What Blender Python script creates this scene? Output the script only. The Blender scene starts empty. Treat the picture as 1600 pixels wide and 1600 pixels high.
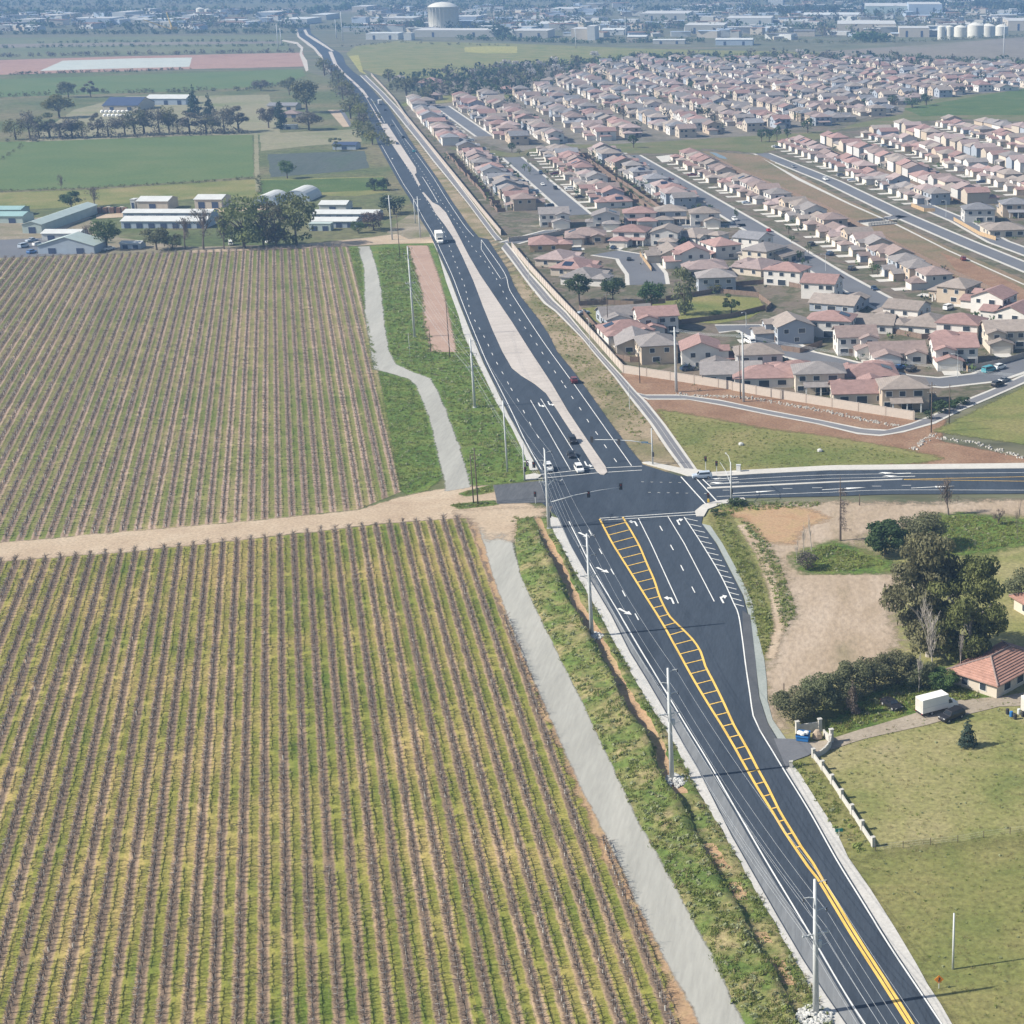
import bpy, bmesh, math, random
import numpy as np
from mathutils import Vector, Matrix
from mathutils.geometry import tessellate_polygon
R = math.radians
S = bpy.context.scene
COL = S.collection
rng = np.random.default_rng(7)
random.seed(5)

# ---------------------------------------------------------------- camera
CH, CF, CX, CY, HY = 128.0, 2700.0, 1330.0, 800.0, -93.0     # height (m), focal length and principal point in photo pixels, horizon row
TH = math.atan((CY - HY) / CF)
cam = bpy.data.cameras.new('camera'); camo = bpy.data.objects.new('camera', cam); COL.objects.link(camo)
camo.location = (0, 0, CH); camo.rotation_euler = (math.pi/2 - TH, 0, 0)
cam.sensor_width = 36; cam.sensor_fit = 'HORIZONTAL'; cam.lens = CF/1600*36
cam.shift_x = -(CX-800)/1600; cam.shift_y = (CY-800)/1600
cam.clip_start = 1; cam.clip_end = 40000
S.camera = camo
# ---------------------------------------------------------------- light
SUN_EL, SUN_AZ = R(39.5), R(255.5)       # azimuth clockwise from +Y
W = bpy.data.worlds.new('World'); S.world = W; W.use_nodes = True
wn = W.node_tree; wn.nodes.clear()
sky = wn.nodes.new('ShaderNodeTexSky'); sky.sky_type = 'NISHITA'; sky.sun_disc = False
sky.sun_elevation = SUN_EL; sky.sun_rotation = SUN_AZ; sky.air_density = 1.3; sky.dust_density = 1.5
bgn = wn.nodes.new('ShaderNodeBackground'); bgn.inputs[1].default_value = 0.075
wo = wn.nodes.new('ShaderNodeOutputWorld')
wn.links.new(sky.outputs[0], bgn.inputs[0]); wn.links.new(bgn.outputs[0], wo.inputs[0])
sun = bpy.data.lights.new('sun', 'SUN'); sun.energy = 4.7; sun.angle = R(0.53); sun.color = (1, .94, .83)
suno = bpy.data.objects.new('sun', sun); COL.objects.link(suno)
sd = Vector((math.sin(SUN_AZ)*math.cos(SUN_EL), math.cos(SUN_AZ)*math.cos(SUN_EL), math.sin(SUN_EL)))
suno.rotation_euler = sd.to_track_quat('Z', 'Y').to_euler()
S.view_settings.view_transform = 'Standard'; S.view_settings.look = 'None'
S.view_settings.exposure = 0.68; S.view_settings.gamma = 1
S.render.engine = 'CYCLES'
S.cycles.max_bounces = 5; S.cycles.diffuse_bounces = 2; S.cycles.glossy_bounces = 2
S.cycles.transparent_max_bounces = 8; S.cycles.volume_bounces = 0
S.cycles.use_denoising = True

# ---------------------------------------------------------------- plan coordinates
sT, cT = math.sin(TH), math.cos(TH)
def G(px, py, z=0.0):
    "point of the place at height z that the photograph shows at pixel (px, py)"
    a = (px-CX)/CF; b = (py-CY)/CF
    dx, dy, dz = a, cT - b*sT, -sT - b*cT
    t = (CH - z)/-dz
    return Vector((dx*t, dy*t, z))
def proj(p):
    x, y, z = p[0], p[1], p[2]-CH
    d = y*cT - z*sT
    return CX + CF*x/d, CY + CF*(-y*sT - z*cT)/d
def HT(base, ytop):
    "height of an upright thing from its foot pixel and the row of its top"
    g = G(*base); lo, hi = 0, 120
    for _ in range(40):
        m = (lo+hi)/2
        if proj((g.x, g.y, m))[1] > ytop: lo = m
        else: hi = m
    return lo
def pxm(py):
    "photo pixels per metre across, at ground row py"
    return (py-HY)*cT/CH

# ---------------------------------------------------------------- materials
MATS = {}
def newmat(name):
    m = bpy.data.materials.new(name); m.use_nodes = True
    nt = m.node_tree; b = nt.nodes['Principled BSDF']
    b.inputs['Specular IOR Level'].default_value = .25
    MATS[name] = m
    return m, nt, b
def rgba(c): return (c[0], c[1], c[2], 1)
def noise(nt, vec, scale, detail=5, rough=.6, dist=0):
    n = nt.nodes.new('ShaderNodeTexNoise'); n.inputs['Scale'].default_value = scale
    n.inputs['Detail'].default_value = detail; n.inputs['Roughness'].default_value = rough; n.inputs['Distortion'].default_value = dist
    if vec: nt.links.new(vec, n.inputs['Vector'])
    return n.outputs['Fac']
def ramp(nt, fac, stops, interp='LINEAR'):
    r = nt.nodes.new('ShaderNodeValToRGB'); r.color_ramp.interpolation = interp
    e = r.color_ramp.elements
    while len(e) < len(stops): e.new(.5)
    for i, (p, c) in enumerate(stops):
        e[i].position = p; e[i].color = rgba(c) if not isinstance(c, (int, float)) else (c, c, c, 1)
    nt.links.new(fac, r.inputs[0]); return r.outputs[0]
def mixc(nt, fac, a, b, mode='MIX'):
    n = nt.nodes.new('ShaderNodeMix'); n.data_type = 'RGBA'; n.blend_type = mode
    if isinstance(fac, float): n.inputs[0].default_value = fac
    else: nt.links.new(fac, n.inputs[0])
    for i, v in ((6, a), (7, b)):
        if isinstance(v, tuple): n.inputs[i].default_value = rgba(v)
        else: nt.links.new(v, n.inputs[i])
    return n.outputs[2]
def math_(nt, op, a, b=None, c=None):
    n = nt.nodes.new('ShaderNodeMath'); n.operation = op
    for i, v in enumerate((a, b, c)):
        if v is None: continue
        if isinstance(v, (int, float)): n.inputs[i].default_value = v
        else: nt.links.new(v, n.inputs[i])
    return n.outputs[0]
def coords(nt, rot=0, scale=(1, 1, 1), kind='Object'):
    t = nt.nodes.new('ShaderNodeTexCoord'); mp = nt.nodes.new('ShaderNodeMapping')
    mp.inputs['Rotation'].default_value = (0, 0, rot); mp.inputs['Scale'].default_value = scale
    nt.links.new(t.outputs[kind], mp.inputs['Vector']); return mp.outputs[0]
FEATH = {}
def ground_mat(name, cols, scale=.05, fine=1.2, rot=0, stretch=1, finecon=.5, rough=.95, bump=0.0, con=.22, feather=False):
    "cols: 2-4 colours met in turn by a broad noise; a finer noise breaks them up"
    m, nt, b = newmat(name)
    v = coords(nt, rot, (1, 1/stretch, 1))
    n1 = noise(nt, v, scale, 7, .62, .4)
    k = len(cols); st = [(.5-con + 2*con*i/(k-1), c) for i, c in enumerate(cols)]
    c = ramp(nt, n1, st)
    n2 = noise(nt, v, fine, 4, .7)
    c = mixc(nt, 1.0, c, ramp(nt, n2, [(.3, 1-finecon), (.7, 1+finecon*.6)]), 'MULTIPLY')
    nt.links.new(c, b.inputs['Base Color']); b.inputs['Roughness'].default_value = rough
    if feather:      # thin ragged edge of the layer, from the distance to its rim
        at = nt.nodes.new('ShaderNodeAttribute'); at.attribute_name = 'edge'
        e = math_(nt, 'MULTIPLY_ADD', noise(nt, coords(nt), .45, 6, .75), 3.2, -2.0)
        k = nt.nodes.new('ShaderNodeClamp'); nt.links.new(math_(nt, 'MULTIPLY_ADD', at.outputs['Fac'], 2.4, e), k.inputs[0]); nt.links.new(k.outputs[0], b.inputs['Alpha'])
    else: FEATH[name] = dict(cols=cols, scale=scale, fine=fine, rot=rot, stretch=stretch, finecon=finecon, rough=rough, bump=bump, con=con)
    if bump:
        bp = nt.nodes.new('ShaderNodeBump'); bp.inputs['Strength'].default_value = bump; bp.inputs['Distance'].default_value = .3
        nt.links.new(n2, bp.inputs['Height']); nt.links.new(bp.outputs[0], b.inputs['Normal'])
    return m
def flat_mat(name, col, rough=.7, var=.12, scale=.6, metal=0, spec=.25):
    m, nt, b = newmat(name)
    v = coords(nt)
    n = noise(nt, v, scale, 5, .65)
    c = mixc(nt, 1.0, col, ramp(nt, n, [(.25, 1-var), (.75, 1+var)]), 'MULTIPLY')
    nt.links.new(c, b.inputs['Base Color']); b.inputs['Roughness'].default_value = rough
    b.inputs['Metallic'].default_value = metal; b.inputs['Specular IOR Level'].default_value = spec
    return m

# ---------------------------------------------------------------- mesh helpers
def tag(o, label=None, cat=None, group=None, kind=None):
    if label: o['label'] = label
    if cat: o['category'] = cat
    if group: o['group'] = group
    if kind: o['kind'] = kind
    return o
def link(name, me, parent=None, mats=()):
    o = bpy.data.objects.new(name, me); COL.objects.link(o)
    if parent: o.parent = parent
    if me is not None:
        for m in mats: me.materials.append(m)
    return o
def empty(name, loc=(0, 0, 0), rz=0, label=None, cat=None, group=None):
    o = bpy.data.objects.new(name, None); COL.objects.link(o); o.empty_display_size = .5
    o.location = loc; o.rotation_euler = (0, 0, rz)
    return tag(o, label, cat, group)
def sheet(name, pts, z, mat, px=True, kind='structure'):
    P = [G(*p) for p in pts] if px else [Vector((p[0], p[1], 0)) for p in pts]
    P = [Vector((p.x, p.y, z)) for p in P]
    tris = tessellate_polygon([P])
    me = bpy.data.meshes.new(name)
    F = []
    for a, b, c in tris:
        n = (P[b]-P[a]).cross(P[c]-P[a])
        F.append((a, b, c) if n.z > 0 else (a, c, b))
    me.from_pydata([tuple(p) for p in P], [], F)
    return tag(link(name, me, None, [mat]), kind=kind)
def soft(name, pts, z, mat, w=2.5, step=None, px=True, amp=.4, kind='structure'):
    "ground layer with a ragged, thinning rim: a grid cut to the outline, rim distance kept per vertex"
    P = [G(*p) for p in pts] if px else [Vector((p[0], p[1], 0)) for p in pts]
    if (P[0]-P[-1]).length < .01: P = P[:-1]
    D = np.array([(p.x, p.y) for p in dense(P + [P[0]], 2.0)[:-1]])
    x0, y0 = D.min(0) - w*.4; x1, y1 = D.max(0) + w*.4
    if step is None: step = max(w*.35, math.sqrt((x1-x0)*(y1-y0)/60000))
    xs = np.arange(x0, x1+step, step); ys = np.arange(y0, y1+step, step); X, Y = np.meshgrid(xs, ys); X = X.ravel(); Y = Y.ravel()
    A = D; B = np.roll(D, -1, 0); d2 = np.full(len(X), 1e9)
    for a, b in zip(A, B):
        ab = b-a; t = np.clip(((X-a[0])*ab[0] + (Y-a[1])*ab[1])/(ab@ab+1e-9), 0, 1); d2 = np.minimum(d2, (X-a[0]-t*ab[0])**2 + (Y-a[1]-t*ab[1])**2)
    sd = np.sqrt(d2)*np.where(inpoly(X, Y, D), 1, -1)
    e = np.clip(sd/w*.5 + .5, 0, 1.6); nx = len(xs); i = np.arange(len(X)).reshape(len(ys), nx)
    q = np.stack([i[:-1, :-1], i[:-1, 1:], i[1:, 1:], i[1:, :-1]], -1).reshape(-1, 4); q = q[(e[q] > .02).any(1)]
    u, inv = np.unique(q, return_inverse=True); q = inv.reshape(-1, 4)
    fm_ = MATS.get(mat.name + '_soft') or ground_mat(mat.name + '_soft', feather=True, **FEATH[mat.name])
    me = raw_mesh(name, np.stack([X[u], Y[u], np.full(len(u), z)], 1), q, np.zeros(len(q), int), [fm_])
    at = me.attributes.new('edge', 'FLOAT', 'POINT'); at.data.foreach_set('value', e[u].astype(np.float32))
    return tag(link(name, me), kind=kind)
def band(left, right):  return list(left) + list(reversed(right))
def dense(P, step):
    out = []
    for a, b in zip(P, P[1:]):
        n = max(1, int((b-a).length/step))
        out += [a + (b-a)*(i/n) for i in range(n)]
    return out + [P[-1]]
def wobble(pts, amp, step=3.0, seed=0):
    "ragged natural edge: pixel polyline -> plan points with a little irregularity"
    r = random.Random(seed)
    P = dense([G(*p) for p in pts], step)
    out = []
    for i, p in enumerate(P):
        k = 0 if i in (0, len(P)-1) else amp
        out.append(Vector((p.x + r.uniform(-k, k), p.y + r.uniform(-k, k), 0)))
    return out
class MB:
    "collects boxes, bars, ribbons ... and links them as ONE mesh"
    def __init__(s): s.v = []; s.f = []; s.m = []
    def add(s, V, F, mi=0):
        o = len(s.v); s.v += [tuple(v) for v in V]; s.f += [tuple(i+o for i in f) for f in F]; s.m += [mi]*len(F); return s
    def box(s, c, d, rz=0, mi=0, taper=1.0):
        x, y, z = d[0]/2, d[1]/2, d[2]/2; ca, sa = math.cos(rz), math.sin(rz); V = []
        for dz in (-1, 1):
            k = taper if dz > 0 else 1
            for dx, dy in ((-1, -1), (1, -1), (1, 1), (-1, 1)):
                a, b = dx*x*k, dy*y*k
                V.append((c[0]+a*ca-b*sa, c[1]+a*sa+b*ca, c[2]+dz*z))
        return s.add(V, [(3, 2, 1, 0), (4, 5, 6, 7), (0, 1, 5, 4), (1, 2, 6, 5), (2, 3, 7, 6), (3, 0, 4, 7)], mi)
    def tube(s, pts, rads, n=6, mi=0, cap=True):
        pts = [Vector(p) for p in pts]
        if not hasattr(rads, '__len__'): rads = [rads]*len(pts)
        V = []; F = []
        for i, p in enumerate(pts):
            d = (pts[min(i+1, len(pts)-1)] - pts[max(i-1, 0)]).normalized()
            u = d.cross(Vector((0, 0, 1)) if abs(d.z) < .95 else Vector((1, 0, 0))).normalized(); w = d.cross(u)
            for k in range(n):
                a = 2*math.pi*k/n; V.append(p + (u*math.cos(a) + w*math.sin(a))*rads[i])
        for i in range(len(pts)-1):
            for k in range(n):
                a, b = i*n+k, i*n+(k+1) % n; F.append((a, a+n, b+n, b))
        if cap: F.append(tuple(range(n))); F.append(tuple(reversed(range((len(pts)-1)*n, len(pts)*n))))
        return s.add(V, F, mi)
    def lathe(s, prof, n=16, c=(0, 0, 0), mi=0):
        V = [(c[0]+r*math.cos(2*math.pi*k/n), c[1]+r*math.sin(2*math.pi*k/n), c[2]+z) for r, z in prof for k in range(n)]
        F = [(i*n+k, i*n+(k+1) % n, (i+1)*n+(k+1) % n, (i+1)*n+k) for i in range(len(prof)-1) for k in range(n)]
        return s.add(V, F, mi)
    def ribbon(s, P, w, z, mi=0):
        P = [Vector((p[0], p[1], 0)) for p in P]
        V = []; F = []
        for i, p in enumerate(P):
            d = P[min(i+1, len(P)-1)] - P[max(i-1, 0)]; d.normalize(); nrm = Vector((-d.y, d.x, 0))
            V += [p + nrm*w/2 + Vector((0, 0, z)), p - nrm*w/2 + Vector((0, 0, z))]
        for i in range(len(P)-1): F.append((2*i+1, 2*i+3, 2*i+2, 2*i))
        return s.add(V, F, mi)
    def poly(s, P, z=None, mi=0):
        V = [Vector((p[0], p[1], p[2] if z is None else z)) for p in P]
        F = []
        for a, b, c in tessellate_polygon([V]):
            n = (V[b]-V[a]).cross(V[c]-V[a]); F.append((a, b, c) if n.z >= 0 else (a, c, b))
        return s.add(V, F, mi)
    def mesh(s, name, mats=(), smooth=False):
        me = bpy.data.meshes.new(name); me.from_pydata(s.v, [], s.f)
        for m in mats: me.materials.append(m)
        if any(s.m): me.polygons.foreach_set('material_index', s.m)
        if smooth: me.polygons.foreach_set('use_smooth', [True]*len(s.f))
        return me
    def build(s, name, mats, parent=None, smooth=False):
        if not isinstance(mats, (list, tuple)): mats = [mats]
        return link(name, s.mesh(name, mats, smooth), parent)
def scatter_mesh(name, tpls, place, mats):
    """one mesh from many placed copies of template meshes.
    tpls: list of (verts Nx3, quads/tris faces MxK, material index); place: rows of (tpl, x, y, z, rot, sx, sz)"""
    VV = []; FF = []; MI = []; off = 0
    place = np.asarray(place, float)
    for t, (v, f, mi) in enumerate(tpls):
        pl = place[place[:, 0] == t]
        if not len(pl): continue
        c, s_ = np.cos(pl[:, 4])[:, None], np.sin(pl[:, 4])[:, None]
        x = v[None, :, 0]*pl[:, 5, None]; y = v[None, :, 1]*pl[:, 5, None]
        X = x*c - y*s_ + pl[:, 1, None]; Y = x*s_ + y*c + pl[:, 2, None]; Z = v[None, :, 2]*pl[:, 6, None] + pl[:, 3, None]
        V = np.stack([X, Y, Z], -1).reshape(-1, 3)
        F = (f[None] + (np.arange(len(pl))*len(v))[:, None, None]).reshape(-1, f.shape[1]) + off
        VV.append(V); FF.append(F); MI.append(np.tile(mi, len(pl))); off += len(V)
    return raw_mesh(name, np.concatenate(VV), np.concatenate(FF), np.concatenate(MI), mats)
def raw_mesh(name, V, F, MI, mats, smooth=False):
    me = bpy.data.meshes.new(name); k = F.shape[1]
    me.vertices.add(len(V)); me.vertices.foreach_set('co', V.astype(np.float32).ravel())
    me.loops.add(F.size); me.loops.foreach_set('vertex_index', F.astype(np.int32).ravel())
    me.polygons.add(len(F)); me.polygons.foreach_set('loop_start', (np.arange(len(F))*k).astype(np.int32))
    me.polygons.foreach_set('material_index', MI.astype(np.int32))
    me.update(calc_edges=True)
    for m in mats: me.materials.append(m)
    if smooth: me.polygons.foreach_set('use_smooth', np.ones(len(F), bool))
    return me
def inpoly(X, Y, P):
    n = len(P); r = np.zeros(len(X), bool); j = n-1
    for i in range(n):
        xi, yi, xj, yj = P[i][0], P[i][1], P[j][0], P[j][1]
        c = ((yi > Y) != (yj > Y)) & (X < (xj-xi)*(Y-yi)/((yj-yi) or 1e-9) + xi); r ^= c; j = i
    return r
def rand_in(pts_px, n, z=0, px=True):
    P = [G(*p) for p in pts_px] if px else pts_px
    xs = [p[0] for p in P]; ys = [p[1] for p in P]; out = np.zeros((0, 2))
    while len(out) < n:
        X = rng.uniform(min(xs), max(xs), n*2); Y = rng.uniform(min(ys), max(ys), n*2)
        k = inpoly(X, Y, P); out = np.concatenate([out, np.stack([X[k], Y[k]], 1)])
    return out[:n]

# ================================================================ THE SETTING: ground, fields, roads
ROW = math.atan2(-(420-CX)/CF, cT + (CY-HY)/CF*sT)      # vine rows: angle left of +Y
M_field = ground_mat('pasture', [(.07, .095, .03), (.10, .12, .045), (.15, .14, .07), (.19, .16, .09)], .012, .25, con=.2)
M_far = ground_mat('far_plain', [(.09, .11, .06), (.15, .14, .09), (.11, .12, .07), (.19, .16, .11)], .0035, .02, stretch=.25)
M_grass = ground_mat('spring_grass', [(.055, .095, .022), (.075, .12, .028), (.12, .14, .05)], .05, 1.0)
M_green = ground_mat('green_crop', [(.075, .125, .04), (.095, .14, .045), (.12, .15, .055)], .02, .5, finecon=.25)
M_lush = ground_mat('lush_weeds', [(.06, .115, .02), (.11, .17, .032), (.19, .20, .055)], .12, 1.4, finecon=.6, bump=.6)
M_meadow = ground_mat('dry_meadow', [(.125, .155, .045), (.21, .21, .075), (.27, .245, .11), (.30, .26, .14)], .06, 1.1, finecon=.4, bump=.4)
M_meadow2 = ground_mat('green_meadow', [(.11, .145, .035), (.185, .185, .062), (.255, .215, .095)], .045, 1.0, finecon=.4, bump=.4)
M_dirt = ground_mat('tan_dirt', [(.36, .27, .19), (.43, .335, .24), (.48, .39, .29)], .08, 1.6, finecon=.3, bump=.2)
M_bare = ground_mat('disturbed_soil', [(.22, .185, .115), (.34, .265, .19), (.40, .32, .245), (.43, .36, .29)], .06, 1.2, finecon=.26, bump=.15, rot=1.25, stretch=2.6, con=.2)
M_soil = ground_mat('red_brown_soil', [(.20, .115, .07), (.25, .15, .095), (.30, .20, .13)], .10, 1.5, finecon=.4, bump=.4)
M_orange = ground_mat('orange_earth', [(.33, .20, .11), (.39, .26, .155), (.33, .25, .12)], .2, 1.8, finecon=.3)
M_salmon = ground_mat('salmon_earth', [(.33, .22, .17), (.40, .285, .225)], .08, 1.5, finecon=.2)
M_gravel = ground_mat('grey_gravel', [(.285, .28, .255), (.345, .34, .31), (.39, .38, .345)], .09, 1.8, finecon=.13, rot=-ROW-.42, stretch=9)
M_shoulder = ground_mat('pale_gravel_shoulder', [(.43, .42, .40), (.52, .50, .47)], .2, 2.0, finecon=.18)
M_asph = ground_mat('new_asphalt', [(.030, .040, .056), (.045, .058, .078), (.034, .045, .062)], .10, 3.0, finecon=.22, con=.16, rough=.8, rot=-.1, stretch=8)
M_oldasph = ground_mat('weathered_asphalt', [(.13, .14, .155), (.18, .19, .20), (.24, .245, .25)], .15, 2.5, finecon=.18, rot=-.22, stretch=10)
M_street = ground_mat('street_asphalt', [(.115, .12, .135), (.15, .155, .17)], .05, 2, finecon=.12, rough=.85)
M_path = ground_mat('path_asphalt', [(.15, .15, .165), (.19, .19, .20)], .1, 2, finecon=.12)
M_conc = ground_mat('concrete', [(.46, .44, .41), (.54, .52, .48)], .12, 1.5, finecon=.12)
M_median = ground_mat('median_concrete', [(.40, .36, .33), (.49, .445, .41)], .08, 1.2, finecon=.12)
M_lot = ground_mat('house_lot', [(.105, .085, .065), (.165, .135, .105), (.075, .08, .04), (.22, .19, .155)], .07, .6, finecon=.3, con=.18)
M_white = ground_mat('white_paint', [(.62, .62, .60), (.78, .78, .76)], .5, 4, finecon=.12)
M_yellow = ground_mat('yellow_paint', [(.66, .42, .09), (.80, .53, .14)], .3, 3, finecon=.12)
M_rock = ground_mat('pale_rock', [(.36, .34, .31), (.52, .50, .46)], .8, 3, finecon=.5)

# ground to the horizon
sheet('ground', [(-9000, 40), (9000, 40), (9000, 26000), (-9000, 26000)], 0, M_far, px=False)

def vine_mat(name, sp, grass, soil, wid, dark_strip=.19):
    m, nt, b = newmat(name)
    v = coords(nt)
    # u across the rows, v along
    sx = nt.nodes.new('ShaderNodeSeparateXYZ'); mp = coords(nt, -ROW); nt.links.new(mp, sx.inputs[0])
    u = math_(nt, 'ADD', sx.outputs[0], math_(nt, 'MULTIPLY', math_(nt, 'SUBTRACT', noise(nt, v, .5, 4, .7), .5), .9))
    f = math_(nt, 'ABSOLUTE', math_(nt, 'SUBTRACT', math_(nt, 'FRACT', math_(nt, 'DIVIDE', u, sp)), .5))   # 0 on the vine row, .5 mid alley
    rid = nt.nodes.new('ShaderNodeTexWhiteNoise'); rid.noise_dimensions = '1D'; nt.links.new(math_(nt, 'FLOOR', math_(nt, 'DIVIDE', u, sp)), rid.inputs['W'])
    gn = math_(nt, 'ADD', math_(nt, 'MULTIPLY', noise(nt, v, .05, 6, .65), .62), math_(nt, 'MULTIPLY', noise(nt, v, .011, 3, .5), .38))
    g = ramp(nt, math_(nt, 'MULTIPLY_ADD', rid.outputs[0], .10, math_(nt, 'SUBTRACT', gn, .05)), [(.36, grass[0]), (.5, grass[1]), (.64, grass[2])])
    g = mixc(nt, 1.0, g, ramp(nt, noise(nt, v, 1.6, 4, .7), [(.3, .65), (.7, 1.3)]), 'MULTIPLY')
    s_ = ramp(nt, noise(nt, v, .12, 6, .7), [(.3, soil[0]), (.7, soil[1])])
    s_ = mixc(nt, 1.0, s_, ramp(nt, noise(nt, v, 3., 3, .7), [(.3, .65), (.7, 1.2)]), 'MULTIPLY')
    lk = math_(nt, 'MULTIPLY_ADD', math_(nt, 'SUBTRACT', f, math_(nt, 'MULTIPLY_ADD', noise(nt, v, .25, 4, .7), .24, math_(nt, 'MULTIPLY_ADD', noise(nt, v, .07, 4, .6), .36, dark_strip-.31))), -8, .5)  # floor turns darker brown close to each vine row, ragged by noise
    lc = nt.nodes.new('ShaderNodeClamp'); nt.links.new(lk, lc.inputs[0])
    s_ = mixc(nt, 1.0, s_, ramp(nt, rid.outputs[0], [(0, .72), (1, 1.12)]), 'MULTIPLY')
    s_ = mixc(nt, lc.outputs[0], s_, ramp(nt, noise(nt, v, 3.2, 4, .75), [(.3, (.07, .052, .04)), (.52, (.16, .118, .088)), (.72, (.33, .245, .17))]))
    th = math_(nt, 'ADD', math_(nt, 'MULTIPLY', noise(nt, v, .03, 4, .6), .16), wid-.08)
    k = math_(nt, 'MULTIPLY_ADD', math_(nt, 'SUBTRACT', f, th), 9, .5)
    n = nt.nodes.new('ShaderNodeClamp'); nt.links.new(k, n.inputs[0])
    nt.links.new(mixc(nt, n.outputs[0], s_, g), b.inputs['Base Color']); b.inputs['Roughness'].default_value = .95
    return m
SP_LO, SP_UP = 3.02, 3.08
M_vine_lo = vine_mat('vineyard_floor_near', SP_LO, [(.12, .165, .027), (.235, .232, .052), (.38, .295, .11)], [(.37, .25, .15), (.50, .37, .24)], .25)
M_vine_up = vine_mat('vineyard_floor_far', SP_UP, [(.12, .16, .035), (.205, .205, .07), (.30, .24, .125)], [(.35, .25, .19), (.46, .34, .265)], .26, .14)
VLO = [(-60, 884), (0, 878), (200, 863), (400, 842), (600, 819), (737, 808), (772, 905), (809, 1000), (857, 1112), (899, 1205), (945, 1300), (1002, 1417), (1058, 1527), (1086, 1580), (1130, 1680), (-60, 1680)]
VUP = [(-60, 405), (0, 404), (300, 394), (545, 384), (562, 450), (583, 540), (600, 620), (628, 768), (560, 796), (400, 813), (170, 833), (0, 848), (-60, 852)]
# broad farmland left and right of the road
sheet('farmland', [(-300, 120), (470, 108), (560, 140), (700, 420), (900, 830), (1300, 1700), (-300, 1700)], .02, M_field)
sheet('meadow_ground', [(1060, 780), (1210, 800), (1700, 778), (1700, 1700), (1480, 1700), (1200, 1180)], .02, M_meadow)
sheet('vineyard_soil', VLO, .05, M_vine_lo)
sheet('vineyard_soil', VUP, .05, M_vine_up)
# dirt farm road between the vineyards
dr_top = wobble([(-60, 854), (0, 849), (170, 834), (400, 814), (560, 798), (628, 777), (672, 768), (700, 764), (735, 761), (771, 759)], .35, 3, 1)
dr_bot = wobble([(-60, 882), (0, 877), (200, 862), (400, 841), (600, 818), (735, 808), (790, 806), (842, 797)], .35, 3, 2)
soft('dirt_road', band(dr_top, dr_bot), .09, M_dirt, 1.2, px=False)
M_track = ground_mat('trodden_track', [(.30, .215, .145), (.355, .265, .185)], .2, 1.5, finecon=.25)
soft('bare_edge', band(wobble([(735, 812), (768, 905), (803, 1000), (850, 1112), (890, 1205), (930, 1300), (985, 1417), (1040, 1527), (1066, 1600)], .7, 2, 5), wobble([(752, 812), (774, 905), (812, 1000), (860, 1112), (902, 1205), (948, 1300), (1004, 1417), (1061, 1530), (1095, 1600)], .2, 4, 6)), .07, M_orange, 0.9, px=False)
# gravel farm paths
gp_l = wobble([(745, 809), (771, 900), (807, 1000), (855, 1112), (897, 1205), (940, 1292), (1000, 1417), (1025, 1467), (1055, 1527), (1082, 1575), (1110, 1640)], .15, 4, 3)
gp_r = wobble([(790, 806), (812, 900), (855, 992), (900, 1080), (940, 1165), (1000, 1292), (1040, 1362), (1075, 1427), (1115, 1500), (1160, 1600), (1180, 1640)], .15, 4, 4)
soft('gravel_path', band(gp_l, gp_r), .12, M_gravel, 0.5, px=False)
up_l = wobble([(560, 386), (570, 420), (571, 487), (577, 525), (585, 577), (615, 585), (640, 592), (652, 602), (665, 635), (675, 662), (683, 700), (694, 745), (697, 768)], .2, 4, 7)
up_r = wobble([(577, 385), (587, 415), (595, 455), (600, 507), (607, 550), (617, 570), (645, 582), (672, 592), (682, 610), (695, 640), (717, 700), (734, 762)], .2, 4, 8)
soft('gravel_path', band(up_l, up_r), .12, M_gravel, 0.5, px=False)
soft('dirt_apron', [(715, 800), (780, 797), (850, 795), (846, 806), (812, 812), (803, 828), (798, 846), (782, 830), (768, 842), (752, 824), (738, 812)], .155, M_dirt, 3.5)
# green strips by the paths
soft('grass_strip', [(545, 384), (561, 386), (571, 420), (571, 487), (577, 525), (585, 577), (615, 586), (640, 593), (652, 603), (665, 636), (676, 663), (690, 745), (668, 766), (640, 774), (628, 766), (612, 680), (596, 600), (580, 520), (562, 450)], .06, M_lush, 1.2)
soft('roadside_verge', [(577, 385), (640, 378), (676, 378), (697, 440), (717, 495), (725, 525), (755, 585), (775, 625), (805, 680), (831, 733), (820, 752), (735, 760), (717, 700), (695, 640), (682, 610), (672, 592), (645, 582), (617, 570), (607, 550), (600, 507), (595, 455), (587, 415)], .06, M_lush, 1.5)
soft('salmon_dirt_strip', [(637, 384), (667, 384), (682, 425), (695, 470), (712, 550), (675, 550), (665, 512), (660, 455), (645, 407), (637, 384)], .10, M_salmon, 1.2)
soft('grass_island', [(719, 772), (745, 764), (769, 759), (771, 769), (728, 776), (719, 772)], .13, M_lush, 1.0)
soft('grass_island', [(706, 790), (740, 785), (773, 783), (777, 789), (720, 796), (706, 790)], .13, M_lush, 1.0)
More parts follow.
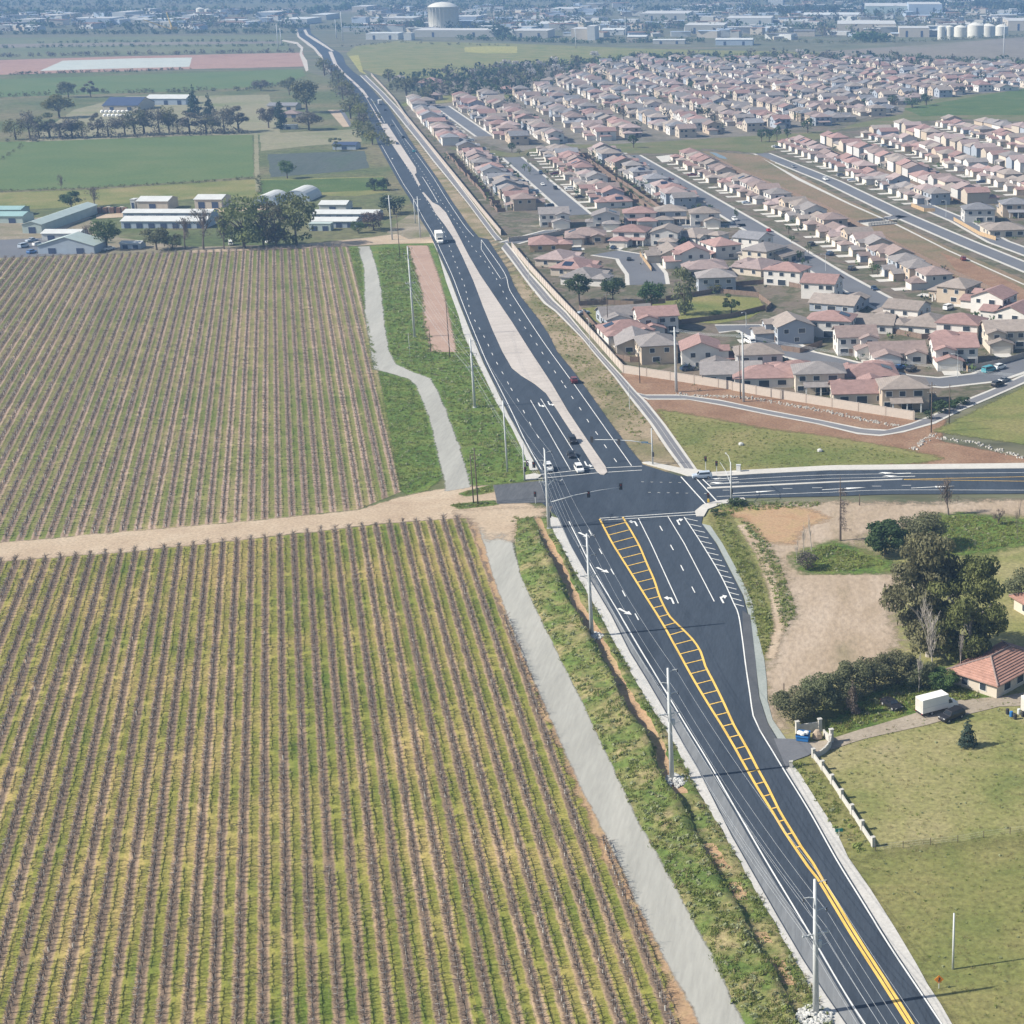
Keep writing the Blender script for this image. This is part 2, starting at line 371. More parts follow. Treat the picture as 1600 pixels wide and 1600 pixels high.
# ---- main road
L_STRIP = [(676, 368), (680, 380), (697, 440), (717, 495), (725, 525), (755, 585), (775, 628), (800, 670), (820, 712), (828, 735)]
L_ASPH = [(582, 198), (590, 225), (607, 256), (625, 288), (640, 311), (657, 343), (672, 367), (686, 397), (703, 434), (718, 474), (736, 519), (756, 567), (775, 606), (796, 650), (818, 690), (842, 735)]
L_LINE = [(595, 225), (612, 255), (630, 287), (645, 310), (662, 342), (677, 367), (690, 395), (707, 432), (722, 472), (740, 517), (760, 565), (780, 605), (800, 645), (820, 688), (846, 735)]
R_LINE = [(612, 187), (631, 215), (650, 240), (675, 275), (700, 315), (725, 352), (740, 370)]
R_LINE2 = [(752, 375), (787, 425), (795, 450), (803, 465), (847, 532), (885, 585), (899, 604), (940, 662), (987, 729)]
R_ASPH = [(536, 88), (540, 100), (552, 112), (565, 122), (580, 138), (592, 152), (606, 166), (618, 184), (632, 205), (640, 218), (658, 243), (683, 278), (708, 317), (733, 353), (748, 371), (762, 374), (793, 421), (803, 446), (813, 463), (840, 497), (858, 524), (870, 549), (898, 583), (920, 613), (953, 660), (983, 700), (1003, 724)]
FAR_L = [(464, 44), (467, 57), (482, 67), (492, 75), (502, 87), (507, 100), (516, 112), (536, 125), (550, 140), (560, 155), (570, 172), (577, 185)]
FAR_R = [(484, 42), (486, 52), (500, 63), (517, 75), (530, 82)]
ASPH = FAR_L + L_ASPH + [(850, 752), (771, 759), (777, 788), (845, 785), (872, 810)]
LO_L = [(872, 810), (890, 850), (922, 907), (955, 962), (984, 1020), (1010, 1062), (1039, 1112), (1069, 1167), (1090, 1202), (1143, 1307), (1180, 1372), (1217, 1437), (1254, 1500), (1291, 1557), (1322, 1602), (1350, 1645)]
LO_R = [(1500, 1650), (1472, 1600), (1452, 1568), (1393, 1478), (1353, 1413), (1310, 1343), (1268, 1268), (1228, 1203), (1213, 1153), (1199, 1130), (1186, 1090), (1179, 1030), (1171, 970), (1160, 930), (1119, 850), (1096, 818), (1100, 800), (1117, 785)]
CR = [(1160, 779), (1300, 776), (1394, 773), (1600, 772), (1700, 772), (1700, 732), (1600, 733), (1300, 736), (1180, 742), (1112, 747), (1060, 744), (1003, 726)]
sheet('road', ASPH + LO_L + LO_R + CR + list(reversed(FAR_R + R_ASPH)), .14, M_asph)
sheet('farm_road_apron', [(771, 759), (826, 754), (846, 752), (852, 786), (777, 788)], .16, ground_mat('side_stub_asphalt', [(.065, .07, .08), (.10, .105, .115), (.075, .08, .09)], .2, 2.5, finecon=.25, stretch=5, rot=1.5))
sheet('road_shoulder', band(L_STRIP, [(x-1, y) for x, y in L_ASPH[6:]]), .11, M_shoulder)
LO_STRIP = [(852, 805), (862, 825), (875, 850), (905, 907), (935, 957), (957, 1000), (985, 1050), (1010, 1095), (1035, 1132), (1055, 1165), (1082, 1225), (1117, 1280), (1160, 1355), (1200, 1425), (1235, 1487), (1270, 1550), (1298, 1600), (1325, 1645)]
sheet('road_shoulder', band(wobble(LO_STRIP, .2, 2, 12), [G(*p) for p in LO_L]), .11, M_shoulder, px=False)
LO_LINE = [(889, 816), (906, 850), (927, 892), (960, 947), (1000, 1015), (1045, 1090), (1075, 1140), (1107, 1192), (1155, 1275), (1197, 1347), (1232, 1405), (1277, 1480), (1315, 1545), (1350, 1600), (1380, 1645)]
sheet('old_lane', band([(x+2, y) for x, y in LO_L[2:]], [(920, 892), (953, 947), (993, 1015), (1038, 1090), (1070, 1140), (1102, 1192), (1150, 1275), (1191, 1347), (1226, 1405), (1271, 1480), (1309, 1545), (1343, 1600), (1372, 1645)]), .16, M_oldasph)
RS = [(1520, 1650), (1487, 1600), (1470, 1570), (1450, 1540), (1432, 1507), (1398, 1450), (1360, 1390), (1325, 1340), (1307, 1300), (1275, 1250), (1250, 1210), (1236, 1192)]
sheet('road_shoulder', band([(1500, 1650), (1472, 1600), (1452, 1568), (1393, 1478), (1353, 1413), (1310, 1343), (1268, 1268), (1228, 1203)], [G(*p) for p in []]) + list(reversed(RS)), .12, M_shoulder)
sheet('gravel_verge', band([(1097, 819), (1120, 850), (1162, 932), (1172, 970), (1180, 1030), (1187, 1090), (1200, 1130), (1215, 1155)], [(1110, 822), (1129, 850), (1152, 892), (1175, 940), (1184, 990), (1194, 1030), (1198, 1065), (1199, 1095), (1207, 1125), (1228, 1155)]), .12, ground_mat('green_grey_gravel', [(.26, .29, .275), (.34, .36, .34)], .1, 2, finecon=.15))
sheet('old_lane', [(1160, 955), (1172, 962), (1180, 1030), (1186, 1090), (1199, 1130), (1213, 1155), (1228, 1203), (1207, 1172), (1188, 1142), (1178, 1120), (1173, 1087), (1166, 1040), (1161, 1000)], .16, ground_mat('worn_asphalt', [(.07, .075, .085), (.10, .105, .115)], .15, 2, finecon=.15))
soft('right_verge', [(740, 372), (765, 374), (795, 421), (806, 446), (815, 463), (842, 497), (860, 524), (872, 549), (900, 583), (923, 613), (956, 660), (986, 700), (1006, 724), (1030, 738), (1062, 735), (1040, 703), (1015, 664), (982, 622), (960, 592), (930, 557), (910, 532), (882, 504), (867, 489), (850, 477), (827, 449), (800, 412), (767, 369), (732, 322), (700, 282), (675, 252), (650, 219), (632, 197), (612, 172), (590, 147), (565, 121), (610, 170), (640, 216), (683, 278)], .05, ground_mat('verge_grass', [(.10, .12, .04), (.19, .165, .085), (.30, .235, .155), (.36, .29, .20)], .05, 1.2, finecon=.35), 1.0)
# driveway of the gated lot
sheet('driveway', [(1209, 1155), (1245, 1156), (1262, 1160), (1275, 1175), (1262, 1182), (1240, 1190), (1229, 1203)], .18, M_street)
sheet('driveway', wobble([(1262, 1160), (1290, 1158), (1345, 1140), (1430, 1115), (1490, 1095), (1560, 1090), (1640, 1075), (1640, 1100), (1560, 1105), (1480, 1125), (1420, 1140), (1350, 1155), (1300, 1172), (1275, 1175)], .2, 3, 13), .10, ground_mat('gravel_drive', [(.28, .235, .18), (.36, .31, .25)], .1, 1.5, finecon=.25), px=False)
# medians: raised kerbed concrete
def raised(name, pts, z0, z1, mat, px=True):
    P = [G(*p) for p in pts] if px else pts
    mb = MB(); n = len(P)
    a = sum(P[i].x*P[(i+1) % n].y - P[(i+1) % n].x*P[i].y for i in range(n))
    if a < 0: P = P[::-1]
    mb.poly([(p.x, p.y, z1) for p in P])
    for i in range(n):
        p, q = P[i], P[(i+1) % n]
        mb.add([(p.x, p.y, z0), (q.x, q.y, z0), (q.x, q.y, z1), (p.x, p.y, z1)], [(0, 1, 2, 3)])
    return tag(mb.build(name, mat), kind='structure')
MED_L = [(660, 302), (672, 318), (680, 333), (695, 352), (707, 370), (722, 400), (740, 440), (755, 480), (770, 517), (785, 550), (800, 576), (815, 588), (836, 601), (853, 615), (867, 636), (885, 664), (907, 697), (932, 737), (938, 742)]
MED_R = [(662, 301), (676, 317), (686, 322), (697, 333), (715, 366), (732, 399), (750, 430), (767, 455), (785, 482), (800, 504), (827, 547), (850, 582), (863, 602), (887, 643), (917, 688), (946, 730), (949, 739), (944, 743)]
raised('median', band(MED_L, MED_R), .1, .29, M_median)
M2L = [(594, 194), (612, 225), (630, 252), (644, 272), (654, 291)]; M2R = [(605, 194), (625, 225), (650, 263), (651, 271), (648, 273), (657, 290)]
raised('median', band(M2L, M2R), .1, .29, M_median)
raised('median', band([(513, 81), (521, 100), (535, 115), (549, 127), (562, 140), (572, 153), (594, 192)], [(519, 81), (527, 101), (538, 114), (553, 127), (568, 141), (576, 152), (573, 154), (597, 192)]), .1, .29, M_median)
raised('median', [(1105, 765.2), (1300, 755.5), (1410, 750.8), (1410, 749.6), (1300, 753.6), (1105, 762.8)], .1, .29, M_conc)
# pale sandy strips on the far bend
M_sand = ground_mat('pale_sand', [(.42, .38, .33), (.50, .46, .41)], .05, .5, finecon=.1)
sheet('sand_verge', [(461, 46), (465, 58), (480, 70), (490, 77), (500, 90), (505, 101), (512, 113), (517, 113), (508, 100), (503, 87), (493, 75), (483, 67), (468, 57), (465, 46)], .17, M_sand)
sheet('sand_verge', [(474, 47), (478, 55), (490, 63), (505, 72), (518, 80), (522, 80), (508, 70), (494, 61), (482, 54), (478, 46)], .17, M_sand)
sheet('sand_track', [(440, 62), (465, 66), (474, 74), (472, 84), (480, 95), (482, 110), (478, 112), (472, 96), (468, 85), (470, 76), (462, 69), (440, 64)], .1, M_sand)
# markings
def spline(P, step=3.0):
    "smooth curve through plan points"
    if len(P) < 4: return dense(P, step)
    Q = [P[0]*2-P[1]] + P + [P[-1]*2-P[-2]]; out = []
    for a, b, c, d in zip(Q, Q[1:], Q[2:], Q[3:]):
        n = max(1, int((c-b).length/step))
        for i in range(n):
            t = i/n; out.append(.5*(2*b + (c-a)*t + (2*a-5*b+4*c-d)*t*t + (3*b-a-3*c+d)*t**3))
    return out + [P[-1]]
def line(name, pts, w, mat=M_white, z=.20, px=True):
    P = spline([G(*p) for p in pts]) if px else dense(pts, 6)
    return tag(MB().ribbon(P, w, z).build(name, mat), kind='structure')
def walk(P, d):
    "points every d metres along a plan polyline, with directions"
    out = []; acc = 0; nxt = 0
    for a, b in zip(P, P[1:]):
        L = (b-a).length
        while nxt <= acc + L:
            out.append((a + (b-a)*((nxt-acc)/L), (b-a).normalized())); nxt += d
        acc += L
    return out
def dashes(name, pts, w=.17, L=3.6, gap=13.6, phase=0):
    mb = MB(); P = [G(*p) for p in pts]
    for p, d in walk(P, gap): mb.ribbon([p + d*phase, p + d*(L+phase)], w, .20)
    return tag(mb.build(name, M_white), kind='structure')
def joints(L_, R_, step):
    A, B = [G(*p) for p in L_], [G(*p) for p in R_]; mb = MB()
    for p, d in walk(A, step):
        q = min(dense(B, 1.0), key=lambda c: (c-p).length)
        if (q-p).length > .8: mb.ribbon([p, q], .09, .296)
    return tag(mb.build('paving_joints', ground_mat('joint_line' + str(step), [(.20, .18, .165), (.26, .24, .22)], .5), ), kind='structure')
joints(MED_L[3:], MED_R[3:], 4.6); joints(M2L, M2R, 6.2)
line('edge_line', L_LINE, .2); line('edge_line', R_LINE, .2); line('edge_line', R_LINE2, .2); line('edge_line', LO_LINE, .22)
RE = [(1069, 809), (1096, 850), (1126, 900), (1147, 945), (1154, 962), (1160, 1000), (1165, 1040), (1172, 1087), (1177, 1120), (1187, 1142), (1207, 1175), (1225, 1205), (1265, 1270), (1307, 1345), (1350, 1415), (1390, 1480), (1450, 1570), (1470, 1600), (1496, 1645)]
line('edge_line', RE, .22)
line('turn_lane_line', [(752, 390), (783, 437), (790, 434)], .18)
line('turn_lane_line', [(752, 375), (752, 390)], .18)
dashes('lane_dashes', [(798, 607), (808, 624), (818, 643), (828, 662), (840, 682), (850, 703)], .2)
dashes('lane_dashes', [(618, 232), (640, 268), (660, 302), (690, 352), (710, 407), (727, 450), (735, 490), (747, 510), (760, 533), (772, 560), (785, 583), (798, 607)], .19)
dashes('lane_dashes', [(882, 603), (893, 620), (905, 637), (917, 656), (931, 676), (945, 697), (960, 718)], .2)
dashes('lane_dashes', [(618, 200), (640, 240), (662, 272), (694, 322), (716, 352), (737, 385), (760, 412), (778, 440), (793, 470), (808, 495), (824, 518), (833, 530), (850, 556), (866, 580), (882, 603)], .19)
line('turn_lane_line', [(829, 626), (891, 735)], .2); line('turn_lane_line', [(845, 624), (906, 722)], .2)
dashes('lane_dashes', [(920, 829), (937, 860), (956, 893), (974, 927), (995, 965)], .22)
dashes('lane_dashes', [(1031, 823), (1049, 855), (1065, 887), (1083, 922)], .22)
line('turn_lane_line', [(997, 810), (1017, 850), (1060, 944)], .2); line('turn_lane_line', [(1043, 807), (1069, 850), (1116, 941)], .2)
line('stop_line', [(937, 811), (1086, 801)], .3); line('crosswalk_line', [(939, 814), (1088, 805)], .3)
line('crosswalk_line', [(822, 745), (932, 732.5), (1003, 729.5)], .3); line('stop_line', [(826, 750.5), (932, 740), (1003, 735.5)], .3)
line('crosswalk_line', [(1064, 746), (1103, 789)], .3); line('crosswalk_line', [(1089, 750), (1120, 784)], .3); line('stop_line', [(1098, 750), (1112, 763)], .3)
line('lane_line', [(1105, 753), (1300, 743), (1600, 739.5), (1700, 739)], .18); line('lane_line', [(1109, 758), (1300, 748.5), (1388, 746.8)], .18)
line('centre_line', [(1412, 750), (1480, 748.5), (1600, 746), (1700, 744)], .22, M_yellow); line('centre_line', [(1412, 750.6), (1500, 751.6), (1600, 753), (1700, 754)], .22, M_yellow)
line('edge_line', [(1120, 777), (1300, 770), (1394, 766.7), (1600, 767), (1700, 767)], .2)
mb = MB()
for a, b in ((1129, 1140), (1223, 1238), (1269, 1285), (1362, 1377), (1409, 1424)):
    y = 767 - (a-1129)*.027; mb.ribbon([G(a, y), G(b, y)], .2, .2)
tag(mb.build('lane_dashes', M_white), kind='structure')
mb = MB()
for y0, x0, n in ((770.5, 1013, 7), (754, 1002, 5)):
    for i in range(n): mb.ribbon([G(x0+i*14.5, y0+i*.3), G(x0+i*14.5+4, y0+i*.3)], .18, .2)
tag(mb.build('guide_dashes', M_white), kind='structure')
line('pocket_line', [(655, 277), (660, 277), (684, 317), (679, 317)], .25)
line('pocket_line', [(578, 155), (582, 158), (601, 192), (597, 192)], .3)
line('pocket_line', [(632, 184), (640, 195), (632, 200)], .2)
# yellow hatched taper and the double yellow line
YL = [(937, 812), (957, 850), (982, 890), (1010, 935), (1035, 975), (1060, 1020), (1082, 1060), (1107, 1102), (1135, 1147), (1165, 1200), (1185, 1235), (1207, 1270), (1225, 1300), (1245, 1330), (1262, 1355), (1277, 1374), (1290, 1395), (1332, 1465), (1375, 1532), (1418, 1600), (1446, 1645)]
YR = [(973, 809), (997, 850), (1010, 880), (1022, 907), (1032, 937), (1047, 965), (1062, 980), (1082, 1000), (1095, 1020), (1102, 1042), (1115, 1067), (1132, 1102), (1147, 1135), (1167, 1170), (1185, 1205), (1200, 1232), (1217, 1267), (1235, 1297), (1252, 1325), (1270, 1350), (1284, 1374), (1296, 1393), (1338, 1463), (1381, 1530), (1424, 1598), (1452, 1643)]
line('yellow_line', YL, .42, M_yellow); line('yellow_line', YR, .42, M_yellow)
def at_y(P, y):
    for (x0, y0), (x1, y1) in zip(P, P[1:]):
        if y0 <= y <= y1: return x0 + (x1-x0)*(y-y0)/(y1-y0)
mb = MB(); y = 826.0
while y < 1330:
    yr = y - 9*(at_y(YR, y)-at_y(YL, y))/40
    mb.ribbon([G(at_y(YL, y), y), G(at_y(YR, max(yr, 810)), max(yr, 810))], .32, .196); y += 11.5 + (y-826)*.019
tag(mb.build('yellow_hatching', M_yellow), kind='structure')
mb = MB()
for i in range(16):
    y = 811 + 8.9*i; mb.ribbon([G(at_y(RE, y), y), G(at_y(RE, y) + 20 - .3*i, y + 4.2)], .22, .196)
tag(mb.build('white_hatching', M_white), kind='structure')
# arrows painted on the lanes
def arrow(px, d_px, L=5.5, kind='s', flip=1):
    o = G(*px); d = (G(*d_px) - o); d.z = 0; d.normalize(); n = Vector((d.y, -d.x, 0))*flip; mb = MB()
    def q(a, b): return o + d*a + n*b
    if kind == 's':
        mb.poly([q(-L/2, -.16), q(-L/2, .16), q(L*.05, .16), q(L*.05, .6), q(L/2, 0), q(L*.05, -.6), q(L*.05, -.16)], .2)
    elif kind == 'b':
        mb.poly([q(-L/2, -.22), q(-L/2, .42), q(-L*.1, .3), q(L*.12, .2), q(L*.12, .8), q(L/2, -.1), q(L*.05, -.75), q(L*.08, -.2), q(-L*.15, -.15)], .2)
    elif kind == 'm':   # merge arrow: bent to the side
        mb.poly([q(-L/2, -.2), q(-L/2, .25), q(0, .5), q(.1, 1.0), q(L/2, 1.5), q(L*.2, -.3), q(L*.1, .05)], .2)
    else:
        mb.poly([q(-L/2, -.18), q(-L/2, .18), q(L*.06, .18), q(L*.16, .55), q(-L*.02, .75), q(L*.28, 1.5), q(L*.42, .62), q(L*.28, .62), q(L*.22, -.12), q(L*.1, -.18)], .2)
    return tag(mb.build('lane_arrow', M_white), kind='structure')
arrow((1160+18, 770), (1300, 762), 11); arrow((1319, 764.5), (1420, 759), 11); arrow((1458, 762), (1560, 757), 11)
arrow((1396, 741), (1300, 744), 9, 't'); arrow((1402, 746), (1300, 749), 9, 't'); arrow((1128, 749), (1050, 755), 8, 't'); arrow((1130, 756), (1050, 762), 8, 't')
arrow((1050, 938), (1036, 905), 5, 't', -1); arrow((1127, 937), (1110, 905), 5, 't'); arrow((1059, 816), (1050, 800), 5, 't'); arrow((993, 818), (985, 803), 5, 't', -1)
arrow((843, 634), (853, 655), 6, 't', -1); arrow((858, 632), (868, 653), 6, 't', -1); arrow((916, 727), (920, 735), 6, 't', -1)
arrow((913, 837), (925, 843), 4.6, 'b'); arrow((942, 892), (956, 899), 4.6, 'b'); arrow((977, 957), (992, 965), 4.6, 'b'); arrow((613, 248), (618, 256), 6, 's')
# right side: sidewalks, multi-use path, side paths, soil and grass
soft('bare_soil', [(972, 583), (1150, 609), (1430, 655), (1476, 655), (1468, 690), (1600, 716), (1700, 722), (1700, 729), (1300, 730), (1161, 737), (1092, 738), (1012, 628), (985, 610)], .06, M_soil, 1.5)
soft('triangle_lawn', [(1030, 641), (1112, 655), (1187, 670), (1300, 684), (1405, 702), (1470, 716), (1440, 723), (1300, 729), (1161, 736), (1110, 739), (1088, 732), (1060, 690), (1030, 641)], .09, M_meadow2, 2.5)
soft('corner_lawn', [(1462, 674), (1500, 655), (1600, 606), (1700, 556), (1700, 716), (1600, 694)], .09, M_meadow2, 2.0)
raised('sidewalk', [(1161, 736), (1300, 728.5), (1600, 725), (1700, 724), (1700, 732), (1600, 733), (1300, 736), (1180, 742), (1112, 746.5), (1075, 745), (1064, 741), (1003, 724), (1012, 722), (1066, 733), (1090, 735), (1112, 739)], .08, .3, M_conc)
raised('sidewalk', [(1086, 800), (1098, 790), (1120, 784), (1162, 779), (1165, 782), (1125, 790), (1106, 797), (1100, 808), (1088, 808)], .08, .3, M_conc)
raised('sidewalk', [(820, 744), (836, 741), (846, 744), (838, 750), (822, 751)], .08, .3, M_conc)
PATH_L = [(562, 118), (590, 145), (612, 170), (632, 195), (650, 217), (675, 250), (700, 280), (732, 320), (767, 367), (774, 376)]
PATH_R = [(572, 118), (600, 145), (624, 170), (642, 192), (667, 223), (695, 258), (702, 267), (732, 307), (777, 367), (786, 376)]
PATH2_L = [(783, 388), (800, 410), (827, 447), (850, 475), (867, 487), (882, 502), (910, 530), (930, 555), (960, 590), (982, 620), (1015, 662), (1040, 700), (1064, 732)]
PATH2_R = [(791, 378), (805, 395), (827, 425), (850, 450), (867, 470), (885, 487), (910, 518), (940, 553), (970, 585), (995, 613), (1011, 628), (1040, 664), (1067, 702), (1090, 735)]
SIDE_U = [(996, 614), (1007, 617), (1062, 617), (1125, 625), (1200, 641), (1275, 655), (1350, 670), (1387, 672), (1425, 661), (1462, 646), (1500, 628), (1545, 610), (1600, 585), (1700, 540)]
SIDE_D = [(1005, 622), (1012, 625), (1075, 625), (1137, 636), (1200, 649), (1275, 663), (1340, 679), (1375, 682), (1412, 676), (1462, 662), (1500, 643), (1545, 624), (1600, 600), (1700, 556)]
def kerbed_path(lo, hi, k=.17):
    sheet('concrete_edging', band(lo, hi), .12, M_conc)
    n = len(lo)
    def mixp(P, Q, t): return [(p[0]+(q[0]-p[0])*t, p[1]+(q[1]-p[1])*t) for p, q in zip(P, Q)]
    def res(P, m=60):
        P = [G(*p) for p in P]; L = [0]
        for a, b in zip(P, P[1:]): L.append(L[-1]+(b-a).length)
        out = []
        for i in range(m):
            s = L[-1]*i/(m-1); j = max(k_ for k_ in range(len(L)) if L[k_] <= s+1e-6); j = min(j, len(P)-2)
            out.append(P[j] + (P[j+1]-P[j])*((s-L[j])/(L[j+1]-L[j])))
        return out
    a, b = res(lo), res(hi)
    sheet('bike_path', band([p + (q-p)*k for p, q in zip(a, b)], [q + (p-q)*k for p, q in zip(a, b)]), .16, M_path, px=False)
    return a, b
kerbed_path(PATH_L, PATH_R); a, b = kerbed_path(PATH2_L, PATH2_R, .2)
line('path_line', [(p+q)/2 for p, q in zip(a, b)][5:], .1, M_conc, .18, px=False)
kerbed_path(SIDE_U, SIDE_D, .2)
for pts in ([(1060, 616), (1094, 619), (1169, 621.5), (1200, 627), (1244, 635), (1300, 645), (1350, 656), (1400, 666)], [(1428, 702), (1457, 680)], [(1464, 684), (1520, 692), (1600, 716)]):
    P = dense([G(*p) for p in pts], 1.2); mb = MB()
    for p in P:
        for _ in range(5):
            s = random.uniform(.2, .5); mb.box((p.x+random.uniform(-1.2, 1.2), p.y+random.uniform(-1.2, 1.2), .06+s*.3), (s*1.4, s, s*.8), random.uniform(0, 3), 0, .6)
    tag(mb.build('rock_swale', M_rock), kind='stuff')
# lower right: dirt lot, banks
soft('dirt_lot', [(1180, 792), (1300, 786), (1450, 790), (1600, 782), (1700, 782), (1700, 800), (1480, 806), (1400, 822), (1345, 835), (1330, 850), (1380, 880), (1400, 905), (1385, 950), (1395, 1000), (1380, 1030), (1310, 1050), (1240, 1075), (1210, 1110), (1216, 1140), (1205, 1120), (1200, 1060), (1215, 1010), (1250, 960), (1225, 880), (1180, 820), (1180, 792)], .05, M_bare, 5)
soft('earth_bank', [(1118, 800), (1200, 792), (1260, 796), (1290, 810), (1250, 825), (1235, 850), (1200, 845), (1170, 815), (1160, 808), (1118, 800)], .07, M_orange, 3)
soft('grass_bank', [(1112, 805), (1135, 800), (1160, 850), (1185, 900), (1205, 940), (1212, 985), (1200, 1030), (1193, 1030), (1183, 985), (1174, 940), (1152, 892), (1129, 850), (1112, 805)], .08, M_meadow2, 1.8)
soft('wheel_rut', [(1155, 822), (1165, 820), (1195, 860), (1215, 920), (1225, 975), (1210, 1030), (1200, 1028), (1212, 975), (1203, 920), (1185, 870), (1155, 822)], .10, M_dirt, 1.0)
soft('grass_patch', [(1240, 870), (1300, 848), (1340, 860), (1390, 880), (1390, 893), (1330, 895), (1260, 895), (1240, 870)], .08, M_lush, 4)
soft('grass_patch', [(1440, 812), (1500, 803), (1600, 815), (1640, 830), (1600, 850), (1540, 862), (1480, 868), (1440, 840), (1440, 812)], .08, M_lush, 4)
soft('yard_grass', [(1300, 1130), (1340, 1100), (1400, 1070), (1500, 1060), (1545, 1090), (1500, 1100), (1440, 1110), (1360, 1135), (1300, 1150), (1300, 1130)], .07, M_lush, 3)
soft('verge', [(1233, 1190), (1262, 1184), (1300, 1240), (1340, 1300), (1368, 1328), (1345, 1345), (1325, 1338), (1305, 1298), (1275, 1250), (1233, 1190)], .06, M_meadow2, 1.5)
soft('fallow_patch', [(1350, 1345), (1450, 1330), (1600, 1320), (1700, 1310), (1700, 1700), (1530, 1700), (1488, 1600), (1432, 1507), (1398, 1450), (1350, 1380), (1350, 1345)], .05, M_meadow2, 6)

# ================================================================ VINES AND WEEDS
cR, sR = math.cos(ROW), math.sin(ROW)
M_cane = flat_mat('vine_wood', (.125, .093, .078), .9, .45, 2.2)
M_cane2 = flat_mat('vine_cane', (.215, .165, .135), .9, .4, 1.3)
M_stake = flat_mat('vine_stake', (.34, .32, .30), .6, .2)
M_guard = flat_mat('pale_grow_tube', (.72, .70, .66), .6, .1)
def vine_tpl(seed, canes, long_=True):
    r = np.random.default_rng(seed); V = []; F = []; MI = []
    def ribbon(a, b, wa, wb, mi):
        a, b = np.array(a, float), np.array(b, float); d = b-a
        n = np.cross(d, r.normal(size=3)); n /= np.linalg.norm(n)+1e-9; o = len(V)
        V.extend([a-n*wa, a+n*wa, b+n*wb, b-n*wb]); F.append((o, o+1, o+2, o+3)); MI.append(mi)
    def post(x, y, h, w, mi):
        o = len(V)
        for z in (0, h):
            for dx, dy in ((-w, -w), (w, -w), (w, w), (-w, w)): V.append(np.array((x+dx, y+dy, z)))
        for k in range(4): F.append((o+k, o+(k+1) % 4, o+4+(k+1) % 4, o+4+k)); MI.append(mi)
    post(r.normal(0, .05), r.normal(0, .05), .95, .05, 0)
    for sy in (-1, 1):                       # cordon arms along the wire
        ribbon((0, 0, .9), (r.normal(0, .04), sy*.8, .98), .05, .04, 0)
    for _ in range(canes):
        y = r.uniform(-.8, .8); a = (r.normal(0, .06), y, .98)
        b = (a[0]+r.normal(0, .5), y+r.normal(0, .3), r.uniform(1.05, 1.65))
        ribbon(a, b, .03, .02, 1 if r.random() < .5 else 0)
        if long_ and r.random() < .55: ribbon(b, (b[0]+r.normal(0, .2), b[1]+r.normal(0, .3), b[2]+r.uniform(-.5, .3)), .02, .012, 1)
    post(.08, .1, 1.8, .04, 2)
    for z in (1.0,): ribbon((0, -.75, z), (0, .75, z), .018, .018, 0)
    ribbon((-.45, .1, 1.45), (.45, .1, 1.45), .03, .03, 2)
    if r.random() < .4: post(-.05, -.3, .7, .075, 3)
    return np.array(V), np.array(F), np.array(MI)
def vine_grid(poly, sp, step, edge):
    P = [G(*p) for p in poly]; u = [p.x*cR + p.y*sR for p in P]; v = [-p.x*sR + p.y*cR for p in P]
    ks = np.arange(math.floor(min(u)/sp), math.ceil(max(u)/sp)); vs = np.arange(min(v), max(v), step)
    K, Vv = np.meshgrid((ks+.5)*sp, vs); K = K.ravel(); Vv = Vv.ravel() + rng.uniform(-.08, .08, K.size)
    X = K*cR - Vv*sR; Y = K*sR + Vv*cR
    ok = inpoly(X, Y, P)
    for dx, dy in ((edge, 0), (-edge, 0), (0, edge), (0, -edge)): ok &= inpoly(X+dx, Y+dy, P)
    ok &= rng.random(K.size) > .05
    return X[ok], Y[ok]
mats4 = [M_cane, M_cane2, M_stake, M_guard]
X, Y = vine_grid(VLO, SP_LO, 1.52, 1.0)
PX = np.array([proj((x, y, .5)) for x, y in zip(X, Y)])
inn = (PX[:, 0] > 6) & (PX[:, 0] < 1594) & (PX[:, 1] < 1592)
score = np.where(inn, PX[:, 1], -1); near = np.argsort(-score)[:296]
tp = [vine_tpl(i, 26) for i in range(6)]
vm = [raw_mesh('grapevine', t[0], t[1], t[2], mats4) for t in tp]
stakeless = []
for q, i in enumerate(near):
    o = link('grapevine', vm[q % 6]); o.location = (X[i], Y[i], .05); o.rotation_euler = (0, 0, ROW + (math.pi if q % 4 > 1 else 0)); s = random.uniform(.9, 1.12); o.scale = (s, 1, s)
    tag(o, 'bare brown grapevine with grey stake in the front ends of the vineyard rows', 'grapevine', 'grapevines along the lower edge of the vineyard')
rest = np.ones(len(X), bool); rest[near] = False; rest &= (PX[:, 1] < 1680)
n = rest.sum()
pl = np.stack([rng.integers(0, 6, n), X[rest], Y[rest], np.full(n, .05), ROW + math.pi*rng.integers(0, 2, n), rng.uniform(.9, 1.15, n), rng.uniform(.85, 1.15, n)], 1)
tag(link('grapevine_rows', scatter_mesh('grapevine_rows', tp, pl, mats4)), 'bare brown vines on stakes filling the nearer vineyard', 'vineyard', kind='stuff')
X, Y = vine_grid(VUP, SP_UP, 1.75, 1.2); n = len(X)
tp2 = [vine_tpl(20+i, 15, False) for i in range(5)]
pl = np.stack([rng.integers(0, 5, n), X, Y, np.full(n, .05), ROW + math.pi*rng.integers(0, 2, n), rng.uniform(.95, 1.25, n), rng.uniform(.85, 1.1, n)], 1)
tag(link('grapevine_rows', scatter_mesh('grapevine_rows', tp2, pl, mats4)), 'bare vines on stakes in the vineyard beyond the dirt road', 'vineyard', kind='stuff')

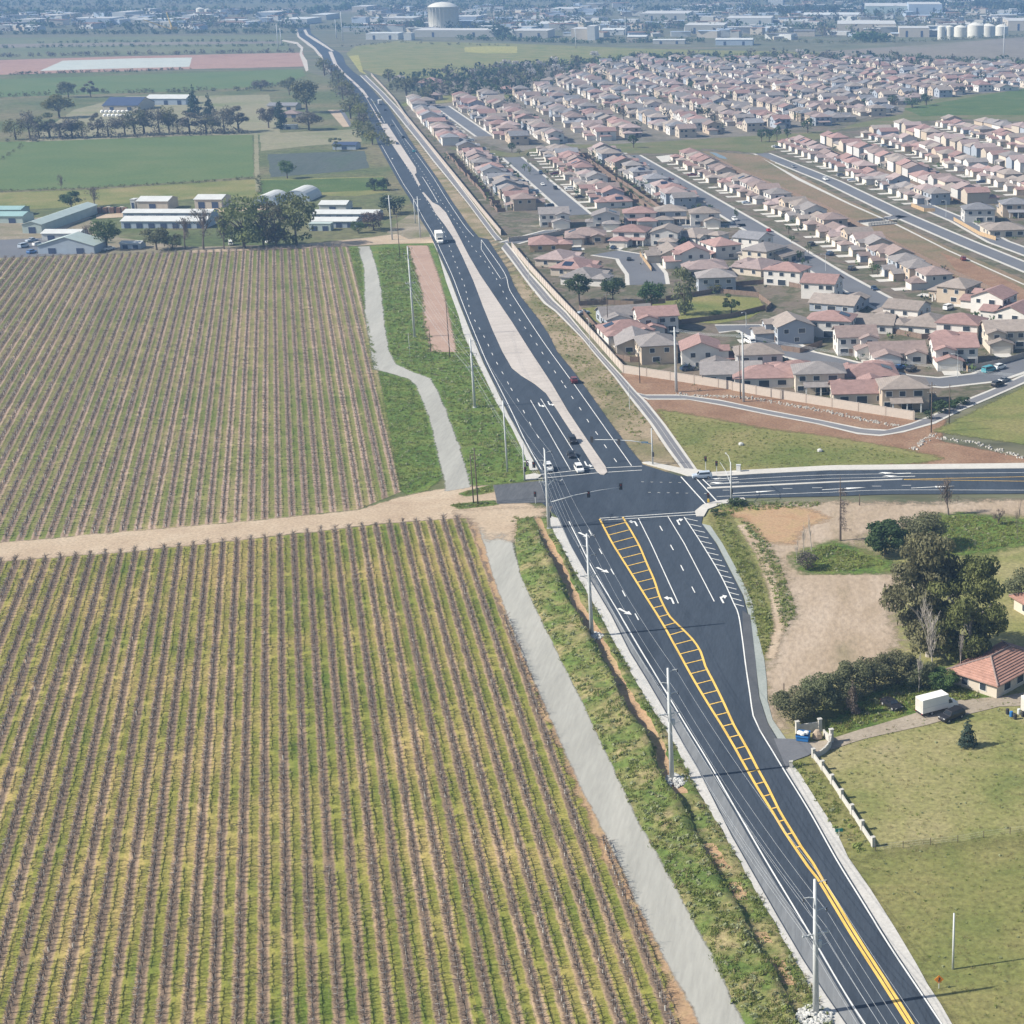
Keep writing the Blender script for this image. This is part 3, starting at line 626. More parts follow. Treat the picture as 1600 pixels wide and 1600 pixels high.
def leaf_mat(name, a, b, rough=.75, var=.35):
    m, nt, bs = newmat(name)
    oi = nt.nodes.new('ShaderNodeObjectInfo'); v = coords(nt, kind='Object')
    c = ramp(nt, noise(nt, v, 1.3, 3, .7), [(.3, a), (.7, b)])
    hs = nt.nodes.new('ShaderNodeHueSaturation'); nt.links.new(c, hs.inputs['Color'])
    nt.links.new(math_(nt, 'MULTIPLY_ADD', oi.outputs['Random'], var, 1-var/2), hs.inputs['Value'])
    nt.links.new(math_(nt, 'MULTIPLY_ADD', oi.outputs['Random'], .03, .485), hs.inputs['Hue'])
    nt.links.new(hs.outputs[0], bs.inputs['Base Color']); bs.inputs['Roughness'].default_value = rough
    bs.inputs['Specular IOR Level'].default_value = .3
    tr = nt.nodes.new('ShaderNodeBsdfTranslucent'); nt.links.new(hs.outputs[0], tr.inputs[0]); mx = nt.nodes.new('ShaderNodeMixShader'); mx.inputs[0].default_value = .32
    nt.links.new(bs.outputs[0], mx.inputs[1]); nt.links.new(tr.outputs[0], mx.inputs[2]); nt.links.new(mx.outputs[0], nt.nodes['Material Output'].inputs['Surface'])
    return m
M_weed = leaf_mat('weed_leaf', (.14, .185, .04), (.28, .30, .09), var=0)
M_weed2 = leaf_mat('mallow_leaf', (.20, .23, .115), (.37, .385, .22), var=0)
M_straw = leaf_mat('dry_straw', (.20, .17, .08), (.32, .26, .14), var=0)
def clump_tpl(seed, n=12, size=.28, flat=.7, mi=0):
    r = np.random.default_rng(seed); V = []; F = []
    for _ in range(n):
        d = r.normal(size=3); d[2] = abs(d[2])*flat; d /= np.linalg.norm(d); c = d*r.uniform(.25, .6); c[2] = max(c[2], .06)
        nn = d + r.normal(0, .5, 3); nn /= np.linalg.norm(nn); a = np.cross(nn, r.normal(size=3)); a /= np.linalg.norm(a); b = np.cross(nn, a)
        s = size*r.uniform(.6, 1.2); o = len(V); V += [c-a*s, c-b*s*.6, c+a*s, c+b*s*.6]; F.append((o, o+1, o+2, o+3))
    return np.array(V), np.array(F), np.full(n, mi)
def blade_tpl(seed, n=10, h=.5, mi=0, spread=.35):
    r = np.random.default_rng(seed); V = []; F = []
    for _ in range(n):
        c = np.append(r.normal(0, spread, 2), 0); t = c + np.append(r.normal(0, .18, 2), h*r.uniform(.5, 1.1)); w = np.append(r.normal(0, 1, 2), 0); w = w/np.linalg.norm(w)*.07
        o = len(V); V += [c-w, c+w, t+w*.4, t-w*.4]; F.append((o, o+1, o+2, o+3))
    return np.array(V), np.array(F), np.full(n, mi)
W_T = [clump_tpl(1, mi=0), clump_tpl(2, mi=0), clump_tpl(3, mi=1), clump_tpl(4, 14, .32, mi=1), blade_tpl(5, mi=0), blade_tpl(6, mi=2), blade_tpl(7, 12, .7, mi=0)]
WM = [M_weed, M_weed2, M_straw]
def weeds(name, XY, weights, smin, smax, zf=None, label=None):
    n = len(XY); w = np.array(weights, float); t = rng.choice(len(W_T), n, p=w/w.sum())
    z = np.array([zf(x, y) for x, y in XY]) if zf else np.full(n, .05)
    s = rng.uniform(smin, smax, n)*rng.uniform(.7, 1.2, n)
    pl = np.stack([t, XY[:, 0], XY[:, 1], z, rng.uniform(0, 6.28, n), s, s*rng.uniform(.7, 1.2, n)], 1)
    return tag(link(name, scatter_mesh(name, W_T, pl, WM)), label, 'weeds', kind='stuff')
# the grassy bank between the gravel path and the road: a ridge, then a bare ditch
def at_row(P, y):
    for (x0, y0), (x1, y1) in zip(P, P[1:]):
        if y0 <= y <= y1: return x0 + (x1-x0)*(y-y0)/(y1-y0)
    return P[0][0] if y < P[0][1] else P[-1][0]
GPR = [(798, 808), (813, 900), (856, 992), (901, 1080), (941, 1165), (1001, 1292), (1041, 1362), (1076, 1427), (1116, 1500), (1161, 1600), (1181, 1640)]
BANK = [(0, .02), (.10, .4), (.25, .85), (.40, 1.05), (.52, 1.5), (.60, 1.55), (.65, .12), (.74, .04), (.84, .12), (.88, .35), (.93, .3), (1, .04)]
M_bank = ground_mat('bank_grass', [(.075, .125, .026), (.12, .165, .04), (.20, .19, .075), (.32, .26, .14)], .13, 1.1, finecon=.5, bump=.6, con=.17)
bank_rows = []
ys = [808 + i*(1640-808)/150 for i in range(151)]
V = []; F = []; MI = []
nr = random.Random(3); ph = [nr.uniform(0, 6) for _ in range(9)]
for i, y in enumerate(ys):
    a, b = G(at_row(GPR, y), y), G(at_row(LO_STRIP, y) + .5, y); fade = min(1, (y-806)/60)
    for j, (t, z) in enumerate(BANK):
        w = math.sin(y*.05+ph[j % 9])*.025 + nr.uniform(-.025, .025); tt = t + (w if 0 < t < 1 else 0)
        p = a + (b-a)*tt; V.append((p.x, p.y,   .06 + z*fade*(1 if y < 1200 else max(.55, 1-(y-1200)/250))*(1+.25*math.sin(y*.07+ph[(j+3) % 9])+nr.uniform(-.12, .12))))
nb = len(BANK)
for i in range(len(ys)-1):
    for j in range(nb-1):
        F.append((i*nb+j, i*nb+j+1, (i+1)*nb+j+1, (i+1)*nb+j)); MI.append(1 if 6 <= j <= 7 and (ys[i] < 1240 or math.sin(i*.55)+math.sin(i*.21) > .2) else 0)
bk = raw_mesh('roadside_bank', np.array(V), np.array(F)[:, ::1], np.array(MI), [M_bank, M_orange], smooth=True)
tag(link('roadside_bank', bk), kind='structure')
XY = []; ZZ = []
for _ in range(6200):
    i = random.randrange(len(ys)-1); t = random.random()
    if .64 < t < .85 and random.random() < (.93 if ys[i] < 1300 else .45): continue
    j = max(k for k in range(nb) if BANK[k][0] <= t); j = min(j, nb-2); f = (t-BANK[j][0])/(BANK[j+1][0]-BANK[j][0]); q = random.random()
    p0, p1 = np.array(V[i*nb+j]), np.array(V[i*nb+j+1]); r0, r1 = np.array(V[(i+1)*nb+j]), np.array(V[(i+1)*nb+j+1])
    p = (p0*(1-f)+p1*f)*(1-q) + (r0*(1-f)+r1*f)*q
    if math.sin(p[0]*.9+1)*math.sin(p[1]*.6) < -.1 and random.random() < .75: continue
    XY.append(p[:2]); ZZ.append(p[2]-.03)
XY = np.array(XY); ZZ = dict(zip(map(tuple, XY), ZZ))
weeds('roadside_weeds', XY, [2, 2, 1.8, 1.2, 3, 2.4, 3], .4, .95, lambda x, y: ZZ[(x, y)], 'leafy green weeds on the bank beside the gravel path')
VERGE = [(590, 390), (638, 384), (660, 455), (668, 520), (690, 552), (712, 552), (705, 470), (725, 527), (755, 587), (775, 628), (800, 675), (822, 735), (812, 752), (740, 757), (722, 700), (700, 640), (686, 610), (674, 591), (645, 580), (622, 568), (611, 550), (604, 507), (598, 455)]
weeds('roadside_weeds', rand_in(VERGE, 3600), [2, 2, 1.2, .8, 3, 1.8, 3], .6, 1.2, None, 'tall green weeds between the upper gravel path and the road')
weeds('roadside_weeds', rand_in([(546, 388), (561, 388), (570, 487), (576, 525), (584, 577), (613, 588), (642, 596), (662, 640), (688, 745), (640, 772), (628, 764), (600, 620), (583, 540)], 1700), [1, 1, .6, .4, 3, .8, 3], .5, .95, None, 'bright green grass between the far vineyard and the gravel path')
weeds('meadow_tufts', rand_in([(1250, 1190), (1500, 1090), (1640, 1080), (1640, 1640), (1530, 1640), (1400, 1440), (1330, 1300)], 1500), [.3, .3, .6, .4, 2, 5, 1], .2, .5, None, 'tufts of short grass over the fenced meadow')
weeds('meadow_tufts', rand_in([(1035, 645), (1187, 672), (1440, 714), (1300, 727), (1110, 736), (1085, 722)], 1400), [2, 2, .6, .4, 3, 1.5, 2], .3, .7, None, 'grass tufts on the triangular lawn by the intersection')
for pts, nn in (([(1242, 872), (1300, 850), (1388, 882), (1330, 893), (1262, 893)], 700), ([(1442, 814), (1500, 805), (1598, 817), (1600, 848), (1540, 860), (1482, 866)], 1200), ([(1302, 1132), (1400, 1072), (1500, 1062), (1540, 1090), (1440, 1108), (1300, 1148)], 1000), ([(1115, 806), (1135, 803), (1185, 900), (1210, 985), (1195, 1028), (1152, 892)], 900), ([(1160, 815), (1180, 820), (1215, 870), (1245, 960), (1225, 990), (1205, 920)], 600), ([(1236, 1192), (1262, 1186), (1340, 1300), (1366, 1328), (1330, 1338)], 160), ([(1120, 790), (1165, 784), (1290, 785), (1280, 792), (1150, 800), (1125, 810)], 350), ([(780, 372), (800, 412), (850, 478), (880, 503), (960, 590), (1010, 660), (1000, 700), (950, 640), (890, 565), (835, 480)], 700), ([(707, 790), (740, 786), (774, 785), (776, 788), (722, 795)], 120), ([(724, 771), (768, 760), (769, 768), (730, 775)], 120)):
    weeds('grass_tufts', rand_in(pts, nn), [3, 2, .7, .5, 3, 1.2, 3], .35, .95, None, 'green grass and weeds growing over bare soil')

# ================================================================ HOUSES
def tile_mat(name, col):
    m, nt, b = newmat(name)
    v = coords(nt); s = nt.nodes.new('ShaderNodeSeparateXYZ'); nt.links.new(v, s.inputs[0])
    row = math_(nt, 'FRACT', math_(nt, 'MULTIPLY', s.outputs[2], 5.5))
    oi = nt.nodes.new('ShaderNodeObjectInfo')
    c = mixc(nt, 1.0, tuple(col), ramp(nt, noise(nt, v, .9, 5, .7), [(.3, .78), (.7, 1.2)]), 'MULTIPLY')
    c = mixc(nt, 1.0, c, ramp(nt, row, [(0, .72), (.25, 1.05), (1, 1)]), 'MULTIPLY')
    hs = nt.nodes.new('ShaderNodeHueSaturation'); nt.links.new(c, hs.inputs['Color']); nt.links.new(math_(nt, 'MULTIPLY_ADD', oi.outputs['Random'], .3, .85), hs.inputs['Value'])
    nt.links.new(hs.outputs[0], b.inputs['Base Color']); b.inputs['Roughness'].default_value = .85; return m
ROOF = {'terracotta': tile_mat('terracotta_tiles', (.285, .185, .17)), 'pinkish': tile_mat('pinkish_tiles', (.30, .235, .225)), 'tan': tile_mat('tan_tiles', (.275, .235, .21)), 'grey': tile_mat('grey_tiles', (.235, .215, .21)), 'brown': tile_mat('brown_tiles', (.24, .185, .17)), 'slate': tile_mat('slate_tiles', (.20, .20, .215))}
ROOF_RED = tile_mat('red_clay_tiles', (.33, .19, .15))
WALL = {'cream': flat_mat('cream_stucco', (.53, .47, .395), .9, .06), 'white': flat_mat('white_stucco', (.62, .595, .565), .9, .05), 'tan': flat_mat('tan_stucco', (.46, .38, .30), .9, .07), 'blue-grey': flat_mat('blue_grey_stucco', (.33, .36, .41), .9, .06), 'beige': flat_mat('beige_stucco', (.46, .40, .335), .9, .07), 'orange-tan': flat_mat('orange_tan_stucco', (.55, .38, .22), .9, .06), 'pale grey': flat_mat('pale_grey_stucco', (.50, .49, .48), .9, .06)}
M_glass = flat_mat('window_glass', (.035, .045, .06), .15, .1, spec=.6)
M_trim = flat_mat('white_trim', (.74, .73, .70), .7, .05)
M_gdoor = flat_mat('garage_door_paint', (.62, .58, .52), .6, .05)
M_fascia = flat_mat('dark_fascia', (.20, .15, .12), .7, .1)
M_solar = flat_mat('solar_cells', (.02, .028, .055), .2, .2, spec=.6)
M_wood = flat_mat('fence_wood', (.20, .145, .115), .9, .25, 1.5)
M_woodl = flat_mat('new_fence_wood', (.42, .30, .18), .9, .2, 1.5)
def gable(mb, wl, x0, x1, y0, y1, h, axis, pitch=.42, ov=.45, t=.18):
    "pitched roof over a rectangle (mb) and the gable walls below it (wl)"
    if axis == 'x':
        c = (y0+y1)/2; k = (y1-y0)/2; rz = h + k*pitch
        f = lambda a, b, z: (a, b, z)
        a0, a1, b0, b1 = x0, x1, y0, y1
    else:
        c = (x0+x1)/2; k = (x1-x0)/2; rz = h + k*pitch
        f = lambda a, b, z: (b, a, z)
        a0, a1, b0, b1 = y0, y1, x0, x1
    e = h - ov*pitch
    for s in (0, 1):
        b = b0-ov if s == 0 else b1+ov
        q = [f(a0-ov, b, e), f(a1+ov, b, e), f(a1+ov, c, rz), f(a0-ov, c, rz)]
        top = [(x, y, z+t) for x, y, z in q]
        mb.add(top+q, [(0, 1, 2, 3), (7, 6, 5, 4), (0, 4, 5, 1), (1, 5, 6, 2), (3, 2, 6, 7), (0, 3, 7, 4)])
    for a in (a0, a1): wl.add([f(a, b0, h-.02), f(a, b1, h-.02), f(a, c, rz-.02)], [(0, 1, 2)])
def hip(mb, x0, x1, y0, y1, h, pitch=.42, ov=.5, t=.2):
    x0 -= ov; x1 += ov; y0 -= ov; y1 += ov; k = min(x1-x0, y1-y0)/2; e = h - ov*pitch; rz = e + k*pitch
    if x1-x0 > y1-y0: r0, r1 = (x0+k, (y0+y1)/2, rz+t), (x1-k, (y0+y1)/2, rz+t)
    else: r0, r1 = ((x0+x1)/2, y0+k, rz+t), ((x0+x1)/2, y1-k, rz+t)
    V = [(x0, y0, e+t), (x1, y0, e+t), (x1, y1, e+t), (x0, y1, e+t), r0, r1, (x0, y0, e), (x1, y0, e), (x1, y1, e), (x0, y1, e)]
    if x1-x0 > y1-y0: F = [(0, 1, 5, 4), (1, 2, 5), (2, 3, 4, 5), (3, 0, 4)]
    else: F = [(0, 1, 4), (1, 2, 5, 4), (2, 3, 5), (3, 0, 4, 5)]
    mb.add(V, F + [(0, 6, 7, 1), (1, 7, 8, 2), (2, 8, 9, 3), (3, 9, 6, 0), (9, 8, 7, 6)])
def win_mesh(w, h):
    mb = MB(); mb.box((0, 0, 0), (w+.24, .10, h+.24), 0, 0); mb.box((0, -.05, 0), (w, .06, h), 0, 1)
    return mb.mesh('window', [M_trim, M_glass])
WIN = {'a': win_mesh(1.3, 1.3), 'b': win_mesh(1.9, 1.4), 'c': win_mesh(.8, 1.2), 'd': win_mesh(2.3, 2.0)}
# volumes: x0,x1,y0,y1,height,roof('h','x','y'); windows: (kind, x, y, z, facing) facing 0 front(-y) 1 right(+x) 2 back 3 left
KINDS = {
 'hip2': dict(st='two-storey', rf='hip', vol=[(-5.5, 5.5, -2, 8, 5.7, 'h'), (-5.5, .6, -7.5, -2, 2.9, 'h'), (.9, 5.3, -4, -2, 2.7, 'p')],
   win=[('b', -2.6, -2, 4.3, 0), ('b', 2.6, -2, 4.3, 0), ('a', 3, -2, 1.4, 0), ('a', 5.5, 1, 4.2, 1), ('a', 5.5, 5, 4.2, 1), ('b', 5.5, 4, 1.5, 1), ('a', -3.4, 8, 4.2, 2), ('a', 0, 8, 4.2, 2), ('a', 3.4, 8, 4.2, 2), ('d', 0, 8, 1.2, 2), ('b', -3.6, 8, 1.5, 2), ('c', -5.5, 1, 4.2, 3), ('a', -5.5, 5, 4.2, 3), ('a', -5.5, 4, 1.5, 3)], gar=(-2.5, -7.5, 4.6), door=(1.8, -2)),
 'gable2': dict(st='two-storey', rf='gable', vol=[(-5, 5, -2.5, 8, 5.6, 'x'), (-5, .8, -8, -2.5, 2.9, 'y'), (-5, -.6, -4.6, -2.5, 5.4, 'y')],
   win=[('a', -2.8, -4.6, 4.3, 0), ('a', 1, -2.5, 4.2, 0), ('a', 3.6, -2.5, 4.2, 0), ('b', 3.4, -2.5, 1.5, 0), ('a', 5, 0, 4.2, 1), ('b', 5, 4.5, 4.2, 1), ('a', 5, 3, 1.5, 1), ('a', -3.4, 8, 4.2, 2), ('a', 1, 8, 4.2, 2), ('b', 3.4, 8, 4.2, 2), ('d', 1, 8, 1.2, 2), ('a', -5, 1, 4.2, 3), ('a', -5, 5, 4.2, 3), ('c', -5, 4, 1.5, 3)], gar=(-2.1, -8, 4.6), door=(1.7, -2.5)),
 'gabley2': dict(st='two-storey', rf='gable', vol=[(-4.4, 4.4, -3, 8, 5.6, 'y'), (-4.4, 1, -8, -3, 2.9, 'h'), (4.4, 6.6, -1, 5, 2.8, 'h')],
   win=[('a', -2.2, -3, 4.3, 0), ('a', 2.2, -3, 4.3, 0), ('a', 2.8, -3, 1.5, 0), ('a', 4.4, 0, 4.3, 1), ('a', 4.4, 4, 4.3, 1), ('a', -2, 8, 4.3, 2), ('a', 2, 8, 4.3, 2), ('b', -2, 8, 1.5, 2), ('d', 2, 8, 1.2, 2), ('a', -4.4, 0, 4.3, 3), ('c', -4.4, 4.4, 4.3, 3), ('a', -4.4, 3, 1.5, 3)], gar=(-1.8, -8, 4.5), door=(2.2, -3)),
 'hip1': dict(st='one-storey', rf='hip', vol=[(-6.5, 6.5, -3, 8, 3.0, 'h'), (-6.5, -.5, -8, -3, 3.0, 'h'), (2, 6, -4.6, -3, 2.8, 'y')],
   win=[('b', 4, -4.6, 1.5, 0), ('a', 6.5, 0, 1.6, 1), ('a', 6.5, 5, 1.6, 1), ('d', 0, 8, 1.2, 2), ('b', 4, 8, 1.5, 2), ('b', -4, 8, 1.5, 2), ('a', -6.5, -1, 1.6, 3), ('a', -6.5, 4, 1.6, 3)], gar=(-3.5, -8, 4.8), door=(.8, -3)),
 'gable1': dict(st='one-storey', rf='gable', vol=[(-6.5, 6.5, -3, 7.5, 3.0, 'x'), (-6.3, -.3, -8, -3, 3.0, 'y'), (1.6, 6.2, -5, -3, 2.9, 'y')],
   win=[('b', 3.9, -5, 1.5, 0), ('a', 6.5, 0, 1.6, 1), ('a', 6.5, 4, 1.6, 1), ('d', 0, 7.5, 1.2, 2), ('b', 4, 7.5, 1.5, 2), ('a', -4, 7.5, 1.5, 2), ('a', -6.5, -1, 1.6, 3), ('b', -6.5, 4, 1.6, 3)], gar=(-3.3, -8, 4.8), door=(.7, -3)),
 'patio2': dict(st='two-storey', rf='hip', vol=[(-5, 5.5, -4, 6, 5.7, 'h'), (-5, .5, -8.5, -4, 2.9, 'y'), (-3, 3.6, 6, 9, 2.7, 'c')],
   win=[('b', -2, -4, 4.3, 0), ('a', 3, -4, 4.3, 0), ('b', 3, -4, 1.5, 0), ('a', 5.5, -1, 4.2, 1), ('a', 5.5, 3, 4.2, 1), ('b', -2.5, 6, 4.3, 2), ('a', 1, 6, 4.3, 2), ('a', 4, 6, 4.3, 2), ('d', 0, 6, 1.2, 2), ('a', 4.4, 6, 1.5, 2), ('a', -5, 0, 4.2, 3), ('a', -5, 3.6, 1.5, 3)], gar=(-2.2, -8.5, 4.6), door=(1.6, -4)),
}
HM = {}
def house_meshes(kind):
    if kind in HM: return HM[kind]
    K = KINDS[kind]; wl = MB(); roofs = []; posts = MB()
    for i, (x0, x1, y0, y1, h, r) in enumerate(K['vol']):
        mb = MB()
        if r in 'hxy':
            wl.box(((x0+x1)/2, (y0+y1)/2, h/2), (x1-x0-.004*i, y1-y0, h))
            hip(mb, x0, x1, y0, y1, h) if r == 'h' else gable(mb, wl, x0, x1, y0, y1, h, r)
            roofs.append((mb.mesh('roof', [None]), 'roof'))
        else:      # porch or patio cover on posts
            lo = y0 if r == 'p' else y1; hi = y1 if r == 'p' else y0
            q = [(x0-.3, lo, h-.3), (x1+.3, lo, h-.3), (x1+.3, hi, h+.5), (x0-.3, hi, h+.5)]
            mb.add([(a, b, c+.15) for a, b, c in q]+q, [(0, 1, 2, 3), (7, 6, 5, 4), (0, 4, 5, 1), (1, 5, 6, 2), (2, 6, 7, 3), (3, 7, 4, 0)])
            roofs.append((mb.mesh('porch_roof', [None]), 'porch_roof'))
            for px_ in (x0+.2, (x0+x1)/2, x1-.2): posts.box((px_, lo+(.25 if r == 'p' else -.25), (h-.3)/2), (.3, .3, h-.3))
    g = K['gar']; gm = MB().box((g[0], g[1]-.02, 1.1), (g[2], .1, 2.2))
    for k in range(3): gm.box((g[0], g[1]-.075, .55+.55*k), (g[2], .03, .06))
    d = K['door']; dm = MB().box((d[0], d[1]-.03, 1.05), (1.0, .1, 2.1))
    HM[kind] = (wl.mesh('wall', [None]), roofs, gm.mesh('garage_door', [M_gdoor]), dm.mesh('door', [M_fascia]), posts.mesh('porch_post', [M_trim]) if posts.v else None, MB().box((0, 0, 0), (2.6, 3.4, .1)).mesh('solar_panel', [M_solar]))
    return HM[kind]
def omat(o, m):
    o.material_slots[0].link = 'OBJECT'; o.material_slots[0].material = m
ORD = 'first second third fourth fifth sixth seventh eighth ninth tenth eleventh twelfth thirteenth fourteenth fifteenth sixteenth seventeenth eighteenth nineteenth twentieth twenty-first twenty-second twenty-third twenty-fourth twenty-fifth twenty-sixth twenty-seventh twenty-eighth twenty-ninth thirtieth'.split()
DRV = []
HC = [0]
def house(g, rz, kind, wall, roof, where, group, detail=2, scale=1.0, solar=False):
    wm, roofs, gm, dm, pm, sm = house_meshes(kind); K = KINDS[kind]
    o = empty('house', (g.x, g.y, .05), rz, f"{K['st']} {wall} house, {roof} {K['rf']} roof, {where}" if len(f"{wall} {where}".split()) < 12 else f"{K['st']} {wall} house, {where}", 'house', group)
    sx, sy, sz = scale if isinstance(scale, tuple) else (scale*random.uniform(1.12, 1.27), scale*random.uniform(1.05, 1.22), scale*random.uniform(1.0, 1.12)); scale = sx
    o.scale = (sx*random.choice((1, 1, -1)) if detail else sx, sy, sz); HC[0] += 1
    w = link('wall', wm, o); omat(w, WALL[wall])
    for me, nm in roofs:
        r = link(nm, me, o); omat(r, ROOF[roof])
    if detail:
        link('garage_door', gm, o)
        if pm: link('porch_post', pm, o)
    if detail > 1:
        link('door', dm, o)
        for k, x, y, z, f in K['win']:
            wn_ = link('window', WIN[k], o); e = .03
            wn_.location = (x + (e if f == 1 else -e if f == 3 else 0), y + (e if f == 2 else -e if f == 0 else 0), z); wn_.rotation_euler = (0, 0, (0, math.pi/2, math.pi, -math.pi/2)[f])
        if solar:
            s = link('solar_panel', sm, o); x0, x1, y0, y1, h, r = K['vol'][0]
            if r == 'x': s.location = (-2, y0+2.2, h+2.2*.42+.24); s.rotation_euler = (math.atan(.42), 0, 0)
            else: s.location = (x0+2.1, (y0+y1)/2, h+2.1*.42+.26); s.rotation_euler = (0, -math.atan(.42), 0); 
    c, s_ = math.cos(rz), math.sin(rz); gx = K['gar'][0]*(1 if o.scale[0] > 0 else -1)*scale
    DRV.append([(g.x + (gx+a)*c - b*s_, g.y + (gx+a)*s_ + b*c) for a, b in ((-2.7, -7.6), (2.7, -7.6), (2.7, -14.5), (-2.7, -14.5))])
    return o
KW = ['hip2', 'gable2', 'hip1', 'gabley2', 'gable1', 'patio2', 'hip2', 'gable2']
def pick(p): return random.choices(list(p), list(p.values()))[0]
RP = {'terracotta': 1.8, 'pinkish': 2, 'tan': 3, 'grey': 3, 'brown': 2.6, 'slate': 1.4}; RPR = {'terracotta': 4, 'pinkish': 4, 'tan': 3, 'grey': .8, 'brown': 2.5}
WP = {'cream': 3, 'white': 3, 'tan': 2, 'blue-grey': 1.2, 'beige': 3, 'pale grey': 1.5}
def house_row(pts, side, where, group, detail, roofp=RP, step=14.8, skip=()):
    P = [G(*p) for p in pts]; L = sum((b-a).length for a, b in zip(P, P[1:])); n = max(2, round(L/step))
    for i, (p, d) in enumerate(walk(P, L/n*.9999)):
        if i in skip: continue
        nrm = Vector((d.y, -d.x, 0))*side      # right of travel for side=1
        rz = math.atan2(nrm.y, nrm.x) + math.pi/2
        j = Vector((random.uniform(-.5, .5), random.uniform(-1, 1), 0))
        house(p+j, rz, random.choice(KW), pick(WP), pick(roofp), f"{ORD[i]} {where}", group, detail, random.uniform(.9, 1.0), random.random() < .25)
# the estate ground, its streets and pavements
ESTATE = [(640, 150), (700, 130), (830, 108), (1000, 92), (1290, 92), (1600, 104), (1720, 110), (1720, 560), (1600, 588), (1545, 612), (1480, 640), (1432, 652), (1150, 607), (975, 580), (930, 528), (880, 478), (827, 420), (790, 380), (782, 368), (740, 315), (697, 258), (660, 210), (632, 178)]
sheet('estate_ground', ESTATE, .04, M_lot)
def street(pts, w, walk_=True):
    P = dense([G(*p) for p in pts], 12)
    if walk_:
        tag(MB().ribbon(P, w+3.4, .08).build('pavement', M_conc), kind='structure')
    return tag(MB().ribbon(P, w, .13).build('street', M_street), kind='structure')
def along(px, deg): return math.radians(deg)
street([(690, 166), (757, 213)], 10); street([(800, 246), (905, 336)], 10.5); street([(985, 243), (1160, 345), (1205, 372), (1300, 430), (1400, 485), (1440, 500)], 10.5)
street([(1190, 240), (1300, 284), (1412, 338), (1510, 380), (1620, 425)], 8.5); street([(795, 380), (860, 362), (1000, 356), (1165, 352)], 8)
street([(945, 395), (990, 402), (1010, 428), (1012, 445)], 14); street([(1120, 514), (1170, 512), (1205, 530), (1245, 553), (1330, 574), (1400, 592), (1470, 598), (1540, 590), (1620, 562)], 10.5)
street([(1412, 338), (1360, 345), (1310, 352)], 7); street([(1440, 320), (1500, 345), (1560, 378), (1620, 400)], 8)
raised('street_end_island', [(1025, 245), (1050, 242), (1075, 245), (1060, 252), (1035, 254)], .05, .2, M_conc)
# creek corridor and the grass between the blocks
sheet('creek_corridor', wobble([(700, 232), (730, 228), (800, 240), (860, 226), (950, 226), (1020, 222), (1100, 217), (1180, 212), (1290, 205), (1430, 190), (1500, 186), (1590, 190), (1720, 186), (1720, 172), (1600, 140), (1500, 150), (1418, 160), (1410, 178), (1330, 195), (1290, 214), (1250, 226), (1190, 240), (1100, 232), (1080, 240), (1040, 240), (985, 240), (940, 232), (890, 232), (860, 236), (800, 246), (735, 240)], .8, 6, 40), .10, ground_mat('creek_grass', [(.085, .11, .035), (.13, .135, .055), (.19, .15, .09)], .05, .6, finecon=.3), px=False)
sheet('open_field', [(1412, 170), (1500, 155), (1610, 137), (1740, 120), (1740, 178), (1600, 180), (1500, 180), (1440, 182)], .13, M_grass)
CORR = [(1095, 236), (1190, 243), (1250, 275), (1330, 315), (1395, 345), (1480, 385), (1560, 420), (1720, 490), (1720, 560), (1600, 478), (1540, 450), (1470, 425), (1390, 380), (1340, 352), (1290, 330), (1230, 300), (1150, 262)]
sheet('drainage_corridor', wobble(CORR + [CORR[0]], .5, 5, 41), .10, ground_mat('corridor_grass', [(.10, .115, .045), (.17, .14, .08), (.22, .155, .10), (.15, .145, .065)], .03, .7, finecon=.3), px=False)
sheet('corridor_path', [(1190, 247), (1250, 279), (1330, 319), (1405, 352), (1480, 390), (1560, 426), (1640, 462), (1640, 464), (1560, 428), (1480, 392), (1403, 353.5), (1328, 320.5), (1245, 281)], .14, M_conc)
sheet('bare_plot', wobble([(1470, 395), (1520, 412), (1600, 452), (1640, 470), (1640, 490), (1560, 455), (1500, 430), (1470, 395)], .4, 4, 42), .13, M_soil, px=False)
water = flat_mat('water', (.10, .14, .19), .08, .1, spec=.8)
sheet('creek', wobble([(1108, 238), (1118, 239), (1134, 246), (1136, 249), (1124, 247), (1108, 238)], .2, 3, 43), .16, water, px=False)
sheet('empty_green_lot', wobble([(905, 482), (960, 478), (1050, 470), (1110, 462), (1185, 466), (1196, 484), (1170, 498), (1120, 506), (1055, 502), (1045, 490), (990, 505), (955, 512), (925, 500), (905, 482)], .4, 3, 44), .12, M_meadow2, px=False)
# rows of houses (named by the street or strip they stand on)
house_row([(652, 162), (682, 195), (712, 226)], -1, 'in the wall row, far part', 'houses of the first wall row', 1)
house_row([(737, 241), (780, 284), (823, 326)], -1, 'between wall and cul-de-sac street', 'houses between wall and cul-de-sac', 2)
house_row([(862, 239), (908, 280), (956, 322)], 1, 'across the cul-de-sac street', 'houses across the cul-de-sac', 2)
house_row([(942, 240), (1005, 280), (1075, 324)], -1, "on the long street's near side", 'houses on the near side of the long street', 2)
house_row([(1072, 252), (1130, 283), (1195, 314), (1280, 354), (1360, 399), (1447, 448)], 1, 'backing onto the drainage strip', 'houses backing onto the drainage strip', 2)
house_row([(1237, 228), (1300, 254), (1380, 288), (1455, 318)], 1, 'facing the drainage strip', 'houses facing the drainage strip', 2, RPR)
house_row([(1305, 224), (1380, 252), (1460, 286), (1530, 316)], -1, "in the far block's second row", 'houses in the second row of the far block', 1, RPR)
house_row([(1370, 214), (1450, 242), (1540, 276), (1610, 304)], 1, "in the far block's third row", 'houses in the third row of the far block', 1, RPR)
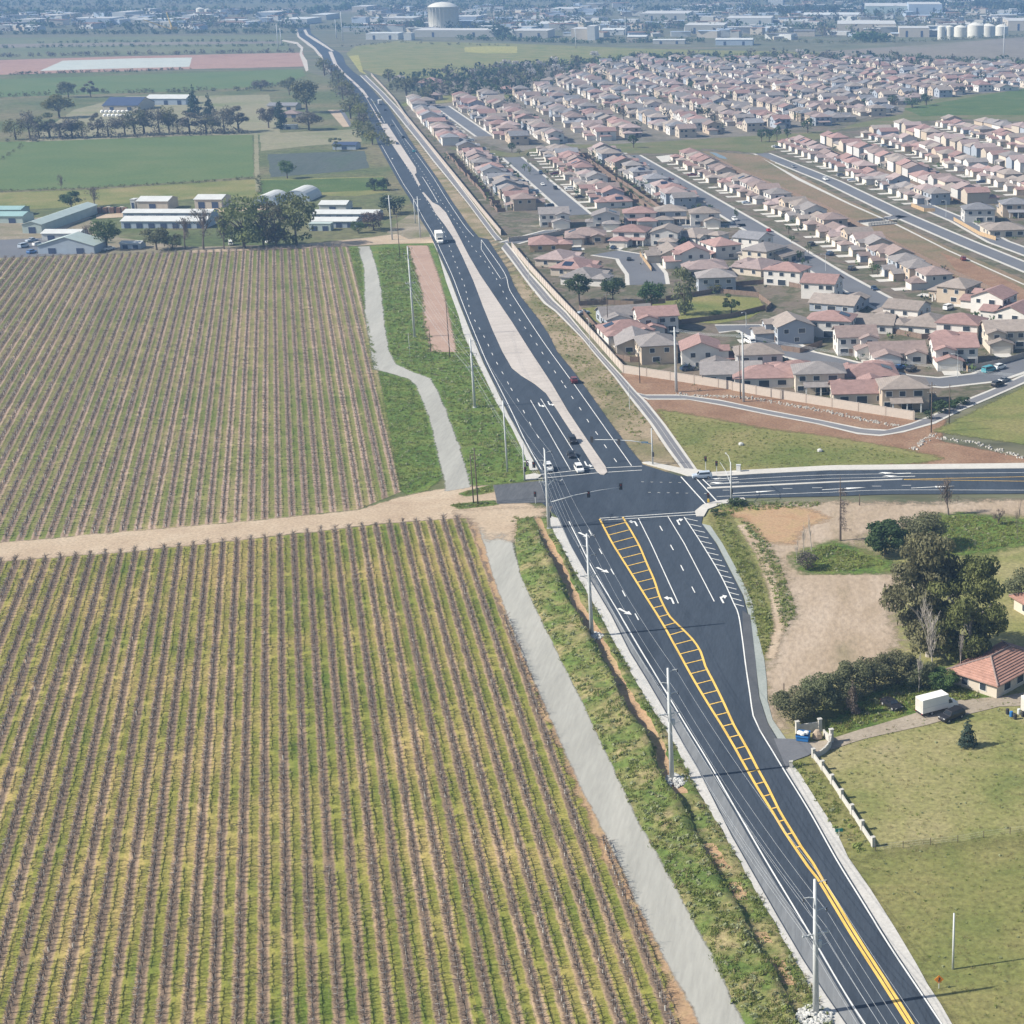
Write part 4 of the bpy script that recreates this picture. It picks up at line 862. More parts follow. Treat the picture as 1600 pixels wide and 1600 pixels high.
house_row([(1420, 204), (1510, 234), (1610, 268)], -1, "in the far block's fourth row", 'houses in the fourth row of the far block', 1, RPR)
house_row([(1480, 196), (1560, 220), (1620, 240)], 1, "in the far block's fifth row", 'houses in the fifth row of the far block', 1, RPR)
house_row([(1545, 195), (1620, 212)], -1, "in the far block's last row", 'houses in the last row of the far block', 1, RPR)
# single houses of the nearer block: x, y of the middle of the house, turn, kind, wall, roof, place
NEAR = [(866, 342, 12, 'gable2', 'white', 'grey', 'at the end of the cul-de-sac street, beside the wall corner'), (947, 344, 8, 'gabley2', 'pale grey', 'grey', 'at the corner, left of three backs above the crossing street'), (1000, 340, 8, 'hip2', 'white', 'terracotta', 'middle one above the crossing street'), (1047, 338, 8, 'hip2', 'blue-grey', 'tan', 'beside the terracotta one above the crossing street'), (1102, 340, 8, 'patio2', 'white', 'tan', 'rightmost one above the crossing street'),
 (860, 380, 100, 'hip1', 'orange-tan', 'terracotta', 'wall-side, just below the estate entrance'), (915, 370, 8, 'hip1', 'tan', 'brown', 'next to the orange-walled one at the entrance'), (985, 370, -8, 'hip2', 'white', 'terracotta', 'at the head of the short court'), (1040, 371, -5, 'gabley2', 'pale grey', 'tan', 'right of the head of the short court'), (1094, 369, 60, 'hip1', 'white', 'tan', 'beside the corner planting bed'), (1115, 390, -60, 'hip2', 'white', 'terracotta', 'below the corner planting bed'),
 (1168, 378, -120, 'gabley2', 'white', 'slate', 'first on the near side of the street past the bend'), (1183, 396, -120, 'hip2', 'cream', 'grey', 'second on the near side of the street past the bend'), (1178, 416, -120, 'hip1', 'cream', 'pinkish', 'third on the near side of the street past the bend'), (1212, 398, -120, 'gable1', 'cream', 'tan', 'street-side beside the slate-roofed one'),
 (882, 404, 75, 'hip1', 'beige', 'pinkish', 'left side of the short court, upper one'), (908, 418, 75, 'hip1', 'beige', 'terracotta', 'left side of the short court, middle one with panels'), (924, 432, 75, 'hip1', 'white', 'grey', 'left side of the short court, lower one by the trees'), (1040, 397, -75, 'gable1', 'cream', 'tan', 'right side of the short court, upper one'), (1070, 402, -75, 'gable2', 'white', 'terracotta', 'right side of the short court, middle one'), (1100, 418, 190, 'hip1', 'pale grey', 'pinkish', 'behind the blue-grey back above the green lot'), (1117, 438, 190, 'hip2', 'blue-grey', 'grey', 'backing onto the upper edge of the green lot'),
 (978, 494, 20, 'gable1', 'blue-grey', 'grey', 'standing alone below the dark trees by the wall'), (1027, 503, 15, 'gable2', 'white', 'terracotta', 'left end of the empty green lot'), (980, 519, 20, 'hip1', 'white', 'terracotta', 'nearest the wall below the lone shed-like one'), (1003, 534, 100, 'gable1', 'beige', 'grey', 'nearest the wall corner'), (1042, 544, 105, 'hip2', 'tan', 'grey', 'beside the tall steel pole'), (1110, 553, 98, 'gable2', 'white', 'terracotta', 'large one with long white side behind the wall'), (1142, 579, 185, 'gable1', 'white', 'grey', 'low one with patio arches behind the wall'), (1182, 556, 190, 'hip2', 'pale grey', 'tan', 'across from the cul-de-sac bulb'), (1192, 584, 185, 'hip1', 'white', 'terracotta', 'low one behind the double steel poles'),
 (1235, 427, 160, 'hip2', 'white', 'terracotta', 'with panels, below the long street'), (1288, 447, 165, 'gable2', 'white', 'terracotta', 'with low front wing beside the long street'), (1312, 472, 160, 'gable1', 'blue-grey', 'tan', 'broad gable facing the near backyards'), (1222, 517, -75, 'gable2', 'blue-grey', 'tan', 'at the cul-de-sac bulb'), (1302, 504, 170, 'hip2', 'white', 'terracotta', 'behind the bulb, with panels'), (1360, 503, 170, 'gable1', 'white', 'tan', 'low one with big panel array'), (1405, 488, -115, 'gabley2', 'white', 'tan', 'narrow white one at the street corner'), (1440, 506, -110, 'hip1', 'white', 'tan', 'low one with covered patio at the corner'),
 (1338, 537, 8, 'gable2', 'white', 'brown', 'facing the bottom street, left one'), (1402, 553, 8, 'gable1', 'white', 'brown', 'facing the bottom street, low middle one'), (1498, 517, -20, 'hip2', 'white', 'terracotta', 'behind the bottom street corner house'), (1492, 553, 6, 'gable2', 'white', 'terracotta', 'at the bottom street corner beside the red fence'), (1570, 527, 6, 'gable2', 'cream', 'tan', 'with front porch, right of the corner house'),
 (1226, 582, 188, 'hip1', 'white', 'terracotta', 'backing onto the wall, second from the poles'), (1280, 588, 186, 'patio2', 'cream', 'grey', 'backing onto the wall, cream one with patio'), (1354, 581, 186, 'hip1', 'white', 'terracotta', 'small one behind the wall-side rooftops'), (1342, 609, 186, 'gable1', 'cream', 'terracotta', 'low one hugging the wall'), (1412, 613, 186, 'patio2', 'tan', 'tan', 'last one at the end of the wall'),
 (1540, 470, -118, 'gable2', 'white', 'terracotta', 'tall one at the end of the drainage row'), (1582, 486, -118, 'gable1', 'white', 'terracotta', 'low one at the end of the drainage row'), (1485, 454, -118, 'hip2', 'tan', 'tan', 'before the tall one at the end of the row'), (1526, 332, 185, 'hip2', 'pale grey', 'slate', 'at the far block street corner'), (1584, 325, 185, 'patio2', 'tan', 'slate', 'right of the slate corner house of the far block'), (1568, 358, 190, 'hip1', 'cream', 'tan', 'low one inside the yellow fence of the far block')]
for x, y, a, k, w, r, where in NEAR:
    house(G(x, y, 3.4 if k.endswith('2') else 2.2), R(a), k, w, r, where, 'houses of the nearer block', 2, (random.uniform(1.28, 1.4), random.uniform(1.12, 1.2), random.uniform(1.04, 1.12)), 'panel' in where or random.random() < .15)
mb = MB()
for q in DRV: mb.poly(q, .11)
tag(mb.build('driveway', M_conc), kind='structure')
# the dense estate beyond the creek
BELT = [(645, 166), (690, 160), (745, 155), (800, 152), (850, 138), (900, 118), (940, 104), (1000, 96), (1290, 96), (1600, 106), (1640, 108), (1640, 136), (1500, 148), (1412, 162), (1405, 176), (1330, 190), (1180, 208), (1020, 216), (880, 222), (800, 230), (770, 215), (720, 180)]
DG = G(905, 335) - G(805, 255); DA = math.atan2(DG.y, DG.x); PB = [G(*p) for p in BELT]
U = Vector((math.cos(DA), math.sin(DA), 0)); N_ = Vector((-U.y, U.x, 0)); cand = []
us = [p.dot(U) for p in PB]; ns = [p.dot(N_) for p in PB]; nn = min(ns)+8; k = 0
while nn < max(ns):
    uu = min(us) + random.uniform(0, 10)
    while uu < max(us):
        p = U*(uu+random.uniform(-1.5, 1.5)) + N_*(nn+random.uniform(-1.5, 1.5))
        if inpoly(np.array([p.x]), np.array([p.y]), PB)[0]: cand.append((p, DA + (math.pi if k % 2 else 0) + random.choice((0, 0, 0, math.pi/2))))
        uu += random.uniform(15, 18.5)
    nn += 24 if k % 2 else 33; k += 1
cand.sort(key=lambda c: -proj(c[0])[1])
def plain_mesh(kind):
    wm, roofs, gm, dm, pm, sm = house_meshes(kind); V = []; F = []; MI = []
    for me, mi in [(wm, 0)] + [(m_, 1) for m_, _ in roofs] + [(gm, 2)]:
        o = len(V); V += [tuple(v.co) for v in me.vertices]
        for p in me.polygons: F.append([o+i for i in p.vertices]); MI.append(mi)
    for k_, x, y, z, f in KINDS[kind]['win']:
        w = 1.4; o = len(V); e = .05
        q = [(x-w/2, y-e, z-.6), (x+w/2, y-e, z-.6), (x+w/2, y-e, z+.6), (x-w/2, y-e, z+.6)] if f == 0 else [(x+w/2, y+e, z-.6), (x-w/2, y+e, z-.6), (x-w/2, y+e, z+.6), (x+w/2, y+e, z+.6)] if f == 2 else [(x+(e if f == 1 else -e), y-w/2, z-.6), (x+(e if f == 1 else -e), y+w/2, z-.6), (x+(e if f == 1 else -e), y+w/2, z+.6), (x+(e if f == 1 else -e), y-w/2, z+.6)]
        V += q; F.append([o, o+1, o+2, o+3]); MI.append(3)
    return V, F, MI
PM = {k: plain_mesh(k) for k in KINDS}
def plain_obj(kind):
    V, F, MI = PM[kind]; me = bpy.data.meshes.new('house'); me.from_pydata(V, [], F)
    for m_ in (None, None, M_gdoor, M_glass): me.materials.append(m_)
    me.polygons.foreach_set('material_index', MI); return me
PO = {k: plain_obj(k) for k in KINDS}
left = max(0, 298 - HC[0])
for p, rz in cand[:left]:
    k = random.choice(KW); r = pick(RP); o = link('house', PO[k]); o.location = (p.x, p.y, .05); o.rotation_euler = (0, 0, rz + math.pi/2); o.scale = (1.2, 1.2, 1.1)
    for i, m_ in ((0, WALL[pick(WP)]), (1, ROOF[r])): o.material_slots[i].link = 'OBJECT'; o.material_slots[i].material = m_
    tag(o, f'small {r}-roofed house near the creek edge of the dense far estate', 'house', 'houses of the dense far estate')
V = []; F = []; MI = []; WL = list(WALL.values()); RL = list(ROOF.values())
for p, rz in cand[left:]:
    v, f, mi = PM[random.choice(KW)]; o = len(V); c, s = math.cos(rz+math.pi/2), math.sin(rz+math.pi/2)
    wi, ri = list(WALL).index(pick(WP)), list(ROOF).index(pick(RP))
    V += [(p.x+1.2*(x*c-y*s), p.y+1.2*(x*s+y*c), z*1.1+.05) for x, y, z in v]; F += [[i+o for i in q] for q in f]
    MI += [(wi, len(WL)+ri, len(WL)+len(RL), len(WL)+len(RL)+1)[i] for i in mi]
me = bpy.data.meshes.new('far_estate'); me.from_pydata(V, [], F)
for m_ in WL + RL + [M_gdoor, M_glass]: me.materials.append(m_)
me.polygons.foreach_set('material_index', MI)
tag(link('far_estate', me), 'hundreds of tan and terracotta roofs of the dense far estate', 'houses', kind='stuff')
sheet('estate_ground', [(632, 178), (700, 128), (830, 105), (1000, 90), (1290, 90), (1600, 100), (1740, 104), (1740, 140), (1412, 175), (1180, 212), (800, 238)], .07, ground_mat('dense_estate_ground', [(.10, .10, .07), (.17, .15, .12), (.22, .20, .18)], .04, .3, finecon=.3))

# ================================================================ TREES
M_bark = flat_mat('bark', (.13, .10, .08), .9, .3, 3)
M_pale = flat_mat('pale_bark', (.42, .38, .34), .85, .2, 3)
M_twig = flat_mat('bare_twigs', (.165, .135, .12), .9, .3, 2)
L_euc = leaf_mat('eucalyptus_leaf', (.105, .135, .04), (.235, .265, .095))
L_euc2 = leaf_mat('brown_olive_leaf', (.11, .105, .055), (.20, .185, .10))
L_oak = leaf_mat('dark_leaf', (.035, .068, .024), (.08, .125, .045))
L_bush = leaf_mat('grey_green_leaf', (.10, .115, .055), (.215, .22, .115))
L_con = leaf_mat('conifer_needle', (.025, .045, .026), (.06, .085, .046))
L_blue = leaf_mat('blue_spruce_needle', (.04, .07, .055), (.09, .13, .10))
L_yel = leaf_mat('yellow_green_leaf', (.13, .14, .04), (.23, .22, .075))
L_green = leaf_mat('fresh_green_leaf', (.065, .11, .03), (.125, .18, .06))
L_white = leaf_mat('white_blossom', (.38, .36, .36), (.55, .53, .52))
L_brown = leaf_mat('brown_twig_foliage', (.13, .10, .085), (.20, .155, .13))
L_hazy = leaf_mat('grey_twig_foliage', (.115, .105, .085), (.19, .17, .135))
def cards(n, blobs, size, seed, shell=.55, droop=0):
    r = np.random.default_rng(seed); bl = np.array(blobs, float); vol = bl[:, 3]*bl[:, 4]*bl[:, 5]; w = vol**.67
    i = r.choice(len(bl), n, p=w/w.sum()); d = r.normal(size=(n, 3)); d /= np.linalg.norm(d, axis=1)[:, None]
    c = bl[i, :3] + d*bl[i, 3:6]*(r.uniform(shell, 1.0, n)[:, None]); c[:, 2] -= droop*r.random(n)
    nn = d + r.normal(0, .55, (n, 3)); nn /= np.linalg.norm(nn, axis=1)[:, None]
    a = np.cross(nn, r.normal(size=(n, 3))); a /= np.linalg.norm(a, axis=1)[:, None]; b = np.cross(nn, a)
    s = size*r.uniform(.55, 1.25, n)[:, None]
    V = np.stack([c-a*s, c-b*s*.6, c+a*s, c+b*s*.6], 1).reshape(-1, 3); F = np.arange(4*n).reshape(n, 4)
    return V, F
def blobs_for(kind, seed):
    r = random.Random(seed); B = []
    if kind == 'round':
        B.append((0, 0, .56, .32, .32, .33))
        for _ in range(13):
            a = r.uniform(0, 6.28); e = r.uniform(-.25, 1); q = .27*math.sqrt(max(0, 1-e*e*.8)); B.append((q*math.cos(a)*1.1, q*math.sin(a)*1.1, .54+e*.33, r.uniform(.12, .19), r.uniform(.12, .19), r.uniform(.09, .14)))
    elif kind == 'bush':
        B.append((0, 0, .45, .36, .36, .42))
        for _ in range(16):
            a = r.uniform(0, 6.28); e = r.uniform(-.1, 1); q = .36*math.sqrt(max(0, 1-e*e*.8)); B.append((q*math.cos(a), q*math.sin(a), .42+e*.42, r.uniform(.11, .18), r.uniform(.11, .18), r.uniform(.11, .17)))
    elif kind == 'tall':      # eucalyptus: ragged stacked clumps
        for k in range(54):
            h = r.uniform(.10, .93); rad = .42*math.sin(math.pi*min(1, (h-.02)/1.0))**.6; a = r.uniform(0, 6.28); q = rad*math.sqrt(r.random())
            B.append((q*math.cos(a), q*math.sin(a), h, r.uniform(.10, .18), r.uniform(.10, .18), r.uniform(.05, .10)))
    elif kind == 'loose':
        for k in range(15):
            h = r.uniform(.35, .92); rad = .42*math.sin(math.pi*min(1, (h-.1)/.95)); a = r.uniform(0, 6.28); q = rad*math.sqrt(r.random())
            B.append((q*math.cos(a), q*math.sin(a), h, r.uniform(.08, .16), r.uniform(.08, .16), r.uniform(.06, .12)))
    elif kind == 'cone':
        for k in range(11):
            h = .1+.86*k/10; rad = .44*(1-h)**.85+.03
            for j in range(5 if k < 8 else 2):
                a = r.uniform(0, 6.28); B.append((rad*.55*math.cos(a), rad*.55*math.sin(a), h, rad*.6, rad*.6, .055))
    elif kind == 'column':
        for k in range(14):
            h = .08+.86*k/13; rad = .34*math.sin(math.pi*(.18+.8*h))**.6
            for j in range(2):
                a = r.uniform(0, 6.28); B.append((rad*.4*math.cos(a), rad*.4*math.sin(a), h, rad*.7, rad*.7, .07))
    return B
def branches(seed, levels=3, spread=.55, start=.28, rad=.022, n0=5, up=.55, tip=.0025):
    r = random.Random(seed); mb = MB()
    def grow(p, d, L, rr, lev):
        pts = [p]; q = p.copy(); dd = d.copy()
        for k in range(3):
            dd = (dd + Vector((r.uniform(-.2, .2), r.uniform(-.2, .2), .1))).normalized(); q = q + dd*L/3; pts.append(q.copy())
        mb.tube(pts, [rr, rr*.8, rr*.6, rr*.42], 4 if lev > 0 else 6, 0, False)
        if lev >= levels: return
        for k in range(n0 if lev == 0 else 4):
            t = r.uniform(.35, 1.0) if lev == 0 else r.uniform(.3, 1)
            i = min(2, int(t*3)); bp = pts[i] + (pts[i+1]-pts[i])*(t*3-i)
            a = r.uniform(0, 6.28); nd = Vector((math.cos(a)*spread, math.sin(a)*spread, up+r.uniform(-.2, .2)))+dd*.5
            grow(bp, nd.normalized(), L*r.uniform(.5, .75), max(tip, rr*.5), lev+1)
    grow(Vector((0, 0, 0)), Vector((r.uniform(-.08, .08), r.uniform(-.08, .08), 1)), .5, rad, 0)
    k = 1/max(v[2] for v in mb.v); mb.v = [(a*k, b*k, c*k) for a, b, c in mb.v]
    return mb
TM = {}
def tree_mesh(kind, n, size, seed, leaf, bark, trunk_top=.55, trunk_r=.025):
    key = (kind, n, seed, leaf.name, bark.name)
    if key in TM: return TM[key]
    V, F = cards(n, blobs_for(kind, seed), size, seed)
    cm = raw_mesh('crown', V, F, np.zeros(len(F), int), [leaf])
    mb = MB(); r = random.Random(seed)
    mb.tube([(0, 0, -.01), (r.uniform(-.01, .01), r.uniform(-.01, .01), trunk_top*.5), (r.uniform(-.03, .03), r.uniform(-.03, .03), trunk_top+.15)], [trunk_r*1.2, trunk_r*.9, trunk_r*.3], 6)
    if kind in ('round', 'tall', 'loose'):
        for _ in range(6):
            a = r.uniform(0, 6.28); z = r.uniform(.5, 1)*trunk_top; mb.tube([(0, 0, z), (.13*math.cos(a), .13*math.sin(a), z+.14), (.26*math.cos(a), .26*math.sin(a), z+.24)], [trunk_r*.55, trunk_r*.4, trunk_r*.2], 5)
    TM[key] = (mb.mesh('trunk', [bark]), cm)
    return TM[key]
def place_tree(name, px, top, w, meshes, label, group=None, cat='tree', rz=None, small=False, names=('trunk', 'crown'), hmin=1):
    g = G(*px); H = max(hmin, HT(px, top)); Wd = w/pxm(px[1])
    o = empty(name, (g.x, g.y, 0), random.uniform(0, 6.28) if rz is None else rz, label, cat, group)
    o.scale = (Wd, Wd, H)
    for nm, me in zip(names, meshes):
        if me: link(nm, me, o)
    return o
def small_mesh(kind, n, size, seed, leaf, bark, tr=.03):
    "one mesh with trunk and crown for trees too small to show parts"
    key = ('s', kind, n, seed, leaf.name)
    if key in TM: return TM[key]
    V, F = cards(n, blobs_for(kind, seed), size, seed)
    t = np.array([(x*tr, y*tr, z) for z in (0, .72) for x, y in ((-1, -1), (1, -1), (1, 1), (-1, 1))]); f = np.array([(k, (k+1) % 4, 4+(k+1) % 4, 4+k) for k in range(4)])
    me = raw_mesh('tree', np.concatenate([V, t]), np.concatenate([F, f+len(V)]), np.array([0]*len(F)+[1]*4), [leaf, bark])
    TM[key] = me; return me
def small_tree(name, px, top, w, me, label, group, cat='tree', kind=None):
    g = G(*px); H = max(1.0, HT(px, top)); Wd = w/pxm(px[1])
    o = link(name, me); o.location = (g.x, g.y, 0); o.rotation_euler = (0, 0, random.uniform(0, 6.28)); o.scale = (Wd, Wd, H)
    return tag(o, label, cat, group, kind)
BARE = {}
def bare(seed, mat, **k):
    key = (seed, mat.name)
    if key not in BARE: BARE[key] = branches(seed, **k).mesh('branches', [mat])
    return BARE[key]
# --- lower right lot
place_tree('eucalyptus_tree', (1450, 1026), 830, 146, tree_mesh('tall', 17000, .0185, 11, L_euc2, M_pale, .42), 'tall brownish-olive eucalyptus tree behind the dirt lot, darker one of the tall pair', 'tall eucalyptus pair')
place_tree('eucalyptus_tree', (1514, 1040), 864, 134, tree_mesh('tall', 17000, .0185, 12, L_euc, M_pale, .42), 'tall green eucalyptus tree nearest the tiled house', 'tall eucalyptus pair')
place_tree('oak_tree', (1384, 866), 811, 80, tree_mesh('bush', 4500, .035, 13, L_oak, M_bark, .3), 'dense dark green round tree on the dirt lot below the side road')
place_tree('olive_tree', (1440, 856), 795, 92, tree_mesh('round', 4200, .022, 14, L_bush, M_bark, .4), 'grey-green feathery tree behind the dense dark tree')
place_tree('shrub', (1594, 945), 886, 70, tree_mesh('bush', 2600, .03, 15, L_bush, M_bark, .3), 'grey-olive shrub at the frame edge behind the tiled houses', cat='shrub')
for i, (x, y, t, w) in enumerate([(1244, 1132, 1074, 76), (1272, 1120, 1060, 66), (1303, 1103, 1046, 70), (1336, 1090, 1032, 70), (1367, 1080, 1022, 64), (1402, 1072, 1020, 66), (1440, 1076, 1032, 58), (1470, 1082, 1046, 52)]):
    where = ['first of the hedge, beside the road end', 'second of the hedge', 'third of the hedge behind the blue dumpster', 'fourth of the hedge behind the brown cypress', 'fifth of the hedge behind the parked black car', 'sixth of the hedge, beside the pale dead tree', 'seventh of the hedge behind the box truck', 'last of the hedge, beside the tiled house'][i]
    place_tree('hedge_bush', (x, y-3), t-2, w*1.15, tree_mesh('bush', 5500, .025, 30+i % 4, L_bush if i != 7 else L_green, M_bark, .3), 'big grey-green rounded bush, ' + where, 'big bushes of the hedge', 'bush')
place_tree('bald_cypress', (1332, 1116), 1062, 30, tree_mesh('cone', 1700, .04, 16, L_brown, M_pale, .5, .05), 'brown leafless-looking cypress in front of the hedge')
place_tree('spruce_tree', (1512, 1167), 1121, 36, tree_mesh('cone', 1500, .045, 17, L_blue, M_bark, .5), 'small blue-green spruce standing in the grass below the drive')
place_tree('dead_tree', (1460, 1064), 922, 100, (bare(41, M_pale, spread=.6, n0=7, rad=.02, tip=.005),), 'tall pale dead tree with bare white limbs before the eucalyptus', names=('branches',), rz=1.)
place_tree('dead_tree', (1500, 1062), 970, 42, (bare(43, M_pale, spread=.3, n0=4, rad=.03),), 'slim white bare trunk between the dead tree and tiled house', names=('branches',), rz=2.)
place_tree('bare_tree', (1435, 1082), 1020, 44, (bare(42, M_pale, spread=.35, up=.8, n0=8, rad=.02, tip=.006),), 'upright pale bare tree behind the white box truck', names=('branches',))
place_tree('bare_tree', (1482, 805), 742, 46, (bare(44, M_twig, spread=.5, n0=6, rad=.034, tip=.010), tree_mesh('loose', 500, .02, 18, L_brown, M_bark)[1]), 'bare brown tree with spreading twigs below the side road', names=('branches', 'crown'))
place_tree('bare_tree', (1560, 819), 793, 28, (bare(45, M_twig, spread=.6, n0=6, rad=.03, tip=.007), tree_mesh('loose', 400, .03, 19, L_brown, M_bark)[1]), 'small bare brown tree right of the taller bare one', names=('branches', 'crown'))
place_tree('bare_tree', (1590, 842), 780, 24, (bare(46, M_twig, spread=.4, n0=4, rad=.02, tip=.006),), 'thin bare sapling in the green patch by the frame edge', names=('branches',))
for i, (x, y, t, w, sd) in enumerate([(1256, 868, 815, 30, 47), (1268, 862, 806, 34, 48), (1245, 880, 842, 18, 49)]):
    place_tree('bare_tree', (x, y), t, w, (bare(sd, M_pale, spread=.35, up=.8, n0=4, rad=.024, levels=2, tip=.010),), ['pale bare sapling in the middle of the weedy clump', 'tallest pale bare sapling of the weedy clump', 'shortest pale bare sapling of the weedy clump'][i], 'pale saplings in the weedy clump', names=('branches',))
place_tree('shrub', (1262, 890), 858, 40, tree_mesh('bush', 900, .045, 50, L_hazy, M_bark, .3), 'grey twiggy shrub at the foot of the pale saplings', cat='shrub')
for x, y, t, w in ((1150, 790, 779, 34), (1118, 806, 794, 18), (1470, 645, 626, 36), (1490, 638, 625, 26), (1452, 655, 640, 20), (1505, 632, 620, 30)):
    place_tree('shrub', (x, y), t, w, tree_mesh('bush', 700, .06, 51, L_oak, M_bark, .3), 'low green shrub beside the pavement', 'low green shrubs beside the pavements', 'shrub')
# dead conifer: trunk with brown branches hanging on one side
g = G(1313, 845); H = HT((1313, 845), 744); dc = empty('dead_conifer', (g.x, g.y, 0), 0, 'tall dead brown conifer with branches left on one side', 'tree')
MB().tube([(0, 0, -.1), (.05, 0, H*.5), (0, 0, H)], [.28, .2, .05], 7).build('trunk', M_bark, dc)
mb = MB(); r = random.Random(4)
for k in range(46):
    z = H*r.uniform(.12, .82); a = r.gauss(.1, .7); L = r.uniform(.8, 2.6)*(1.15-z/H*.6); mb.tube([(0, 0, z), (L*.6*math.cos(a), L*.6*math.sin(a), z+.2), (L*math.cos(a), L*math.sin(a), z-.5*r.random())], [.06, .04, .02], 4)
    for q in range(6):
        f = r.uniform(.35, 1); mb.tube([(L*f*math.cos(a), L*f*math.sin(a), z), (L*f*math.cos(a)+r.uniform(-.4, .4), L*f*math.sin(a)+r.uniform(-.4, .4), z-r.uniform(.2, .9))], [.035, .015], 3, cap=False)
mb.build('branches', M_twig, dc)
# --- housing estate, nearer trees
for x, y, t, w, k, lf, lab in [(905, 472, 425, 56, 'round', L_oak, 'dark green spreading tree nearest the estate wall'), (958, 472, 427, 48, 'round', L_oak, 'dark green tree second from the estate wall'), (1018, 487, 432, 54, 'round', L_oak, 'broad dark green tree behind the white-roofed shed house'),
        (1070, 492, 414, 46, 'tall', L_bush, 'tall grey-green eucalyptus on the empty green lot'), (1112, 456, 437, 46, 'bush', L_yel, 'yellow-green bush behind the lot fence'), (1143, 490, 458, 34, 'loose', L_green, 'thin green tree standing alone on the empty lot'), (1065, 384, 369, 20, 'bush', L_green, 'small round green garden tree among the houses'), (1118, 492, 484, 22, 'bush', L_green, 'low green bush on the empty lot')]:
    place_tree('garden_tree', (x, y), t, w, tree_mesh(k, 1500, .036, 60 + int(x) % 4, lf, M_bark, .45), lab, 'trees among the nearer houses')
place_tree('bare_tree', (940, 482), 462, 34, (bare(52, M_twig, spread=.6, tip=.008, rad=.03),), 'bare grey tree below the two dark trees by the wall', names=('branches',))
# --- farm on the left
FT = [(168, 390, 342, 46, 'round', L_green, 'green leafy tree in front of the long white barns'), (112, 329, 298, 34, 'round', L_oak, 'dark green round tree beside the field edge'), (245, 391, 356, 46, 'round', L_bush, 'olive tree between the barns and the vineyard'), (270, 389, 366, 34, 'bush', L_bush, 'low olive bush right of the olive tree'),
      (382, 388, 308, 66, 'tall', L_euc, 'tall eucalyptus, leftmost of the dark clump'), (412, 384, 306, 46, 'tall', L_euc, 'tall narrow eucalyptus in the middle of the clump'), (432, 386, 316, 44, 'tall', L_euc2, 'eucalyptus with thinner crown beside the trailers'), (464, 384, 301, 62, 'tall', L_euc, 'tallest eucalyptus of the clump, before the grey trailer'),
      (584, 360, 330, 40, 'bush', L_brown, 'reddish brown bush at the end of the farm buildings'), (560, 364, 346, 22, 'bush', L_green, 'small green bush left of the reddish one'), (616, 334, 302, 42, 'bush', L_con, 'dark bush beside the tall steel pole'), (585, 298, 279, 22, 'bush', L_con, 'left one of two dark bushes by the field gate'), (600, 297, 279, 20, 'bush', L_con, 'right one of two dark bushes by the field gate'),
      (449, 279, 252, 30, 'round', L_green, 'single green tree standing in the dark crop'), (525, 236, 216, 22, 'loose', L_bush, 'thin tree over the dark farm shed'), (93, 184, 146, 50, 'round', L_yel, 'large yellow-green tree behind the orchard row'), (107, 152, 127, 30, 'round', L_bush, 'blue-grey tree beyond the yellow-green one'), (142, 152, 128, 26, 'loose', L_hazy, 'bare pale tree far behind the dark-roofed shed'),
      (306, 184, 133, 26, 'cone', L_con, 'taller dark conifer of the farmyard pair'), (328, 186, 147, 22, 'cone', L_con, 'shorter dark conifer of the farmyard pair'), (480, 176, 125, 50, 'round', L_bush, 'big grey-green tree at the farmhouse beside the road'), (440, 202, 160, 26, 'column', L_con, 'dark columnar tree before the farmhouse'), (420, 200, 168, 34, 'round', L_hazy, 'brownish tree left of the dark columnar one'), (483, 203, 174, 46, 'round', L_hazy, 'low brown tree in front of the farmhouse'), (452, 148, 120, 24, 'round', L_bush, 'grey tree behind the farmhouse'), (408, 142, 125, 26, 'round', L_hazy, 'brown tree left behind the farmhouse')]
for x, y, t, w, k, lf, lab in FT:
    place_tree('farm_tree', (x, y), t-2, w*1.22, tree_mesh(k, 1700, .034, 70 + int(x) % 5, lf, M_bark, .45), lab, 'trees round the farm')
for x, y, t, w, sd in ((149, 322, 291, 38, 53), (318, 390, 324, 62, 54), (140, 380, 350, 36, 55), (96, 298, 272, 18, 56), (290, 390, 340, 40, 57), (350, 390, 335, 40, 58)):
    place_tree('bare_tree', (x, y), t, w, (bare(sd, M_twig, spread=.6, n0=7, rad=.028, tip=.007), tree_mesh('loose', 350, .022, 20, L_hazy, M_bark)[1]), {149: 'bare spreading tree right of the dark round tree', 318: 'largest bare grey tree in front of the barns', 140: 'bare brown tree behind the workshop', 96: 'small purple-grey bare tree at the field edge', 290: 'bare grey tree left of the largest bare one', 350: 'bare grey tree right of the largest bare one'}[x], 'bare trees round the farm', names=('branches', 'crown'))
ORCH = [28, 50, 66, 82, 98, 116, 134, 152, 172, 190, 208, 226, 244, 262, 282, 302, 320, 338, 356, 374]
for i, x in enumerate(ORCH):
    x += random.uniform(-6, 6); y = 219 - x*.028 - random.uniform(0, 3); t = y - random.uniform(28, 48); w = random.uniform(34, 58)
    place_tree('roadside_tree', (x, y), t, w, tree_mesh(['bush', 'round', 'bush', 'loose'][i % 4], 1300, .03, 80 + i % 4, [L_hazy, L_hazy, L_bush, L_yel][[0, 1, 0, 2, 0, 1, 3][i % 7]] if x > 40 else L_yel, M_bark, .5, .03), 'twiggy grey-brown tree in the row along the green field', 'row of trees along the green field')
for i, (x, y) in enumerate([(507, 118), (520, 128), (530, 138), (540, 150), (548, 163), (555, 176), (562, 190), (569, 203), (576, 216), (582, 226), (536, 158), (548, 186), (560, 210)]):
    me = small_mesh('round', 420, .05, 85 + i % 3, [L_yel, L_hazy, L_bush][min(2, i % 3)], M_bark)
    small_tree('roadside_tree', (x, y), y-random.uniform(22, 32), random.uniform(24, 34), me, 'olive-brown tree in the line beside the highway', 'line of trees left of the highway')

